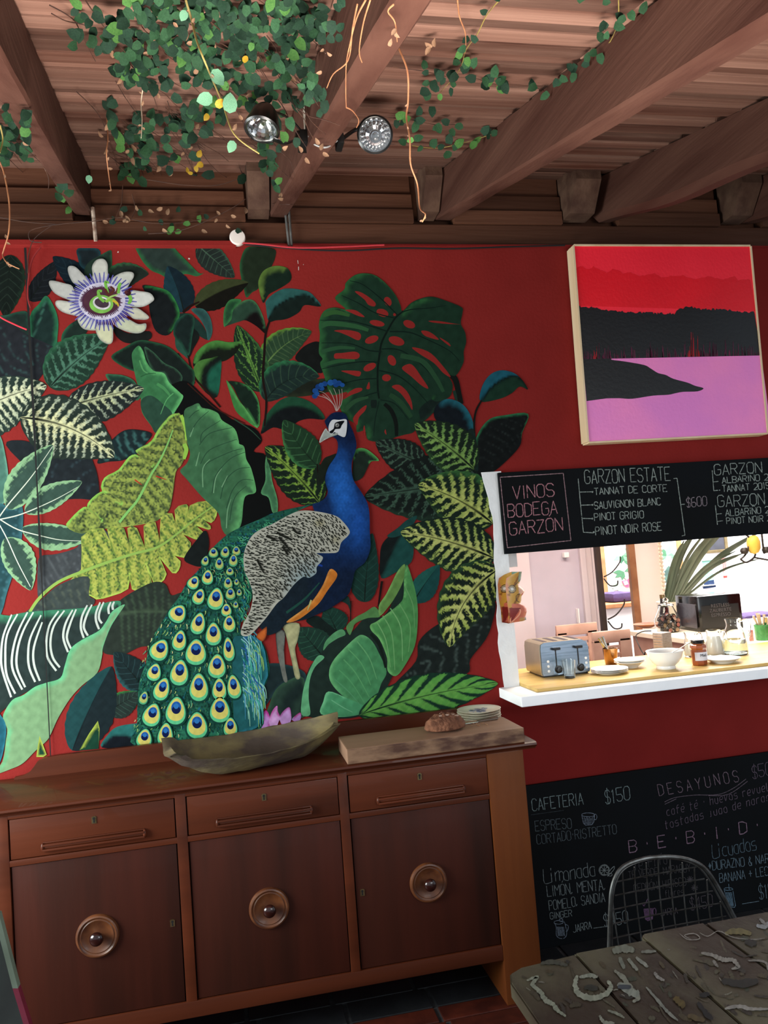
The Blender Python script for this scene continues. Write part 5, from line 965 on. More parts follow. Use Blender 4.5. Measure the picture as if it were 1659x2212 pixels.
strokes('P', bs, 'side_plumes', pk_)
# eye feathers: x, y, rx, ry, tilt in D4 px
eyes = [(715, 55, 38, 42, 0), (815, 50, 36, 48, .2), (910, 40, 34, 40, 0), (645, 125, 30, 42, .3), (765, 150, 36, 52, 0), (885, 120, 36, 54, .1), (855, 215, 32, 34, 0), (665, 265, 46, 62, .1), (545, 310, 46, 58, .5), (840, 315, 36, 50, 0), (912, 305, 20, 28, 0), (590, 430, 48, 68, .4), (735, 450, 66, 92, .15), (860, 405, 40, 52, 0), (935, 395, 22, 30, 0), (825, 545, 42, 54, 0), (905, 500, 22, 30, 0), (410, 575, 70, 78, .6), (585, 660, 58, 92, .25), (850, 660, 50, 72, 0), (715, 750, 64, 96, 0), (425, 805, 56, 86, .2), (255, 885, 74, 92, .5), (565, 905, 84, 108, .05), (845, 880, 46, 100, -.1), (210, 1075, 56, 74, .3), (425, 1080, 74, 108, .15), (745, 1025, 72, 100, .05), (275, 1220, 62, 98, .35), (590, 1205, 76, 116, .0), (765, 1220, 58, 92, 0), (890, 1200, 56, 100, -.15), (120, 1295, 36, 56, .3), (395, 1405, 82, 116, .1), (770, 1395, 82, 108, 0), (190, 1440, 72, 98, .3), (575, 1530, 84, 110, 0), (125, 1640, 62, 80, .2), (305, 1610, 62, 100, .1), (860, 1545, 56, 80, 0)]
def drop(x, y, rx, ry, t):
    out = []
    for a in np.linspace(0, 2*math.pi, 15, endpoint=False):
        px, py = rx*math.sin(a)*(1-.28*math.cos(a)), -ry*math.cos(a)*(1 if math.cos(a) < 0 else 1.02)
        py = py if math.cos(a) < .9 else py*1.02
        out.append((x+px*math.cos(t)-py*math.sin(t), y+px*math.sin(t)+py*math.cos(t)))
    return out
def flat_poly(L, name, parent):
    """many small flat shapes of one painted thing: (crop, pts, colour, layer)"""
    V = []; F = []; C_ = []
    for c, pts, h, lay_ in L:
        Q = np.array(crom(cc(c, pts), 3, True)); i0 = len(V); cen = Q.mean(0); al = np.vstack([Q, cen]); w_ = wallpt(al, lay_*.00004); V += list(w_); C_ += list(pig(al, np.tile(lin(h), (len(al), 1))*np.random.default_rng(i0).uniform(.9, 1.1, (len(al), 1)))); n = len(Q)
        F += [(i0+k, i0+(k+1) % n, i0+n) for k in range(n)]
    return sub(mesh(name, V, F, M_mural, cols=np.array(C_)), parent)
for x, y, rx, ry, t in eyes:
    t = -t if False else t
    dx, dy = math.sin(t)*ry*.22, -math.cos(t)*ry*.22
    big = rx > 40
    L = [('D4', drop(x, y+4, rx*1.16, ry*1.12, t), '123f36', 0), ('D4', drop(x, y, rx, ry, t), '5fc48c' if big else '55a878', 1), ('D4', drop(x+dx*.3, y+dy*.35, rx*.84, ry*.82, t), 'd6c96a' if big else 'b4bc68', 2), ('D4', circ(x+dx*1.1, y+dy*1.1, rx*.52, ry*.46, rot=t), '2058a4', 3), ('D4', circ(x+dx*.6, y+dy*.35, rx*.44, ry*.30, rot=t), '0c1a4a', 4), ('D4', circ(x+dx*1.7-2, y+dy*1.6, rx*.26, ry*.20, rot=t), '2f74b8', 5)]
    flat_poly(L, 'eye_feather', pk_)
Lay.n += 8
# body
def bodyfn(P, col):
    y = P[:, 1]; x = P[:, 0]; c = np.tile(lin('122a55'), (len(P), 1))
    m = np.exp(-((y-1060)/75)**2)*np.clip(1-((x-(728+(y-1000)*.18))/34)**2, 0, 1); c = mix(c, np.tile(lin('2260b4'), (len(P), 1)), m*1.1)
    m2 = np.exp(-((y-1130)/50)**2-((x-775)/22)**2); c = mix(c, np.tile(lin('1d50a0'), (len(P), 1)), m2)
    c = mix(c, np.tile(lin('101c30'), (len(P), 1)), np.clip((y-1190)/60, 0, .85)); c = mix(c, np.tile(lin('0d1a36'), (len(P), 1)), np.clip((975-y)/35, 0, .7))
    c = mix(c, np.tile(lin('16222c'), (len(P), 1)), np.clip((700-x)/40, 0, 1)*np.clip((y-1180)/40, 0, 1))
    return c*(1+.25*nz(P, .12, 3))[:, None]
bd = [(702, 913), (705, 905), (717, 893), (732, 890), (747, 895), (755, 915), (765, 938), (770, 965), (760, 1000), (763, 1035), (780, 1062), (793, 1085), (798, 1110), (799, 1150), (800, 1185), (788, 1215), (768, 1232), (762, 1255), (752, 1285), (720, 1310), (690, 1325), (660, 1338), (620, 1347), (605, 1362), (578, 1372), (560, 1355), (548, 1372), (575, 1330), (580, 1292), (622, 1252), (650, 1222), (672, 1185), (700, 1170), (690, 1130), (675, 1092), (686, 1086), (700, 1078), (708, 1062), (702, 1037), (709, 1010), (725, 985), (730, 965), (727, 950), (716, 940)]
body = poly('P', bd, '122a55', name='body', sp=4, fn=bodyfn, parent=pk_, label='deep blue neck and breast')
poly('D6', [(468, 92), (512, 112), (512, 150), (455, 230), (402, 310), (335, 372), (250, 430), (180, 440), (300, 350), (365, 285), (425, 190)], 'c8752c', E='d89a50', ew=4, ed=(-1, -.5), name='orange_wing_feather', parent=pk_, sp=3)
strokes('D6', [([(345, 295), (320, 365)], 14, 6, 'b8b070'), ([(180, 380), (300, 290), (400, 180)], 20, 8, '1f4a40'), ([(380, 20), (400, 40)], 30, 20, '2444a0'), ([(360, 50), (420, 70)], 18, 14, '1c3c90')], 'feather_strokes', pk_)
poly('D4', [(1080, 765), (1160, 690), (1172, 700), (1165, 770), (1130, 812)], 'c8642c', E='7a3a20', ew=3, name='orange_tuft', parent=pk_, sp=3)
# wing
wing = [(651, 1103), (686, 1105), (724, 1114), (740, 1126), (755, 1146), (752, 1157), (737, 1172), (730, 1192), (709, 1195), (684, 1195), (697, 1203), (694, 1213), (684, 1225), (683, 1238), (668, 1248), (655, 1246), (634, 1264), (614, 1290), (598, 1304), (577, 1332), (558, 1354), (538, 1373), (521, 1371), (524, 1350), (540, 1320), (546, 1285), (538, 1255), (528, 1232), (527, 1195), (541, 1162), (560, 1145), (590, 1131), (625, 1112)]
def wingfn(P, col):
    col = mix(col, np.tile(lin('8fa6ac'), (len(P), 1)), np.clip((P[:, 1]-1190)/60, 0, 1)*np.clip((P[:, 0]-600)/60, 0, 1)); return mix(col, np.tile(lin('9a9268'), (len(P), 1)), np.exp(-((P[:, 0]-690)/12)**2-((P[:, 1]-1130)/9)**2)*.7+np.exp(-((P[:, 0]-725)/12)**2-((P[:, 1]-1165)/10)**2)*.5)
wg = poly('P', wing, 'b2b1a3', name='wing', sp=4, fn=wingfn, parent=pk_, nzs=.12, label='pale wing barred with black')
from mathutils import geometry as _g
Wp = np.array(wing); bs = []
def inpoly(x, y):
    c = False; n = len(Wp); j = n-1
    for i in range(n):
        if (Wp[i, 1] > y) != (Wp[j, 1] > y) and x < (Wp[j, 0]-Wp[i, 0])*(y-Wp[i, 1])/(Wp[j, 1]-Wp[i, 1])+Wp[i, 0]: c = not c
        j = i
    return c
gy = 1104.
while gy < 1374:
    gx = 520+r8.uniform(0, 6)
    while gx < 756:
        x = gx+r8.uniform(-2, 2); y = gy+r8.uniform(-2.4, 2.4)
        if inpoly(x, y) and inpoly(x+4, y+2) and inpoly(x-3, y-2):
            a = .55+.35*math.sin(x*.03+y*.021)-.5*(y > 1290); L = r8.uniform(3, 7.5); w_ = r8.uniform(1.9, 3.5)
            bs.append(([(x-math.cos(a)*L*.6, y-math.sin(a)*L*.6), (x, y+r8.uniform(-1, 1.2)), (x+math.cos(a)*L*.6, y+math.sin(a)*L*.6+r8.uniform(-1, 1))], w_, w_*.6, r8.choice(['23261f', '2e302a', '1d201c', '3c3e36'])))
        gx += r8.uniform(6.0, 9.5)
    gy += 4.9
for p in ([(598, 1150), (612, 1158), (630, 1165)], [(602, 1160), (615, 1175), (628, 1190)], [(575, 1158), (590, 1164), (600, 1170)], [(555, 1208), (562, 1222), (570, 1238)], [(610, 1180), (620, 1195), (622, 1200)], [(633, 1142), (640, 1150), (650, 1154)]): bs.append((p, 6, 3, '20221c'))
strokes('P', bs, 'wing_bars', pk_)
# head
poly('D3', [(1345, 330), (1345, 270), (1375, 225), (1430, 225), (1490, 220), (1500, 260), (1490, 350), (1470, 372), (1420, 350), (1395, 330), (1370, 345)], 'd6d8dc', name='face_patch', parent=pk_, sp=3, nzs=.05)
flat_poly([('D3', [(1360, 340), (1350, 325), (1385, 300), (1395, 255), (1430, 238), (1478, 234), (1455, 270), (1440, 300), (1400, 305), (1380, 335)], '0c0e14', 0), ('D3', circ(1415, 270, 17, 17), '9a9a98', 1), ('D3', circ(1415, 270, 11, 11), '3a3a3c', 2), ('D3', circ(1412, 267, 5, 5), 'd0d0d0', 3)], 'eye', pk_); Lay.n += 3
poly('D3', [(1265, 420), (1275, 370), (1315, 300), (1335, 320), (1360, 345), (1415, 335), (1415, 352), (1360, 372), (1310, 395)], '9aa29c', E='d4d8d0', ew=2.5, ed=(-1, -.2), name='beak', parent=pk_, sp=2.5)
strokes('D3', [([(1405, 150), (1390, 100), (1350, 55), (1290, 10)], 5, 4, 'b09a90'), ([(1405, 150), (1380, 90), (1320, 40), (1240, 15)], 5, 4, 'b8a8a0'), ([(1408, 150), (1400, 90), (1380, 30), (1350, -30)], 5, 4, 'b8a8a0'), ([(1410, 150), (1415, 90), (1410, 20), (1385, -45)], 5, 4, 'b8a8a0'), ([(1412, 150), (1435, 90), (1440, 20), (1430, -35)], 5, 4, 'b8a8a0'), ([(1415, 150), (1450, 90), (1458, 20), (1455, -40)], 5, 4, 'b8a8a0'), ([(1408, 150), (1370, 70), (1310, 0), (1260, -20)], 4, 4, 'a89a92')], 'crest_stems', pk_)
flat_poly([('C5', circ(x, y, r, r*.9), h, k % 4) for k, (x, y, r, h) in enumerate([(1185, 1405, 24, '1a4484'), (1190, 1360, 26, '1c4a8c'), (1215, 1325, 26, '173c78'), (1240, 1310, 22, '1f5298'), (1270, 1300, 24, '1a4484'), (1245, 1340, 22, '1c4a8c'), (1320, 1290, 28, '22589c'), (1355, 1280, 22, '1c4a8c'), (1390, 1295, 26, '1a4484'), (1420, 1310, 20, '1d4f94'), (1365, 1310, 22, '174080'), (1205, 1385, 20, '1f5298')])], 'crest', pk_); Lay.n += 4
# ---- passion flower
pf = None
pet = [([(790, 370), (785, 300), (820, 245), (880, 233), (915, 270), (920, 330), (915, 430), (790, 430)], 'd4d4ca'), ([(645, 450), (600, 400), (578, 330), (590, 295), (640, 300), (690, 345), (740, 400), (760, 440)], 'c4c4c0'), ([(620, 470), (540, 440), (460, 420), (420, 425), (425, 470), (470, 530), (560, 575), (640, 590)], 'c8c8c2'), ([(640, 620), (540, 590), (480, 592), (475, 630), (520, 680), (600, 710), (680, 715)], 'd8d6ca'), ([(720, 720), (665, 740), (670, 780), (710, 830), (780, 845), (830, 835), (820, 770)], 'd2d6c0'), ([(830, 800), (815, 840), (850, 920), (920, 962), (960, 940), (965, 860), (950, 800)], 'd8d8b4'), ([(980, 800), (1040, 740), (1100, 750), (1180, 790), (1245, 785), (1240, 840), (1180, 870), (1080, 855)], 'ccd0b4'), ([(1130, 740), (1080, 670), (1160, 650), (1230, 690), (1272, 730), (1250, 752), (1190, 752)], 'd4d2bc'), ([(1110, 510), (1200, 510), (1280, 525), (1315, 570), (1300, 600), (1230, 640), (1150, 645), (1060, 620)], 'dcdcd6'), ([(945, 430), (980, 380), (1060, 345), (1130, 348), (1142, 385), (1110, 440), (1070, 500), (1000, 500)], 'd0d2c8')]
fwr = poly('C4', circ(870, 590, 200, 180), '6a68b0', name='painted_passion_flower', sp=6, label='white and purple passion flower')
for pts, h in pet: poly('C4', pts, h, E='9c9c96', ew=3.2, name='petal', sp=4, parent=fwr, nzs=.08)
bs = []
for i in range(92):
    a = 2*math.pi*i/92; ca, sa = math.cos(a), math.sin(a); r0 = 1.; j = r8.uniform(.94, 1.06)
    x0, y0 = 870+185*ca, 592+150*sa; x1, y1 = 868+(288*j)*ca, 600+(240*j)*sa
    if i % 2 == 0: bs.append(([(x0, y0), (x1, y1)], 15, 10, r8.choice(['6562ae', '5654a0', '7472b8'])))
    else: bs.append(([(x0, y0), (x0+(x1-x0)*.75, y0+(y1-y0)*.75)], 8, 5, r8.choice(['b8b4dc', 'cfcce6'])))
strokes('C4', bs, 'purple_filaments', fwr)
poly('C4', circ(870, 595, 200, 160), 'd2cce0', name='inner_ring', sp=5, parent=fwr)
bs = []
for i in range(70):
    a = 2*math.pi*i/70; j = r8.uniform(.95, 1.08); bs.append(([(862+150*math.cos(a), 595+112*math.sin(a)), (862+172*j*math.cos(a), 597+132*j*math.sin(a))], 13, 7, '4e2a44'))
poly('C4', circ(862, 595, 158, 120), '52303e', name='inner_ring', sp=5, parent=fwr); strokes('C4', bs, 'inner_filaments', fwr)
poly('C4', circ(865, 620, 102, 78), '84c058', name='inner_ring', sp=4, parent=fwr); poly('C4', circ(868, 612, 76, 55, rot=.2), 'dcd8dc', name='inner_ring', sp=4, parent=fwr); poly('C4', circ(868, 610, 62, 40, rot=.25), '4a3a44', name='inner_ring', sp=4, parent=fwr)
strokes('C4', [([(985, 545), (1060, 555), (1110, 530)], 24, 20, 'c8bcc8'), ([(900, 600), (940, 560), (1000, 540)], 18, 14, 'a8cc70'), ([(905, 600), (960, 580), (1000, 620)], 22, 26, '8cc04c'), ([(960, 590), (1000, 610), (1010, 640)], 20, 12, 'd8b83c'), ([(890, 600), (850, 560), (840, 510), (870, 510)], 30, 24, '7cbc50'), ([(920, 530), (905, 470), (900, 430), (930, 440)], 28, 20, '7cc050'), ([(1010, 530), (1015, 470), (1030, 440)], 30, 24, '7cc050'), ([(1100, 540), (1115, 580), (1095, 620)], 34, 24, '7cbc50'), ([(895, 490), (930, 540), (970, 500), (940, 470)], 26, 20, '5c3028'), ([(990, 530), (1000, 480)], 14, 10, '6a3830')], 'stamens', fwr)
flat_poly([('C4', circ(1092, 525, 26, 24), '3c1c20', 0), ('C4', circ(1075, 520, 14, 14), '5a2c2e', 1)], 'stigma', fwr); Lay.n += 3
# plaster chips
bs = [([(643, 562), (644, 570)], 1.6, 1, 'd8d0c8'), ([(645, 576), (645, 584)], 1.8, 1.4, 'd8d0c8'), ([(655, 571), (656, 572)], 1.6, 1.6, 'c8c0b8'), ([(254, 544), (256, 545)], 4, 3, 'e0dcd4'), ([(407, 558), (410, 560)], 3.4, 3, 'e0dcd4')]
strokes('P', bs, 'paint_chips')
print('mural layers', Lay.n)
# ------------------------------------------------------------ serving hatch, kitchen and dining room
e1 = lambda x, y: (1040+x/5.268, 1120+y/5.268); e2 = lambda x, y: (1260+x/4.158, 1130+y/4.158)
M_top = mat('yellow_pine_worktop', 'c8a860', .45, c2='a88848', scale=8, stretch=(.2, 1.6, 1), bump=.1)
M_gl = mat('clear_glass', (.95, .97, .96), .03, trans=1, ior=1.3, c2=(.90, .93, .92), scale=3)
M_china = mat('white_china', (.86, .86, .84), .15, c2=(.82, .82, .80), scale=4)
M_mil = mat('milk', (.88, .86, .80), .3, c2=(.84, .82, .76), scale=4)
M_cham = mat('brushed_champagne_steel', 'a89c88', .35, metal=.85, c2='98907c', scale=6)
M_sst = mat('blue_grey_brushed_steel', '8c98a6', .25, metal=.9, c2='70808e', scale=30, stretch=(.2, 1, 4))
M_blk = mat('black_plastic', '0c0b0c', .25, c2='161415', scale=20)
M_cop = mat('copper_coloured_metal', 'b48a60', .2, metal=.9, c2='8a5e3c', scale=12)
wt = B().box(1.245, 3.55, 3.185, 3.78, 1.0005, CT, .002).build('worktop', M_top); tag(origin(wt, (2.2, 3.48, 1.0005)), 'yellow pine worktop behind the white sill of the hatch', 'worktop')
def lath(name, prof, m, loc, label=None, cat=None, group=None, parent=None, n=40, M=None):
    o = B().lathe(prof, n, M).build(name, m, None, True); o.location = loc
    if parent: o.location = (0, 0, 0); COL.objects.unlink(o) if False else None; sub(o, parent) if False else setattr(o, 'parent', parent); o.location = loc
    if label: tag(o, label, cat, group)
    return o
# toaster
t0 = PZ(1171, 1465, CT); t1 = PZ(1277, 1454, CT); ang = math.atan2(t1.y-t0.y, t1.x-t0.x); TW = (t1-t0).length
to = empty('toaster', (t0.x, t0.y, CT), ang); tag(to, 'four slot steel toaster with black levers at the left of the hatch', 'toaster')
TH = .158; TD = .215
b_ = B(); outl = [(0.004, .008), (TW-.004, .008), (TW, .02), (TW, TH-.035), (TW-.008, TH-.012), (TW-.03, TH), (.02, TH), (.004, TH-.008), (0, TH-.03), (0, .02)]
b_.prism([(x, z) for x, z in outl], .006, TD, 'y'); b_.build('body', M_cham, to, True)
B().prism([(x*.97+.004, z) for x, z in outl if z < TH-.005 or True], .0, .007, 'y').build('front_panel', M_sst, to)
B().box(.012, TW-.01, .012, TD-.01, 0, .009).build('foot', M_blk, to)
for k in range(4): B().box(.03+k*.052, .052+k*.052, .04, TD-.03, TH-.001, TH+.0012).build('slot', M_blk, to)
for x in (.075, .182):
    B().box(x-.003, x+.003, -.001, .003, .045, TH-.03).build('lever_track', M_blk, to); B().box(x-.018, x+.018, -.022, .002, TH-.036, TH-.024, .003).build('lever', M_blk, to)
    B().lathe([(.018, 0), (.018, .003), (.013, .004), (.012, .012), (0, .013)], 20, Matrix.Translation((x+.008, 0, .032)) @ Matrix.Rotation(math.pi/2, 4, 'X')).build('dial', M_blk, to, True)
    for k in range(3): B().lathe([(.006, 0), (.006, .003), (0, .004)], 12, Matrix.Translation((x+(-.040 if x < .1 else .036), 0, .028+k*.022)) @ Matrix.Rotation(math.pi/2, 4, 'X')).build('button', M_china, to, True)
# tumbler
p = PZ(1237, 1466, CT); lath('glass_tumbler', [(0, 0), (.023, 0), (.024, .003), (.031, .082), (.029, .082), (.0225, .012), (0, .011)], M_gl, (p.x, p.y+.028, CT), 'small clear glass tumbler in front of the toaster', 'glass')
# plates and bowls
p = PZ(1335, 1459, CT)
for i in range(3): lath('saucer', plate_prof(.083, .011), M_china, (p.x, p.y+.078, CT+i*.0068), ['lowest of three white saucers stacked right of the toaster', 'middle of three white saucers stacked right of the toaster', 'topmost of three white saucers stacked right of the toaster'][i], 'saucer', 'white saucers stacked beside the toaster')
p = PZ(1372, 1444, CT)
for i in range(2): lath('soup_plate', [(0, 0), (.035, 0), (.036, .004), (.055, .020), (.073, .028), (.072, .030), (.053, .0235), (.03, .009), (0, .008)], M_china, (p.x, p.y+.045, CT+i*.010), ['lower of two white soup plates behind the saucers', 'upper of two white soup plates behind the saucers'][i], 'plate', 'white soup plates behind the saucers')
# cup of utensils
p = PZ(1329, 1437, CT); uc = empty('utensil_cup', (p.x, p.y+.04, CT)); tag(uc, 'copper coloured cup holding cutlery beside the toaster', 'cup')
B().lathe([(0, 0), (.026, 0), (.028, .004), (.037, .078), (.035, .078), (.026, .01), (0, .009)], 32).build('cup_body', M_cop, uc, True)
for i, (a, l, hx) in enumerate(((2.6, .12, 'table spoon'), (2.2, .125, 'knife'), (3.0, .10, 'fork'))):
    o = B().tube([(0, 0, .012), (math.cos(a)*.022, math.sin(a)*.01, .075), (math.cos(a)*.052, math.sin(a)*.015, l+.012)], .0032, 8, r2=.0085, flat=.5).build('spoon', M_steel, None, True); o.location = (p.x+i*.006-.004, p.y+.04, CT)
    tag(o, ['steel spoon leaning furthest left in the copper cup', 'steel spoon standing tallest in the copper cup', 'shortest steel spoon leaning in the copper cup'][i], 'spoon', 'cutlery in the copper cup')
# serving bowl and spoon
p = PZ(1450, 1446, CT); bx = (p.x, p.y+.042, CT)
lath('serving_bowl', [(0, 0), (.042, 0), (.044, .006), (.042, .014), (.058, .028), (.074, .052), (.080, .074), (.084, .079), (.083, .082), (.077, .078), (.070, .052), (.052, .030), (0, .02)], M_china, bx, 'white footed serving bowl with a spoon in the middle of the hatch', 'bowl')
jm = lath('jam', [(0, 0), (.070, 0), (.072, .003), (0, .004)], mat('dark_red_jam', '4a2420', .3, c2='3a1c1c', scale=20), (bx[0], bx[1], CT+.058), 'dark red jam inside the white serving bowl', 'jam'); jm['kind'] = 'stuff'
so = B().tube([(.02, 0, .063), (.06, -.02, .083), (.115, -.035, .112)], .0035, 8, r2=.005, flat=.5).build('serving_spoon', M_steel, None, True); so.location = bx; tag(so, 'steel spoon sticking out of the white serving bowl', 'spoon')
# honey jar
p = PZ(1520, 1438, CT); hj = empty('honey_jar', (p.x, p.y+.03, CT)); tag(hj, 'amber honey jar with black lid and white label', 'jar')
M_hon = mat('amber_honey', 'a8582a', .12, c2='8a3c1c', scale=6, coat=.6)
B().lathe([(0, 0), (.031, 0), (.035, .006), (.035, .062), (.033, .072), (.037, .08), (.034, .092), (.027, .098), (.027, .102), (0, .102)], 8).build('jar_body', M_hon, hj)
B().lathe([(0, .102), (.029, .1), (.030, .102), (.030, .114), (.028, .116), (0, .116)], 32).build('lid', M_blk, hj, True)
lv = []; lf_ = []
for i in range(13):
    a = -math.pi/2-1.05+i*.165; lv += [(.0368*math.cos(a), .0368*math.sin(a), .024), (.0368*math.cos(a), .0368*math.sin(a), .062)]
    if i: lf_.append((2*i-2, 2*i, 2*i+1, 2*i-1))
mesh('label', lv, lf_, mat('white_paper_label', 'dfe0ea', .7, c2='d4d4e0', scale=10), hj)
def text3d(s, size, m, parent, loc, rot, ext=.0004, name='lettering'):
    cu = bpy.data.curves.new('t', 'FONT'); cu.body = s; cu.size = size; cu.extrude = ext; cu.align_x = 'CENTER'; cu.resolution_u = 3
    o = bpy.data.objects.new('t', cu); COL.objects.link(o); dg = bpy.context.evaluated_depsgraph_get(); dg.update(); me = bpy.data.meshes.new_from_object(o.evaluated_get(dg)); bpy.data.objects.remove(o)
    me.materials.clear(); me.materials.append(m); q = bpy.data.objects.new(name, me); link(q, parent); q.location = loc; q.rotation_euler = rot; return q
text3d('Miel', .018, mat('black_ink', '1a1a22', .6, c2='222228', scale=9), hj, (-.001, -.0374, .042), (math.pi/2, 0, 0))
p = PZ(1580, 1434, CT); lath('shallow_plate', [(0, 0), (.045, 0), (.047, .004), (.070, .014), (.080, .020), (.079, .022), (.045, .009), (0, .008)], M_china, (p.x, p.y+.065, CT), 'white shallow plate between the honey jar and the right edge', 'plate')
# jugs
def jug(name, px, py, r, h, fillh, fm, label, neck=.75):
    p = PZ(px, py, CT); j = empty(name, (p.x, p.y+r, CT)); tag(j, label, 'jug')
    pr = [(0, 0), (r*.9, 0), (r, .006), (r*1.02, h*.35), (r*.9, h*.6), (r*neck, h*.8), (r*neck*1.02, h*.9), (r*neck*1.15, h)]
    B().lathe(pr+[(a-.003, max(z, .005)) for a, z in pr[:0:-1]]+[(0, .006)], 36).build('jug_body', M_gl, j, True)
    if fillh: B().lathe([(0, .008), (r*.86, .008), (r*.96, .012)]+[(a-.005, z) for a, z in pr[3:] if z < fillh]+[(np.interp(fillh, [q[1] for q in pr], [q[0] for q in pr])-.005, fillh), (0, fillh)], 32).build('milk' if fm is M_mil else 'water', fm, j, True)
    B().tube(crom([(r*neck*.95, 0, h*.9), (r*1.5, 0, h*.92), (r*1.6, 0, h*.6), (r*1.0, 0, h*.32)], 5), .005, 8).build('handle', M_gl, j, True)
    return j
jug('milk_jug', 1557, 1418, .042, .125, .098, M_mil, 'glass jug of white milk right of the honey jar')
jug('milk_jug', 1505, 1420, .036, .12, .07, M_mil, 'slim glass jug of milk behind the honey jar')
jug('water_jug', 1606, 1416, .056, .175, .075, mat('water', (.75, .85, .82), .02, trans=.9, ior=1.2, c2=(.7, .8, .78), scale=3), 'tall clear glass water jug at the right of the hatch', .6)
# carton / grater tower
p = PY(1433, 1405, 3.62); gr = empty('ribbed_carton', (p.x, 3.62, CT), .35); tag(gr, 'tall pale carton with ribbed sides behind the white bowl', 'carton')
B().box(-.034, .034, -.03, .03, 0, .128, .002).build('carton_body', mat('grey_beige_card', 'a49c98', .7, c2='948a84', scale=60, stretch=(1, 1, 3)), gr)
for k in range(9): B().box(-.0355, -.034, -.026, .026, .008+k*.013, .014+k*.013).build('rib', mat('pink_beige_card', 'b8a090', .7, c2='a89080', scale=40) if k == 0 else bpy.data.materials['pink_beige_card'], gr)
# inner counter
ic = empty('inner_counter', (2.9, 4.4, FLOOR)); tag(ic, 'pink sided kitchen counter with white top running away from the hatch', 'counter')
a = PZ(1344, 1364, CT); c_ = PZ(1488, 1378, CT)
ix = .5*(a.x+c_.x); yb_ = a.y
sub(B().box(ix, 3.7, 3.79, yb_, CT-.03, CT, .003).build('counter_top', M_cream), ic)
sub(B().box(ix+.02, 3.66, 3.83, yb_-.02, FLOOR, CT-.03).build('counter_side', mat('dusty_pink_paint', 'b08c7e', .7, c2='9a7668', scale=4)), ic)
print('inner counter', ix, yb_, c_)
ICZ = CT
# capsule jar
p = PZ(1457, 1367, ICZ); cj = empty('capsule_jar', (p.x, p.y+.07, ICZ)); tag(cj, 'round glass jar of black coffee capsules with a ball lid', 'jar')
pr = [(0, 0), (.055, 0), (.066, .008), (.082, .05), (.080, .085), (.055, .135), (.043, .16), (.046, .168)]
B().lathe(pr+[(a_-.003, max(z, .005)) for a_, z in pr[:0:-1]]+[(0, .006)], 36).build('jar_body', M_gl, cj, True)
B().lathe([(.048, .168), (.050, .174), (.03, .182), (.012, .186), (.011, .19), (.020, .198), (.020, .208), (.010, .217), (0, .219)], 28).build('lid', M_gl, cj, True)
r9 = random.Random(6); capc = [mat('capsule_foil_'+h, h, .3, metal=.3, c2='a08878', scale=20) for h in ('c0a090', '9a2a28', 'b89868')]
cm = B().lathe([(0, 0), (.010, 0), (.0145, .022), (.0175, .024), (.0175, .025), (0, .0255)], 14)
cap0 = cm.build('coffee_capsule', M_blk, None, True); cf = [B().lathe([(0, .0256), (.0135, .0256), (.0135, .0264), (0, .0266)], 14).build('capsule_foil', m, None) for m in capc]
for o in cf: o.parent = cap0
cds = [cap0.data]; fds = [o.data for o in cf]
for o in cf: bpy.data.objects.remove(o)
k = 0
for lay_ in range(4):
    rr = [.045, .056, .055, .04][lay_]; nn_ = [6, 8, 8, 5][lay_]
    for i in range(nn_+1):
        a_ = 2*math.pi*i/nn_+lay_*.4; q = (rr*math.cos(a_), rr*math.sin(a_)) if i < nn_ else (0, 0)
        o = cap0 if k == 0 else bpy.data.objects.new('coffee_capsule', cds[0])
        if k: link(o)
        o.location = (p.x+q[0], p.y+.07+q[1], ICZ+.022+lay_*.027); o.rotation_euler = (r9.uniform(1.0, 2.0), r9.uniform(-.5, .5), r9.uniform(-.6, .6))
        tag(o, 'black coffee capsule inside the round glass jar', 'capsule', 'coffee capsules in the glass jar')
        fo = bpy.data.objects.new('foil', fds[k % 3]); link(fo, o); k += 1
# espresso box
q0 = PZ(1513, 1366, ICZ); q1 = PY(1595, 1335, q0.y); wd_ = (q1.x-q0.x)*1.05
eb = empty('espresso_box', (q0.x-.0, q0.y, ICZ), -.10); tag(eb, 'glossy black espresso box with embossed lettering on the inner counter', 'box')
EH = PY(1513, 1288, q0.y).z-ICZ; print('espresso', q0, wd_, EH)
B().box(0, wd_, 0, .30, 0, EH, .012).build('box_body', mat('gloss_black', '070707', .12, c2='0c0c0c', scale=5), eb, True)
B().box(.02, wd_-.02, -.002, .004, .02, EH-.06, .002).build('front_panel', M_blk, eb); B().box(-.003, .004, .03, .27, .02, EH-.05, .002).build('side_panel', mat('grey_window', '4a464c', .2, c2='35323a', scale=6), eb)
mt_ = mat('dark_grey_emboss', '464346', .4, c2='3a383a', scale=9)
for s_, z in (('RESTLESS', .66), ('ZAUBERTE', .53), ('ESPRESSO', .40)): text3d(s_, .030, mt_, eb, (wd_*.5, -.0035, EH*z), (math.pi/2, 0, 0))
# small bottle behind jar
p = PZ(1474, 1362, ICZ); bt = empty('dark_bottle', (p.x, p.y+.2, ICZ)); tag(bt, 'dark bottle with brass cap between capsule jar and black box', 'bottle')
B().lathe([(0, 0), (.035, 0), (.036, .14), (.018, .17), (.016, .2), (0, .2)], 24).build('bottle_body', M_blk, bt, True); B().lathe([(0, .2), (.018, .2), (.018, .225), (0, .226)], 20).build('cap', M_brass, bt, True)
p = PZ(1402, 1357, ICZ); lath('wooden_dish', [(0, 0), (.03, 0), (.07, .018), (.092, .028), (.088, .03), (.06, .018), (0, .008)], mat('orange_wood', 'b0703c', .5, c2='8a4c24', scale=10), (p.x, p.y+.03, ICZ), 'shallow orange wooden dish on the far end of the inner counter', 'dish')
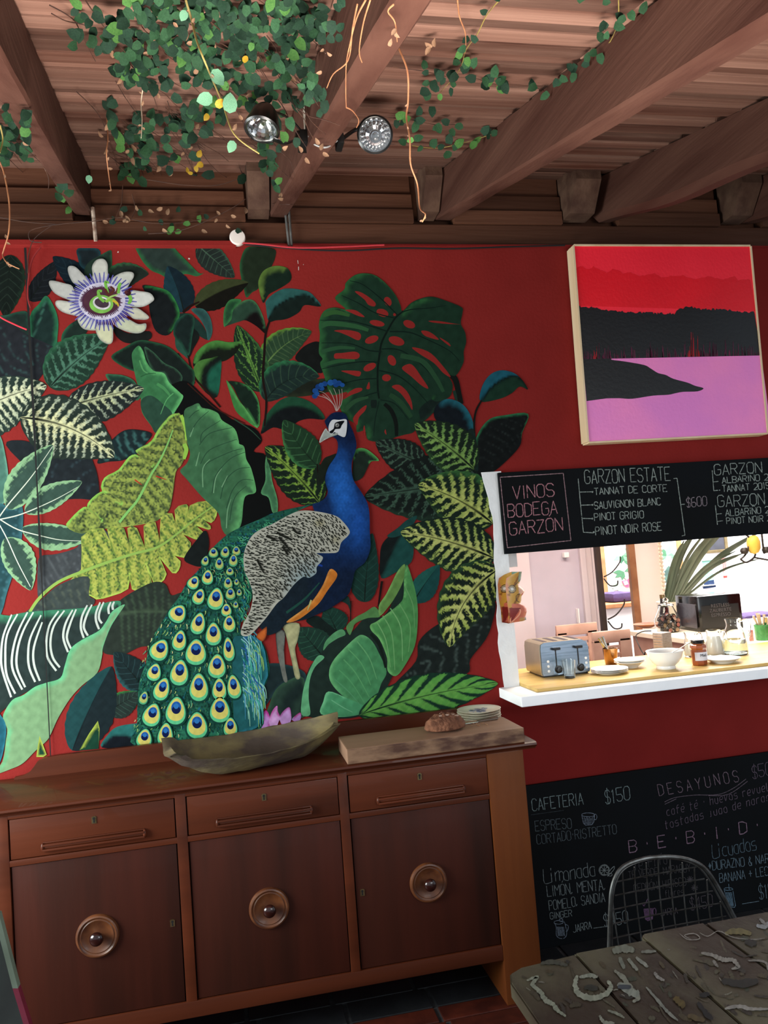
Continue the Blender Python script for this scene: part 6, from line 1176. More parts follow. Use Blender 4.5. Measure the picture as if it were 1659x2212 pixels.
# cable
M_cb = mat('black_cable', '14100e', .5, c2='1c1816', scale=9)
cbp = [PY(*e2(x, y), y_) for x, y, y_ in ((610, 968, 4.35), (540, 972, 4.35), (480, 1000, 4.34), (475, 1040, 4.33), (500, 1100, 4.3), (525, 1150, 4.28), (560, 1195, 4.25), (550, 1175, 4.22), (570, 1145, 4.2), (600, 1135, 4.2), (625, 1125, 4.2))]
cbp = [Vector((min(p.x, ix+.016), p.y, p.z)) for p in cbp]
tag(B().tube(crom(cbp, 4), .0035, 6).build('power_cable', M_cb, None, True), 'thin black power cable hanging down the pink counter side', 'cable')
# green beaker of cutlery
p = PZ(1650, 1382, CT+.0); gb = empty('green_beaker', (p.x, min(p.y, 4.2), CT)); tag(gb, 'green glass beaker holding wooden handled cutlery at the right edge', 'beaker')
B().lathe([(0, 0), (.038, 0), (.042, .005), (.043, .085), (.040, .085), (.038, .008), (0, .007)], 30).build('beaker_body', mat('green_glass', (.10, .45, .14), .1, trans=.35, c2=(.06, .32, .10), scale=30, bump=.4), gb, True)
M_hd = mat('bone_handle', 'c0ae94', .5, c2='9a8468', scale=9)
for i in range(8):
    a_ = i*.8; o = B().tube([(0, 0, .02), (math.cos(a_)*.03, math.sin(a_)*.02, .085), (math.cos(a_)*.05, math.sin(a_)*.03, .125+.01*(i % 3))], .004, 7, r2=.009, flat=.5).build('butter_knife', M_hd if i % 3 else M_steel, None, True); o.location = gb.location
    tag(o, 'pale handled butter knife standing in the green glass beaker' if i % 3 else 'steel handled butter knife standing in the green glass beaker', 'knife', 'cutlery in the green beaker')
sg = B().box(-.012, .012, -.004, .004, 0, .06, .001).build('sugar_packet', mat('red_white_paper', 'b84038', .6, c2='d8c8b8', scale=26), None); sg.location = (gb.location.x-.075, gb.location.y, CT); tag(sg, 'small red paper packet left of the green beaker', 'packet')
# slatted chairs
M_pk = mat('pink_beige_painted_wood', 'c8a494', .6, c2='b08c7c', scale=6)
def chair(px0, px1, py, Y, label, slats=True):
    a_ = PY(px0, py, Y); b2 = PY(px1, py-6, Y); ch = empty('slatted_chair', (a_.x, Y, FLOOR)); ch.rotation_euler = (0, 0, 0); tag(ch, label, 'chair')
    W_ = b2.x-a_.x; Hh = a_.z-FLOOR
    B().box(0, W_, 0, .022, Hh-.07, Hh, .008).build('top_rail', M_pk, ch, True)
    for x in (0, W_-.07): B().box(x, x+.07, 0, .022, .5, Hh-.05, .002).build('back_post', M_pk, ch)
    for k in range(9): B().box(.06, W_-.06, .004, .018, Hh-.11-k*.042, Hh-.085-k*.042, .002).build('slat', M_pk, ch)
    B().box(-.0, W_, 0, .40, .55, .59, .006).build('seat', M_pk, ch)
    for x in (.01, W_-.04):
        for y in (.01, .36): B().box(x, x+.03, y, y+.03, 0, .56).build('leg', M_pk, ch)
    return ch
chair(1279, 1362, 1366, 4.15, 'pink beige slatted chair standing behind the copper cutlery cup')
chair(1201, 1290, 1352, 4.75, 'pink beige chair further back behind the toaster')
# door and frame in the kitchen, seen through the hatch
dY = 5.17
d0, d1, d2_ = PY(1160, 1300, dY).x, PY(1255, 1290, dY).x, PY(1292, 1290, dY).x
dr = empty('door_1', (d0, dY, FLOOR)); tag(dr, kind='structure')
sub(B().box(d0-.55, d1, dY-.02, dY+.03, FLOOR+.01, 2.5).build('door_leaf', M_lav), dr); sub(B().box(d0-.20, d0-.05, dY-.05, dY-.02, FLOOR+.01, 2.5).build('door_board', M_lav2), dr)
for x0, x1, yy_ in ((d1, d1+.04, .05), (d1+.04, d1+.09, .035), (d1+.09, d2_+.02, .045)): sub(B().box(x0, x1, dY-yy_, dY+.04, FLOOR, 2.55, .004).build('door_frame', M_lav2), dr)
h_ = PY(1247, 1330, dY-.03); sub(B().box(h_.x-.004, h_.x+.004, dY-.06, dY-.02, h_.z-.05, h_.z+.05, .002).build('door_handle', M_china), dr)
s_ = PY(1219, 1199, dY-.02); o = B().box(s_.x-.018, s_.x+.018, dY-.06, dY-.021, s_.z-.018, s_.z+.018, .004).build('door_catch', M_china); sub(o, dr)
# dark post with coat hooks
pp_ = PY(1297, 1280, 5.0); po = empty('dark_post', (pp_.x, 5.0, FLOOR)); tag(po, 'narrow dark wooden post with coat hooks beside the door', 'post')
sub(B().box(pp_.x-.014, pp_.x+.02, 4.98, 5.02, FLOOR, 2.88, .003).build('post_body', mat('dark_stained_wood', '241a16', .5, c2='33261f', scale=9)), po)
M_ir = mat('wrought_iron', '141010', .5, c2='201a18', scale=12)
for zo, s1 in ((1.04, 1), (1.70, 1)):
    z = PY(1318, 1340 if zo < 1.2 else 1248, 5.0).z
    sub(B().tube(crom([(pp_.x+.02, 4.97, z+.01), (pp_.x+.07, 4.94, z+.04), (pp_.x+.12, 4.92, z+.10), (pp_.x+.13, 4.92, z+.14)], 5), .005, 7).build('hook', M_ir, None, True), po)
    sub(B().tube(crom([(pp_.x+.02, 4.97, z), (pp_.x+.05, 4.95, z-.05), (pp_.x+.09, 4.93, z-.05), (pp_.x+.10, 4.93, z-.02)], 5), .005, 7).build('hook', M_ir, None, True), po)
# bright column with rough edge
c0, c1 = PY(1374, 1250, 5.5).x, PY(1430, 1250, 5.5).x
co = empty('trim_6', (c0, 5.5, FLOOR)); tag(co, kind='structure')
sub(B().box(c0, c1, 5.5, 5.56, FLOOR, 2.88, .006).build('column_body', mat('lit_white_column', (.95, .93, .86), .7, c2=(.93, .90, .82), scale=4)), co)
M_or = mat('orange_brown_wood', 'a8764e', .6, c2='8a5a38', scale=8)
sub(B().box(c0-.05, c0+.004, 5.48, 5.52, FLOOR, 2.88, .004).build('edge_board', M_or), co)
kb = B()
for i in range(60): kb.ball((c1+.006, 5.49, .9+i*.03), .016, 4)
tag(sub(kb.build('rope_edge', M_cream), co), kind='stuff')
# framed plant pictures on the far wall
def picture(x0, y0, x1, y1, Y, label, paint, bg_, fm=M_or, fw2=.05):
    a_ = PY(x0, y0, Y); b2 = PY(x1, y1, Y); pc = empty('framed_picture', ((a_.x+b2.x)/2, Y, (a_.z+b2.z)/2)); tag(pc, label, 'picture')
    xa, xb, za, zb = a_.x, b2.x, b2.z, a_.z
    sub(B().box(xa, xb, Y, Y+.02, za, zb).build('picture_sheet', bg_), pc)
    for q in ((xa-fw2, xb+fw2, za-fw2, za), (xa-fw2, xb+fw2, zb, zb+fw2), (xa-fw2, xa, za, zb), (xb, xb+fw2, za, zb)): sub(B().box(q[0], q[1], Y-.015, Y+.025, q[2], q[3], .004).build('frame_bar', fm), pc)
    V = []; F = []; C_ = []
    for i, (pts, h) in enumerate(paint):
        n = len(pts); k0 = len(V)
        for p_ in pts: v = PY(*p_, Y-.002-i*.0004); V.append(v); C_.append(lin(h))
        tt_ = geometry.tessellate_polygon([[Vector(v) for v in V[k0:]]]); F += [tuple(k0+j for j in t_) for t_ in tt_]
    if V: sub(mesh('painted_plants', V, F, M_attr, cols=np.array(C_)), pc)
rA = random.Random(15)
def fronds(cx, cy, R, n, cols_, w_=5):
    out = []
    for i in range(n):
        a_ = rA.uniform(0, 6.28); l = R*rA.uniform(.5, 1); ex, ey = cx+l*math.cos(a_), cy+l*math.sin(a_); nx, ny = -math.sin(a_)*w_, math.cos(a_)*w_; mx_, my_ = (cx+ex)/2, (cy+ey)/2
        out.append(([(cx, cy), (mx_+nx, my_+ny), (ex, ey), (mx_-nx, my_-ny)], rA.choice(cols_)))
    return out
grn = ['3f6a50', '2f5a44', '5a8a6a', '6a9a7a', '87a890']
M_sh = mat('white_picture_sheet', 'd8dce0', .6, c2='ccd2d6', scale=5)
picture(1302, 1165, 1363, 1282, 6.978, 'framed picture of palm fronds and a pink flower, left on the bright far wall', fronds(1345, 1200, 30, 9, grn)+fronds(1348, 1235, 26, 7, grn)+fronds(1338, 1265, 22, 6, ['87a890', 'a8c4b4'])+fronds(1358, 1262, 18, 9, ['d86a84', 'c84a6c', 'e08aa0'], 6), M_sh)
picture(1424, 1160, 1471, 1280, 6.978, 'framed picture of dark green plants, right of the bright column', fronds(1440, 1200, 24, 8, grn, 7)+fronds(1446, 1240, 24, 9, ['3a4f4c', '466058'], 8)+fronds(1440, 1270, 24, 8, ['a4b8b0', '8ca49c']), M_sh)
picture(1527, 1150, 1566, 1186, 6.978, 'small dark picture in gold frame behind the tall leaves', [], mat('dark_slate_print', '3c3e48', .5, c2='30323a', scale=8), mat('old_gold_frame', '6e6248', .5, c2='54482e', scale=9), .03)
picture(1514, 1212, 1543, 1262, 6.978, 'teal poster with bold letters behind the tall leaves', [([(1517, 1256), (1545, 1252), (1547, 1268), (1519, 1272)], '1f3050'), ([(1520, 1215), (1536, 1213), (1540, 1245), (1524, 1248)], '7ac4a8')], mat('teal_print', '8fcab4', .6, c2='7ab8a4', scale=7), M_sh, .01)
picture(1556, 1202, 1572, 1250, 6.978, 'white poster with red hand lettering behind the tall leaves', [([(1558+i*2.6, 1205), (1559.5+i*2.6, 1205), (1561+i*2.6, 1240-i*3), (1559.5+i*2.6, 1240-i*3)], 'b84a40') for i in range(5)]+[([(1561, 1244), (1571, 1243), (1571, 1248), (1561, 1249)], 'c03a34')], M_sh, M_sh, .01)
# bench with purple cushions
bn0, bn1 = PY(1312, 1300, 6.7), PY(1374, 1292, 6.7)
bw = empty('bench', ((bn0.x+bn1.x)/2, 6.7, FLOOR)); tag(bw, 'white bench with an orange brown rail below the framed picture', 'bench')
sub(B().box(bn0.x-.6, bn1.x+.25, 6.45, 6.83, FLOOR, bn0.z-.04).build('bench_body', M_wall2), bw); sub(B().box(bn0.x-.6, bn1.x+.25, 6.40, 6.83, bn0.z-.04, bn0.z, .006).build('seat_rail', M_or), bw)
M_pu = mat('purple_cushion_cloth', '46345c', .9, c2='382a4e', scale=20, bump=.2)
z2 = PY(1630, 1350, 6.0).z; b3 = empty('bench', (4.6, 6.1, FLOOR)); tag(b3, 'low white bench carrying a purple cushion near the right edge', 'bench')
sub(B().box(4.1, 6.0, 5.95, 6.35, FLOOR, z2).build('bench_body', M_wall2), b3)
for i, (x0, x1) in enumerate(((1324, 1376), (1604, 1690))):
    yq = (6.5, 6.0)[i]; zq = (bn0.z, z2)[i]
    a_, b2 = PY(x0, 1290, yq), PY(x1, 1290, yq); o = B().box(a_.x, b2.x, yq, yq+.3, zq, zq+.085, .035).build('cushion', M_pu, None, True)
    tag(o, ['purple bench cushion below the pink flower picture', 'purple bench cushion above the green beaker'][i], 'cushion', 'purple bench cushions')
# tall strap leaved plant behind the black box
pb = PZ(1545, 1362, ICZ); pl_ = empty('strap_leaf_plant', (pb.x+.02, pb.y+.55, ICZ)); tag(pl_, 'tall grey green strap leaved plant in a pot behind the black box', 'plant')
M_lf = mat('grey_green_leaf', '6e7c66', .5, c2='4c5c48', scale=6, stretch=(1, 1, .3)); BX, BY = pb.x+.06, pb.y+.55
sub(B().lathe([(0, 0), (.09, 0), (.11, .16), (.10, .16), (.085, .02), (0, .02)], 28, Matrix.Translation((BX, BY, ICZ))).build('pot', M_cream, None, True), pl_)
for i, (tx, ty, w_) in enumerate([(1478, 1168, .045), (1490, 1160, .05), (1502, 1150, .035), (1524, 1150, .03), (1552, 1140, .055), (1578, 1130, .065), (1590, 1190, .03), (1605, 1195, .04), (1640, 1150, .05), (1648, 1205, .02), (1468, 1210, .018), (1512, 1175, .02)]):
    tp_ = PY(tx, ty, BY+.02*i-.1); s0 = Vector((BX+(i-5)*.012, BY, ICZ+.15)); mid = (s0+tp_)/2+Vector((0, 0, .06)); Q = crom([s0, mid, tp_], 10); v = []; f = []
    for j, q in enumerate(Q):
        u = j/(len(Q)-1); ww_ = w_*.30*(math.sin(math.pi*min(1, u*.75+.22)))**.7*(1.5 if u < .9 else 1.0); q = Vector(q); dd = (tp_-s0).normalized(); sd_ = dd.cross(Vector((0, 1, 0))).normalized()
        v += [q-sd_*ww_, q+Vector((0, .012, 0)), q+sd_*ww_]
        if j: k0 = 3*j; f += [(k0-3, k0-2, k0+1, k0), (k0-2, k0-1, k0+2, k0+1)]
    o = mesh('leaf', v, f, M_lf, smooth=True); sub(o, pl_)
# chandelier at the right
cY2 = 4.3; hx = PY(1628, 1178, cY2); cl = empty('candle_chandelier', tuple(hx)); tag(cl, 'black iron chandelier with a yellow candle shade at right edge', 'chandelier')
sub(B().lathe([(0, -.055), (.025, -.045), (.038, -.02), (.04, .02), (.03, .05), (.018, .06)], 20, Matrix.Translation(hx+Vector((.0, 0, .0)))).build('shade', mat('yellow_shade', 'd8b850', .5, c2='c49c38', scale=10), None, True), cl)
for pts in ([(1604, 1150), (1620, 1165), (1612, 1195), (1600, 1208)], [(1600, 1208), (1612, 1215), (1628, 1205), (1632, 1196)], [(1650, 1195), (1664, 1190), (1690, 1200)], [(1628, 1204), (1650, 1208), (1690, 1215)]):
    sub(B().tube(crom([PY(*q, cY2) for q in pts], 5), .006, 7).build('iron_arm', M_ir, None, True), cl)
for q in ((1608, 1190), (1655, 1188)): sub(B().lathe([(0, -.02), (.018, -.018), (.026, .0), (.022, .012), (.014, .02), (0, .02)], 16, Matrix.Translation(PY(*q, cY2))).build('candle_cup', M_ir, None, True), cl)
sub(B().tube([PY(1650, 1195, cY2), (PY(1650, 1195, cY2).x, cY2, 2.88)], .006, 7).build('hanging_rod', M_ir, None, True), cl)
# white block on the jamb
a_ = PY(1094, 1198, 3.36); o = B().box(1.246, 1.30, 3.43, 3.50, 1.53, 1.62, .003).build('wall_bracket', M_white); tag(o, 'small white block fixed inside the hatch jamb below the menu board', 'bracket')
# carved mask on the jamb, seen from its side
mk = empty('carved_mask', (1.247, 3.33, 1.30)); tag(mk, 'painted wooden face mask in yellow and red hanging on the white hatch jamb', 'mask')
k1 = lambda x, y: PY(1040+x/5.268, 1120+y/5.268, 3.33)
prof = [(606, 445), (650, 447), (700, 440), (740, 420), (765, 425), (800, 465), (830, 484), (855, 470), (880, 450), (930, 445), (960, 435), (985, 480), (1020, 505), (1060, 510), (1110, 495), (1150, 505), (1165, 470), (1190, 280)]
backx = [(606, 380), (640, 300), (680, 240), (760, 228), (900, 240), (1050, 262), (1190, 268)]
V = []; F = []; C_ = []; nz_, na = 150, 70; ys_ = np.linspace(606, 1190, nz_)
for j, y in enumerate(ys_):
    fx = np.interp(y, [p[0] for p in prof], [p[1] for p in prof]); bk_ = np.interp(y, [p[0] for p in backx], [p[1] for p in backx])
    a_ = k1(fx, y); b2 = k1(bk_, y); dp = a_.x-b2.x; yw = .052*math.sin(math.pi*np.interp(j/nz_, [0, .5, 1], [.35, .5, .72]))
    for i in range(na+1):
        an = -math.pi/2+math.pi*i/na; ca = math.cos(an)**.75; ridge = 1
        V.append((b2.x+dp*ca, 3.33+yw*math.sin(an)-.0, a_.z*(ca)+b2.z*(1-ca)))
        X = bk_+(fx-bk_)*ca; c_ = lin('c09038')
        n1 = math.sin(X*.05+y*.03)
        if n1 > .75: c_ = lin('8c5a20')
        if X < 262+14*math.sin(y*.05): c_ = lin('c07a50')
        if y < 720 and X > 385: c_ = lin('6a8a7a')
        if 745 < y < 860 and X > 385: c_ = lin('e8b8a0')
        d_ = math.hypot(X-305, (y-800)); 
        if d_ < 46: c_ = lin('2a1c16')
        if d_ < 38: c_ = lin('a89468')
        if d_ < 28: c_ = lin('8a8478')
        if d_ < 18: c_ = lin('d8d4cc')
        d3 = abs(math.hypot(X-395, y-900)-45)
        if d3 < 4 and X < 400: c_ = lin('2a1c16')
        if abs(y-(760-(X-340)*.9)) < 6 and 340 < X < 430: c_ = lin('1f2420')
        if y > 965 and X > 300: c_ = lin('c86a50')
        if y > 1010 and X < 300+(1190-y)*.6 and X > 270: c_ = lin('7a2420')
        if y > 1120 and X > 400: c_ = lin('3a3a34') if X > 470 else lin('b88a50')
        if 850 < y < 880 and X > 430: c_ = lin('b83038')
        C_.append(c_)
    if j:
        for i in range(na): k0 = j*(na+1)+i; F.append((k0-na-1, k0-na, k0+1, k0))
sub(mesh('face', V, F, attr_mat('glazed_paint', .35, .5, .08), cols=np.array(C_), smooth=True), mk)
for xx, yy_, rr in ((305, 800, .009),): sub(B().ball(k1(xx, yy_)+Vector((.0, -.045, 0)), rr, 10, (.9, .5, 1)).build('eye', mat('silvery_eye', 'b8b4ac', .25, c2='8a8880', scale=20), None, True), mk)
sub(B().tube(crom([k1(290, 1180), k1(300, 1110), k1(350, 1050), k1(400, 1035), k1(390, 1090), k1(330, 1150), k1(290, 1180)], 5), .0035, 6).build('lip', mat('coral_paint', 'd08a6c', .4, c2='c07858', scale=9), None, True), mk)
for o in mk.children:
    if o.name.startswith('lip'): o.location = (0, -.042, 0)
# ------------------------------------------------------------ things on the wall top
cp_ = PY(513, 511, 3.36); b_ = B().lathe([(0, -.004), (.031, -.004), (.034, .0), (.034, .022), (.031, .028), (0, .030)], 36, Matrix.Translation((cp_.x, 3.386, cp_.z)) @ Matrix.Rotation(math.pi/2, 4, 'X'))
tag(b_.build('junction_cap', mat('off_white_plastic', 'd8cdc6', .5, c2='ccc0b8', scale=10), None, True), 'round off-white junction box cap on top of the wall', 'junction box')
M_zn = mat('galvanised_pipe', '7a7a78', .4, metal=.5, c2='54524e', scale=20)
for i, (x0, x1) in enumerate(((616, 624), (624, 630))):
    tag(B().tube([PY(x0, 455, 3.375), PY(x1, 531, 3.378)], .0055, 8).build('conduit_pipe', M_zn, None, True), ['left of two thin grey conduit pipes below the middle beam', 'right of two thin grey conduit pipes below the middle beam'][i], 'pipe', 'grey conduit pipes below the middle beam')
tag(B().tube([PY(200, 448, 3.37), PY(203, 480, 3.372), PY(207, 522, 3.372)], .008, 8).build('conduit_pipe', mat('chipped_white_pipe', 'b8a898', .6, c2='6a4a3c', scale=30), None, True), 'single pale pipe below the left beam', 'pipe')
def wire(pts, r, h, label, Y=3.37, name='electric_cable', cat='cable'):
    tag(B().tube(crom([PY(x, y, Y) for x, y in pts], 6), r, 6).build(name, mat(name+'_'+h, h, .6, c2=h, scale=5), None, True), label, cat)
wire([(530, 528), (600, 534), (680, 540), (760, 541), (860, 536), (980, 537), (1100, 533), (1220, 530)], .004, '0c0c0e', 'black cable sagging along the top edge of the red wall', 3.372)
wire([(505, 524), (560, 527), (640, 535), (740, 533), (830, 529)], .004, 'a82c34', 'red cable along the wall top right of the junction cap', 3.366)
wire([(88, 534), (70, 560), (62, 600), (60, 640), (66, 665)], .0035, '7a1c1c', 'dark red cord hanging at the wall joint near the flower', 3.36)
wire([(-20, 660), (0, 684), (30, 700), (58, 712)], .0035, 'c02838', 'thin red cord crossing the left mural panel', 3.36)
# ------------------------------------------------------------ spot lamps on the middle beam
M_lb = mat('black_lamp_housing', '0a0a0a', .3, c2='121212', scale=20); M_ref = mat('faceted_reflector', (.95, .95, .96), .10, metal=1, c2=(.8, .8, .82), scale=30)
M_lens = mat('lamp_glass', (.93, .94, .95), .04, trans=1, ior=1.04, c2=(.97, .97, .98), scale=30)
nt_ = M_lens.node_tree; tr_n = node(nt_, 'ShaderNodeBsdfTransparent'); gl_n = node(nt_, 'ShaderNodeBsdfGlossy', Roughness=.05); mx_n = node(nt_, 'ShaderNodeMixShader'); mx_n.inputs[0].default_value = .10
nt_.links.new(tr_n.outputs[0], mx_n.inputs[1]); nt_.links.new(gl_n.outputs[0], mx_n.inputs[2]); nt_.links.new(mx_n.outputs[0], nt_.nodes['Material Output'].inputs[0])
def spot(c, n, R, depth, label):
    t = empty('spot_lamp', tuple(c)); q = Vector(n).normalized().to_track_quat('Z', 'Y'); t.rotation_mode = 'QUATERNION'; t.rotation_quaternion = q; tag(t, label, 'lamp')
    B().lathe([(0, -depth), (R*.55, -depth), (R*.8, -depth*.75), (R*.98, -depth*.3), (R*1.1, -.004), (R*1.12, .006), (R*1.0, .010), (R*.98, .002), (R*.9, -.004), (R*.6, -depth*.45), (0, -depth*.6)], 40).build('housing', M_lb, t, True)
    B().lathe([(0, -depth*.5), (R*.25, -depth*.48), (R*.6, -depth*.34), (R*.75, -depth*.22), (R*.87, -depth*.10), (R*.94, 0)], 18, cap=False).build('reflector', M_ref, t, False)
    B().lathe([(R*.93, .001), (R*1.0, .001), (R*1.01, .006), (R*.93, .006), (R*.93, .001)], 40, cap=False).build('chrome_ring', M_steel, t, True)
    B().lathe([(0, .003), (R*.93, .002), (R*.93, .004), (0, .006)], 40).build('lens', M_lens, t, True)
    B().lathe([(0, -depth*.5), (.006, -depth*.48), (.009, -depth*.3), (.006, -depth*.2), (0, -depth*.19)], 14).build('bulb', M_steel, t, True)
    for k in range(0): a = k*math.pi/6; B().tube([(-R*.9*math.cos(a), -R*.9*math.sin(a), .0045), (R*.9*math.cos(a), R*.9*math.sin(a), .0045)], .0004, 4).build('lens_rib', M_lens, t)
    return t
ca, cb2 = PY(566, 277, 2.28), PY(810, 291, 2.36)
s1 = spot(ca, (-.22, -.22, -.93), .048, .075, 'left black round spotlight pointing down beside the middle beam')
s2 = spot(cb2, (-.22, -.88, -.42), .051, .06, 'right black round spotlight facing the room beside the middle beam')
yk = B(); Q = crom([PY(540, 258, 2.30), PY(556, 240, 2.33), PY(600, 244, 2.34), PY(632, 262, 2.34), PY(655, 288, 2.35)], 8); yk.tube(Q, .010, 8, flat=.35)
Q = crom([PY(590, 300, 2.30), PY(615, 309, 2.31), PY(636, 302, 2.33), PY(642, 285, 2.34)], 8); yk.tube(Q, .010, 8, flat=.35)
lamp_m = empty('lamp_mount', tuple(PY(657, 296, 2.35))); tag(lamp_m, 'black yoke and junction box holding the two spotlights on the middle beam', 'lamp mount')
sub(yk.build('yoke', M_lb, None, True), lamp_m)
bx_ = PY(658, 299, 2.35); sub(B().box(bx_.x-.018, bx_.x+.018, 2.33, 2.40, bx_.z-.022, bx_.z+.02, .005).build('junction_box', M_lb, None, True), lamp_m)
bx2 = PY(735, 303, 2.36); sub(B().box(bx2.x-.012, bx2.x+.010, 2.34, 2.40, bx2.z-.018, bx2.z+.016, .005).build('junction_box', M_lb, None, True), lamp_m)
sub(B().tube(crom([PY(667, 294, 2.32), PY(680, 312, 2.30), PY(705, 318, 2.30), (PY(728, 304, 2.32))], 8), .0028, 7).build('grey_cable', mat('grey_cable', '8a8a88', .5, c2='7a7a78', scale=9), None, True), lamp_m)
sub(B().tube(crom([PY(742, 298, 2.37), PY(760, 285, 2.40), PY(778, 275, 2.39)], 6), .006, 8).build('arm', M_lb, None, True), lamp_m)
p0, p1 = PY(662, 232, 2.36), PY(664, 292, 2.36)
tag(B().box(p0.x-.010, p0.x+.012, 2.345, 2.38, p1.z, p0.z, .003).build('painted_batten', mat('flaking_white_paint', 'b8b4a8', .8, c2='8a7a68', scale=40, bump=.4)), 'small white painted batten above the left spotlight', 'batten')

# ------------------------------------------------------------ creeping vines under the ceiling
def leafmesh(name, m, heart=.12, curl=.15, asp=.82):
    n = 6; v = [(0, 0, 0)]; L = [(0, 0), (.18, .36), (.40, .47), (.65, .40), (.86, .20), (1, 0)]
    mid = [(x, 0, -curl*.0+.05*math.sin(x*3)) for x, _ in L]; lf_ = [(x-heart*(1 if i == 1 else 0), y*asp, .05*math.sin(x*3)+curl*y) for i, (x, y) in enumerate(L)]; rt = [(x, -y, z) for x, y, z in lf_]
    vs = [(x, y, z-.06*x*x) for x, y, z in mid+lf_[1:5]+rt[1:5]]; f = [(0, 1, 6), (1, 2, 7, 6), (2, 3, 8, 7), (3, 4, 9, 8), (4, 5, 9), (0, 10, 1), (1, 10, 11, 2), (2, 11, 12, 3), (3, 12, 13, 4), (4, 13, 5)]
    me = bpy.data.meshes.new(name); me.from_pydata(vs, [], f); me.materials.append(m); me.polygons.foreach_set('use_smooth', [True]*len(me.polygons)); return me
GM = [mat('vine_leaf_deep_green', '223c2b', 0.75, c2='1a3024', scale=9, rand=.3), mat('vine_leaf_mid_green', '2f5236', 0.75, c2='26452c', scale=9, rand=.3), mat('vine_leaf_bright_green', '4f7a3c', 0.75, c2='3f6a34', scale=9, rand=.15), mat('vine_leaf_pale_green', '6a9478', 0.75, c2='527e60', scale=30, rand=.1), mat('vine_leaf_yellow', 'b0a030', .5, c2='b8802c', scale=9, rand=.2), mat('dry_vine_leaf', 'a8866c', .8, c2='7a563e', scale=30, rand=.3)]
GMe = [leafmesh('leaf', m, heart=(.14 if i < 3 else .05), curl=(.5 if i == 5 else .14), asp=(.62 if i == 5 else .82)) for i, m in enumerate(GM)]
M_st = mat('brown_vine_stem', '4a2e20', .7, c2='33201a', scale=20); M_tan = mat('tan_vine_stem', 'a8724c', .7, c2='8a5638', scale=20); M_ys = mat('olive_vine_stem', '8a7a3c', .7, c2='6a5a30', scale=20)
rv = random.Random(31)
def cpos(x, y, off):
    if 590 < x < 950 and x > 746-.44*y-12 and x < 925-.654*y+12: off = min(off, -.225)
    if x < 205 and y < 470 and y > 60+1.9*x-75 and y < 230+1.55*x: off = min(off, -.215)
    return PC(x, y, off)
def put_leaf(parent, P, size, k, face=None):
    o = bpy.data.objects.new('leaf' if k != 5 else 'dry_leaf', GMe[k]); link(o, None)
    d = (Vector(CAMP)-P).normalized(); nrm = (d+Vector((rv.uniform(-.55, .55), rv.uniform(-.55, .55), rv.uniform(-.7, .3)))).normalized() if face is None else face
    q = nrm.to_track_quat('Z', 'Y'); o.rotation_mode = 'QUATERNION'; from mathutils import Quaternion
    o.rotation_quaternion = q @ Quaternion((0, 0, 1), rv.uniform(0, 6.28)); o.location = P; o.scale = (size, size, size); sub(o, parent); return o
def mpp(P): return (Vector(CAMP)-P).length/FPX
def stem(parent, pts, r, m, off=-.012, name='stem', Y=None, jitter=0):
    Q = [cpos(x, y, off) if Y is None else PY(x, y, Y) for x, y in pts]; Q = [q+Vector((rv.uniform(-1, 1), rv.uniform(-1, 1), rv.uniform(-1, 0)))*jitter for q in Q]
    return sub(B().tube(crom(Q, 5), r, 5, r2=r*.6).build(name, m, None, True), parent)
def vine(clusters, label, group=None, loc=(300, 100), stems=0, box=None, szpx=(15, 27), dry=10):
    t = empty('creeping_vine', tuple(PC(*loc, -.02))); tag(t, label, 'vine'); allp = []
    for cx, cy, rx, ry, n in clusters:
        for _ in range(n):
            a = rv.uniform(0, 6.28); r = math.sqrt(rv.random()); x, y = cx+rx*r*math.cos(a), cy+ry*r*math.sin(a)
            if y < -14: continue
            P = cpos(x, y, -rv.choice([.015, .025, .04, .06])); put_leaf(t, P, rv.uniform(*szpx)*mpp(P), rv.choices([0, 1, 2], [6, 4, .5])[0]); allp.append((x, y))
    for _ in range(stems):
        x, y = rv.choice(allp); x -= rv.uniform(20, 80); y -= rv.uniform(10, 60); pts = [(x, y)]; a = math.radians(rv.uniform(28, 62))
        for k in range(rv.randint(3, 6)): a += rv.uniform(-.25, .25); x += 32*math.cos(a); y += 32*math.sin(a); pts.append((x, min(y, 440)))
        stem(t, pts, .0016, M_st, jitter=.006)
    for _ in range(dry):
        x, y = rv.choice(allp); P = cpos(x+rv.uniform(-40, 40), min(430, y+rv.uniform(0, 60)), -.03); put_leaf(t, P, rv.uniform(8, 15)*mpp(P), 5)
    return t
v1 = vine([(400, 25, 130, 32, 62), (300, 45, 60, 45, 24), (440, 85, 120, 36, 52), (360, 125, 110, 30, 34), (290, 90, 60, 30, 16), (290, 150, 50, 30, 16), (400, 165, 120, 26, 20), (200, 60, 50, 60, 16), (330, 190, 60, 20, 8)], 'dense leafy green vine hanging under the planks left of the middle beam', loc=(380, 60), stems=22, dry=14)
v2 = vine([(560, 30, 120, 40, 66), (600, 95, 90, 50, 62), (660, 60, 50, 60, 30), (560, 150, 70, 40, 26), (640, 170, 44, 46, 26), (680, 210, 24, 46, 12), (470, 150, 60, 40, 16), (600, 235, 50, 26, 9), (530, 195, 50, 20, 8), (715, 30, 30, 60, 14)], 'dense leafy vine crowding against the left side of the middle beam', loc=(600, 60), stems=20, dry=16)
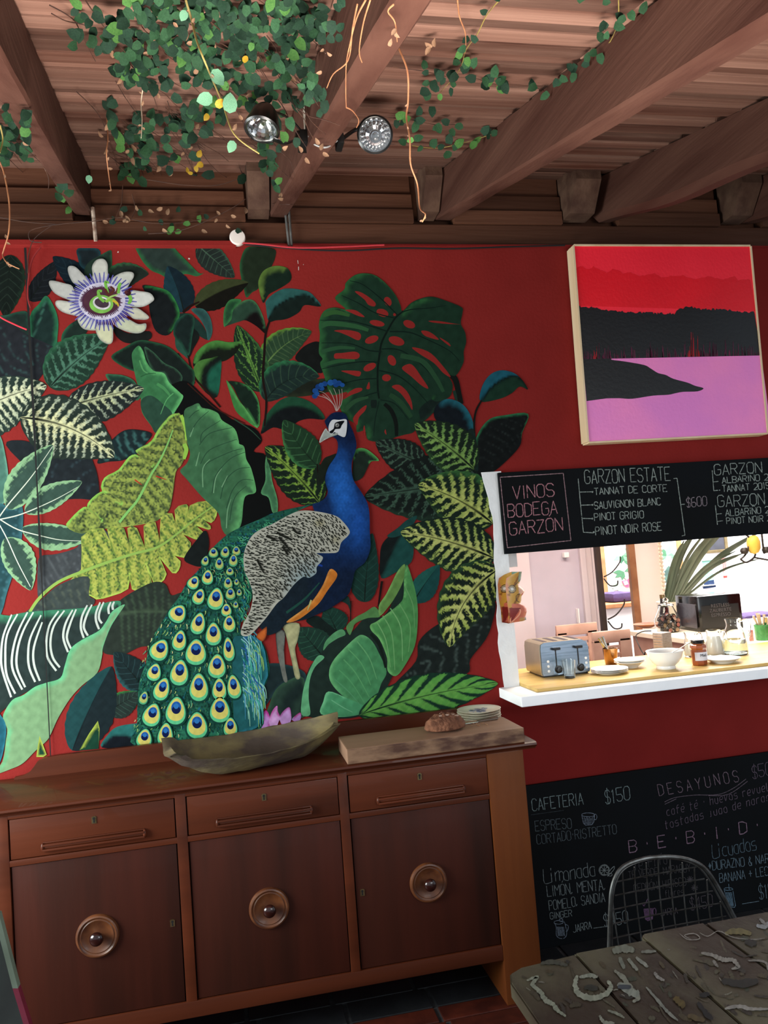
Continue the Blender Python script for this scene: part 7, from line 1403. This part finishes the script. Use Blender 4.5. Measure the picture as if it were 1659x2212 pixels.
v3 = vine([(350, 275, 90, 30, 26), (420, 265, 60, 24, 16), (300, 310, 50, 40, 14), (370, 330, 60, 30, 12), (290, 375, 36, 20, 12), (450, 235, 60, 26, 12), (250, 250, 20, 40, 6), (580, 335, 26, 44, 14), (590, 400, 22, 40, 8), (530, 215, 30, 14, 6), (470, 395, 60, 25, 5), (430, 470, 60, 16, 5), (512, 425, 16, 14, 4), (605, 300, 40, 30, 8), (140, 430, 20, 22, 5)], 'sparse vine trailing toward the wall around the left spotlight', loc=(380, 300), stems=34, dry=30)
v4 = vine([(20, 285, 46, 50, 30), (60, 250, 20, 14, 4), (30, 330, 50, 30, 14)], 'dark leafy vine growing behind the left beam', loc=(20, 290), stems=5, dry=5)
# bright odd leaves of v3
for x, y, k, s_ in [(427, 340, 4, 15), (439, 354, 4, 15), (423, 358, 4, 12), (417, 374, 4, 11), (405, 373, 4, 10), (450, 246, 4, 15), (523, 125, 4, 17), (460, 232, 2, 22), (284, 5, 2, 26), (272, 14, 2, 24), (178, 12, 2, 26), (264, 62, 2, 28), (288, 162, 2, 14), (305, 158, 2, 14), (193, 378, 3, 16), (262, 312, 2, 26), (270, 318, 2, 22), (235, 268, 5, 14)]:
    P = cpos(x, y, -.06); put_leaf(v3, P, s_*mpp(P), k)
# right vine
v5 = empty('creeping_vine', tuple(PC(1000, 150, -.02))); tag(v5, 'thin vine with small leaves trailing over the planks right of the middle beam', 'vine')
c2_ = lambda x, y: (500+x/2.765, y/2.765); c3_ = lambda x, y: (1060+x/2.77, y/2.77)
for x, y in [(1585, 10), (1525, 75), (1420, 225), (1465, 250), (1400, 285), (1405, 340), (1345, 375), (1320, 372), (1430, 400), (1370, 425), (1350, 440), (1180, 430), (1165, 412), (1200, 480), (1180, 490), (1255, 420), (1290, 465), (1250, 455), (1335, 520), (1320, 525), (1240, 560), (1225, 550), (1180, 545), (1130, 540), (1460, 470), (1505, 460), (1570, 465), (1490, 505), (1515, 510), (1590, 500), (1630, 500), (1630, 545), (1195, 635), (1120, 690), (980, 700), (1020, 720), (1100, 720), (1135, 725), (1010, 750), (1220, 740), (1235, 750), (1300, 735), (1310, 770), (1380, 745), (1300, 860), (1340, 875), (1320, 885), (1230, 885), (1300, 900), (1450, 840), (1440, 850), (1550, 800), (1500, 800), (1570, 810), (1540, 830), (1140, 870), (1090, 825), (1045, 855), (1195, 880), (1580, 820), (1110, 730), (985, 715), (1270, 460), (1350, 350), (1410, 410)]:
    X, Y_ = c2_(x, y); P = cpos(X+rv.uniform(-1, 1), Y_, -.025); put_leaf(v5, P, rv.uniform(13, 22)*mpp(P), rv.choices([0, 1, 2], [4, 3, 1])[0])
for x, y in [(550, 10), (670, 10), (790, 120), (808, 100), (830, 70), (895, 80), (690, 130), (700, 165), (740, 145), (675, 245), (690, 235), (635, 310), (650, 320), (575, 372), (590, 375), (500, 435), (515, 450), (490, 420), (400, 470), (380, 500), (415, 460), (275, 510), (250, 530), (20, 465), (75, 500), (35, 505), (75, 545), (345, 550)]:
    X, Y_ = c3_(x, y); P = cpos(X, Y_, -.03); put_leaf(v5, P, rv.uniform(14, 22)*mpp(P), rv.choices([0, 1], [2, 3])[0])
for pts in ([c2_(1600, 0), c2_(1525, 90), c2_(1470, 200), c2_(1400, 300), c2_(1360, 420), c2_(1240, 560)], [c2_(960, 400), c2_(1150, 425), c2_(1300, 460), c2_(1440, 465), c2_(1560, 500), c3_(130, 520), c3_(250, 520), c3_(360, 560)], [c2_(860, 690), c2_(980, 705), c2_(1100, 720), c2_(1220, 745), c2_(1380, 745)], [c2_(1080, 870), c2_(1230, 885), c2_(1400, 850), c2_(1560, 800)], [c3_(765, 0), c3_(765, 90), c3_(750, 170), c3_(700, 270), c3_(600, 370), c3_(480, 440), c3_(370, 500)], [c2_(930, 860), c2_(990, 860), c2_(1060, 840)]):
    stem(v5, pts, .0016, M_st if rv.random() < .8 else M_ys)
stem(v5, [c2_(1350, 0), c2_(1362, 100), c2_(1395, 190), c2_(1400, 270)], .002, M_tan, off=-.05)
P = cpos(*c2_(1200, 280), -.03); [put_leaf(v5, P+Vector((i*.006, 0, 0)), 16*mpp(P), 5) for i in (0, 1, -1)]
# hanging strands
def strand(pts, r, m, Y, label, leaves=(), dry=0):
    t = empty('hanging_vine_strand', tuple(PY(*pts[0], Y))); tag(t, label, 'vine strand'); n0 = len(pts)
    Q = [PY(x, y, Y+.02*math.sin(i*1.7)) for i, (x, y) in enumerate(pts)]; sub(B().tube(crom(Q, 6), r, 6, r2=r*.6).build('stem', m, None, True), t)
    for x, y, k, s_ in leaves: P = PY(x, y, Y-.01); put_leaf(t, P, s_*mpp(P), k, face=(Vector(CAMP)-P).normalized()+Vector((rv.uniform(-.2, .2), 0, rv.uniform(-.3, .1))))
    for _ in range(dry):
        i = rv.randrange(1, n0); u = rv.random(); x = pts[i-1][0]+(pts[i][0]-pts[i-1][0])*u; y = pts[i-1][1]+(pts[i][1]-pts[i-1][1])*u; P = PY(x+rv.uniform(-2, 2), y, Y-.005); put_leaf(t, P, rv.uniform(5, 10)*mpp(P), 5)
    return t
strand([c2_(935, 60), c2_(980, 130), c2_(990, 260), c2_(1050, 420), c2_(1055, 600), c2_(1045, 700), c2_(1065, 830), c2_(1070, 980), c2_(1110, 1100), c2_(1125, 1240), c2_(1158, 1280), c2_(1140, 1325)], .0024, M_tan, 1.72, 'long tan bare strand hanging right of the right spotlight', dry=7, leaves=[(893, 300, 2, 14)])
strand([c2_(1110-1383, 0), (413, 40), (424, 85), (437, 120), (456, 165), (481, 224), (506, 290), (560, 332)], .0024, M_ys, 1.55, 'olive strand with large pale green leaves hanging before the left planks', leaves=[(401, 22, 3, 20), (420, 122, 1, 26), (459, 150, 3, 32), (459, 208, 3, 32), (496, 245, 3, 36), (505, 304, 3, 24), (467, 232, 4, 20)], dry=5)
strand([(233, 200), (231, 250), (233, 300), (230, 330), (234, 370), (240, 412)], .0026, M_tan, 2.7, 'short tan strand hanging right of the left beam', dry=9)
strand([(310, 185), (305, 220), (307, 260), (305, 298)], .0016, mat('pale_vine_stem', 'c8b8a0', .7, c2='b0987c', scale=20), 2.3, 'short pale strand with a cream leaf among the left planks', dry=6)
strand([(-6, 340), (8, 372), (20, 440), (19, 500), (8, 540), (6, 552), (16, 568), (42, 581)], .003, M_tan, 2.9, 'curling tan strand hanging at the far left edge', dry=6)
strand([(0, 270), (6, 300), (0, 330)], .0024, M_ys, 2.2, 'short olive strand curving at the far left edge')
tb_ = empty('hanging_vine_strand', tuple(PC(760, 60, -.21))); tag(tb_, 'group of thin orange tan stems running down the middle beam', 'vine strand')
for pts in ([(790, 0), (770, 40), (755, 100), (748, 140), (747, 200), (748, 232)], [(800, 0), (785, 50), (776, 110), (782, 135)], [(772, 10), (762, 60), (752, 130), (720, 160), (706, 190)], [(850, 10), (838, 25), (853, 48), (858, 90)], [(748, 232), (762, 240), (775, 260), (770, 276)]):
    stem(tb_, pts, .0017, M_tan, off=-.215)
for x, y in [(690, 312), (692, 325), (853, 68), (856, 62), (697, 330), (652, 330), (660, 340), (840, 100)]: P = cpos(x, y, -.235); put_leaf(tb_, P, 14*mpp(P), 5)
# roots and tangles on the wall plate at left
tg = empty('creeping_vine', tuple(PY(300, 480, 3.36))); tag(tg, 'thin leafless vine stems creeping over the boards above the left mural', 'vine')
for pts in ([(90, 524), (66, 520), (64, 500), (92, 490), (140, 483), (200, 478), (260, 470), (330, 482), (400, 480), (450, 470)], [(60, 590), (62, 550), (75, 515), (110, 488)], [(265, 400), (262, 440), (250, 470)], [(285, 420), (292, 450), (285, 470)], [(320, 505), (380, 500), (440, 480), (500, 450), (530, 430)], [(270, 380), (330, 390), (400, 400), (470, 400), (530, 380)], [(0, 470), (60, 480), (130, 485)]):
    stem(tg, pts, .0022, M_st, Y=3.352)
for i in range(26): P = PY(rv.uniform(220, 540), rv.uniform(440, 500), 3.35); put_leaf(tg, P, rv.uniform(8, 15)*mpp(P), rv.choice([5, 5, 5, 0, 1]))
for x, y in [(365, 500), (388, 495), (360, 503), (410, 480), (430, 465), (152, 448), (133, 436)]: P = PY(x, y, 3.35); put_leaf(tg, P, 15*mpp(P), 2)
# ------------------------------------------------------------ the patio side is brightly lit, so its paints and woods are deep in colour
def deepen(m, f):
    nt = m.node_tree; b = nt.nodes['Principled BSDF']; c = b.inputs['Base Color'].default_value; b.inputs['Base Color'].default_value = (c[0]*f, c[1]*f, c[2]*f, 1)
    for n in nt.nodes:
        if n.type == 'VALTORGB':
            for e in n.color_ramp.elements: e.color = (e.color[0]*f, e.color[1]*f, e.color[2]*f, 1)
        if n.type == 'HUE_SAT': c = n.inputs['Color'].default_value; n.inputs['Color'].default_value = (c[0]*f, c[1]*f, c[2]*f, 1)
K_ = 1/2.6
for m in (M_red, M_plank, M_beam, M_plate, M_block, M_tile, M_grout, M_slate, W_side, W_sidez, W_stile, W_ring, M_tb, W_dk, M_bb, M_pn, M_mg, M_wire): deepen(m, K_)
for m in (W_cutf, M_tr): deepen(m, .6)
deepen(W_cut, .78)
deepen(bpy.data.materials['brown_bread_crust'], .6); deepen(M_white, .8)
for m in GM: deepen(m, .62); m.node_tree.nodes['Principled BSDF'].inputs['Specular IOR Level'].default_value = .12
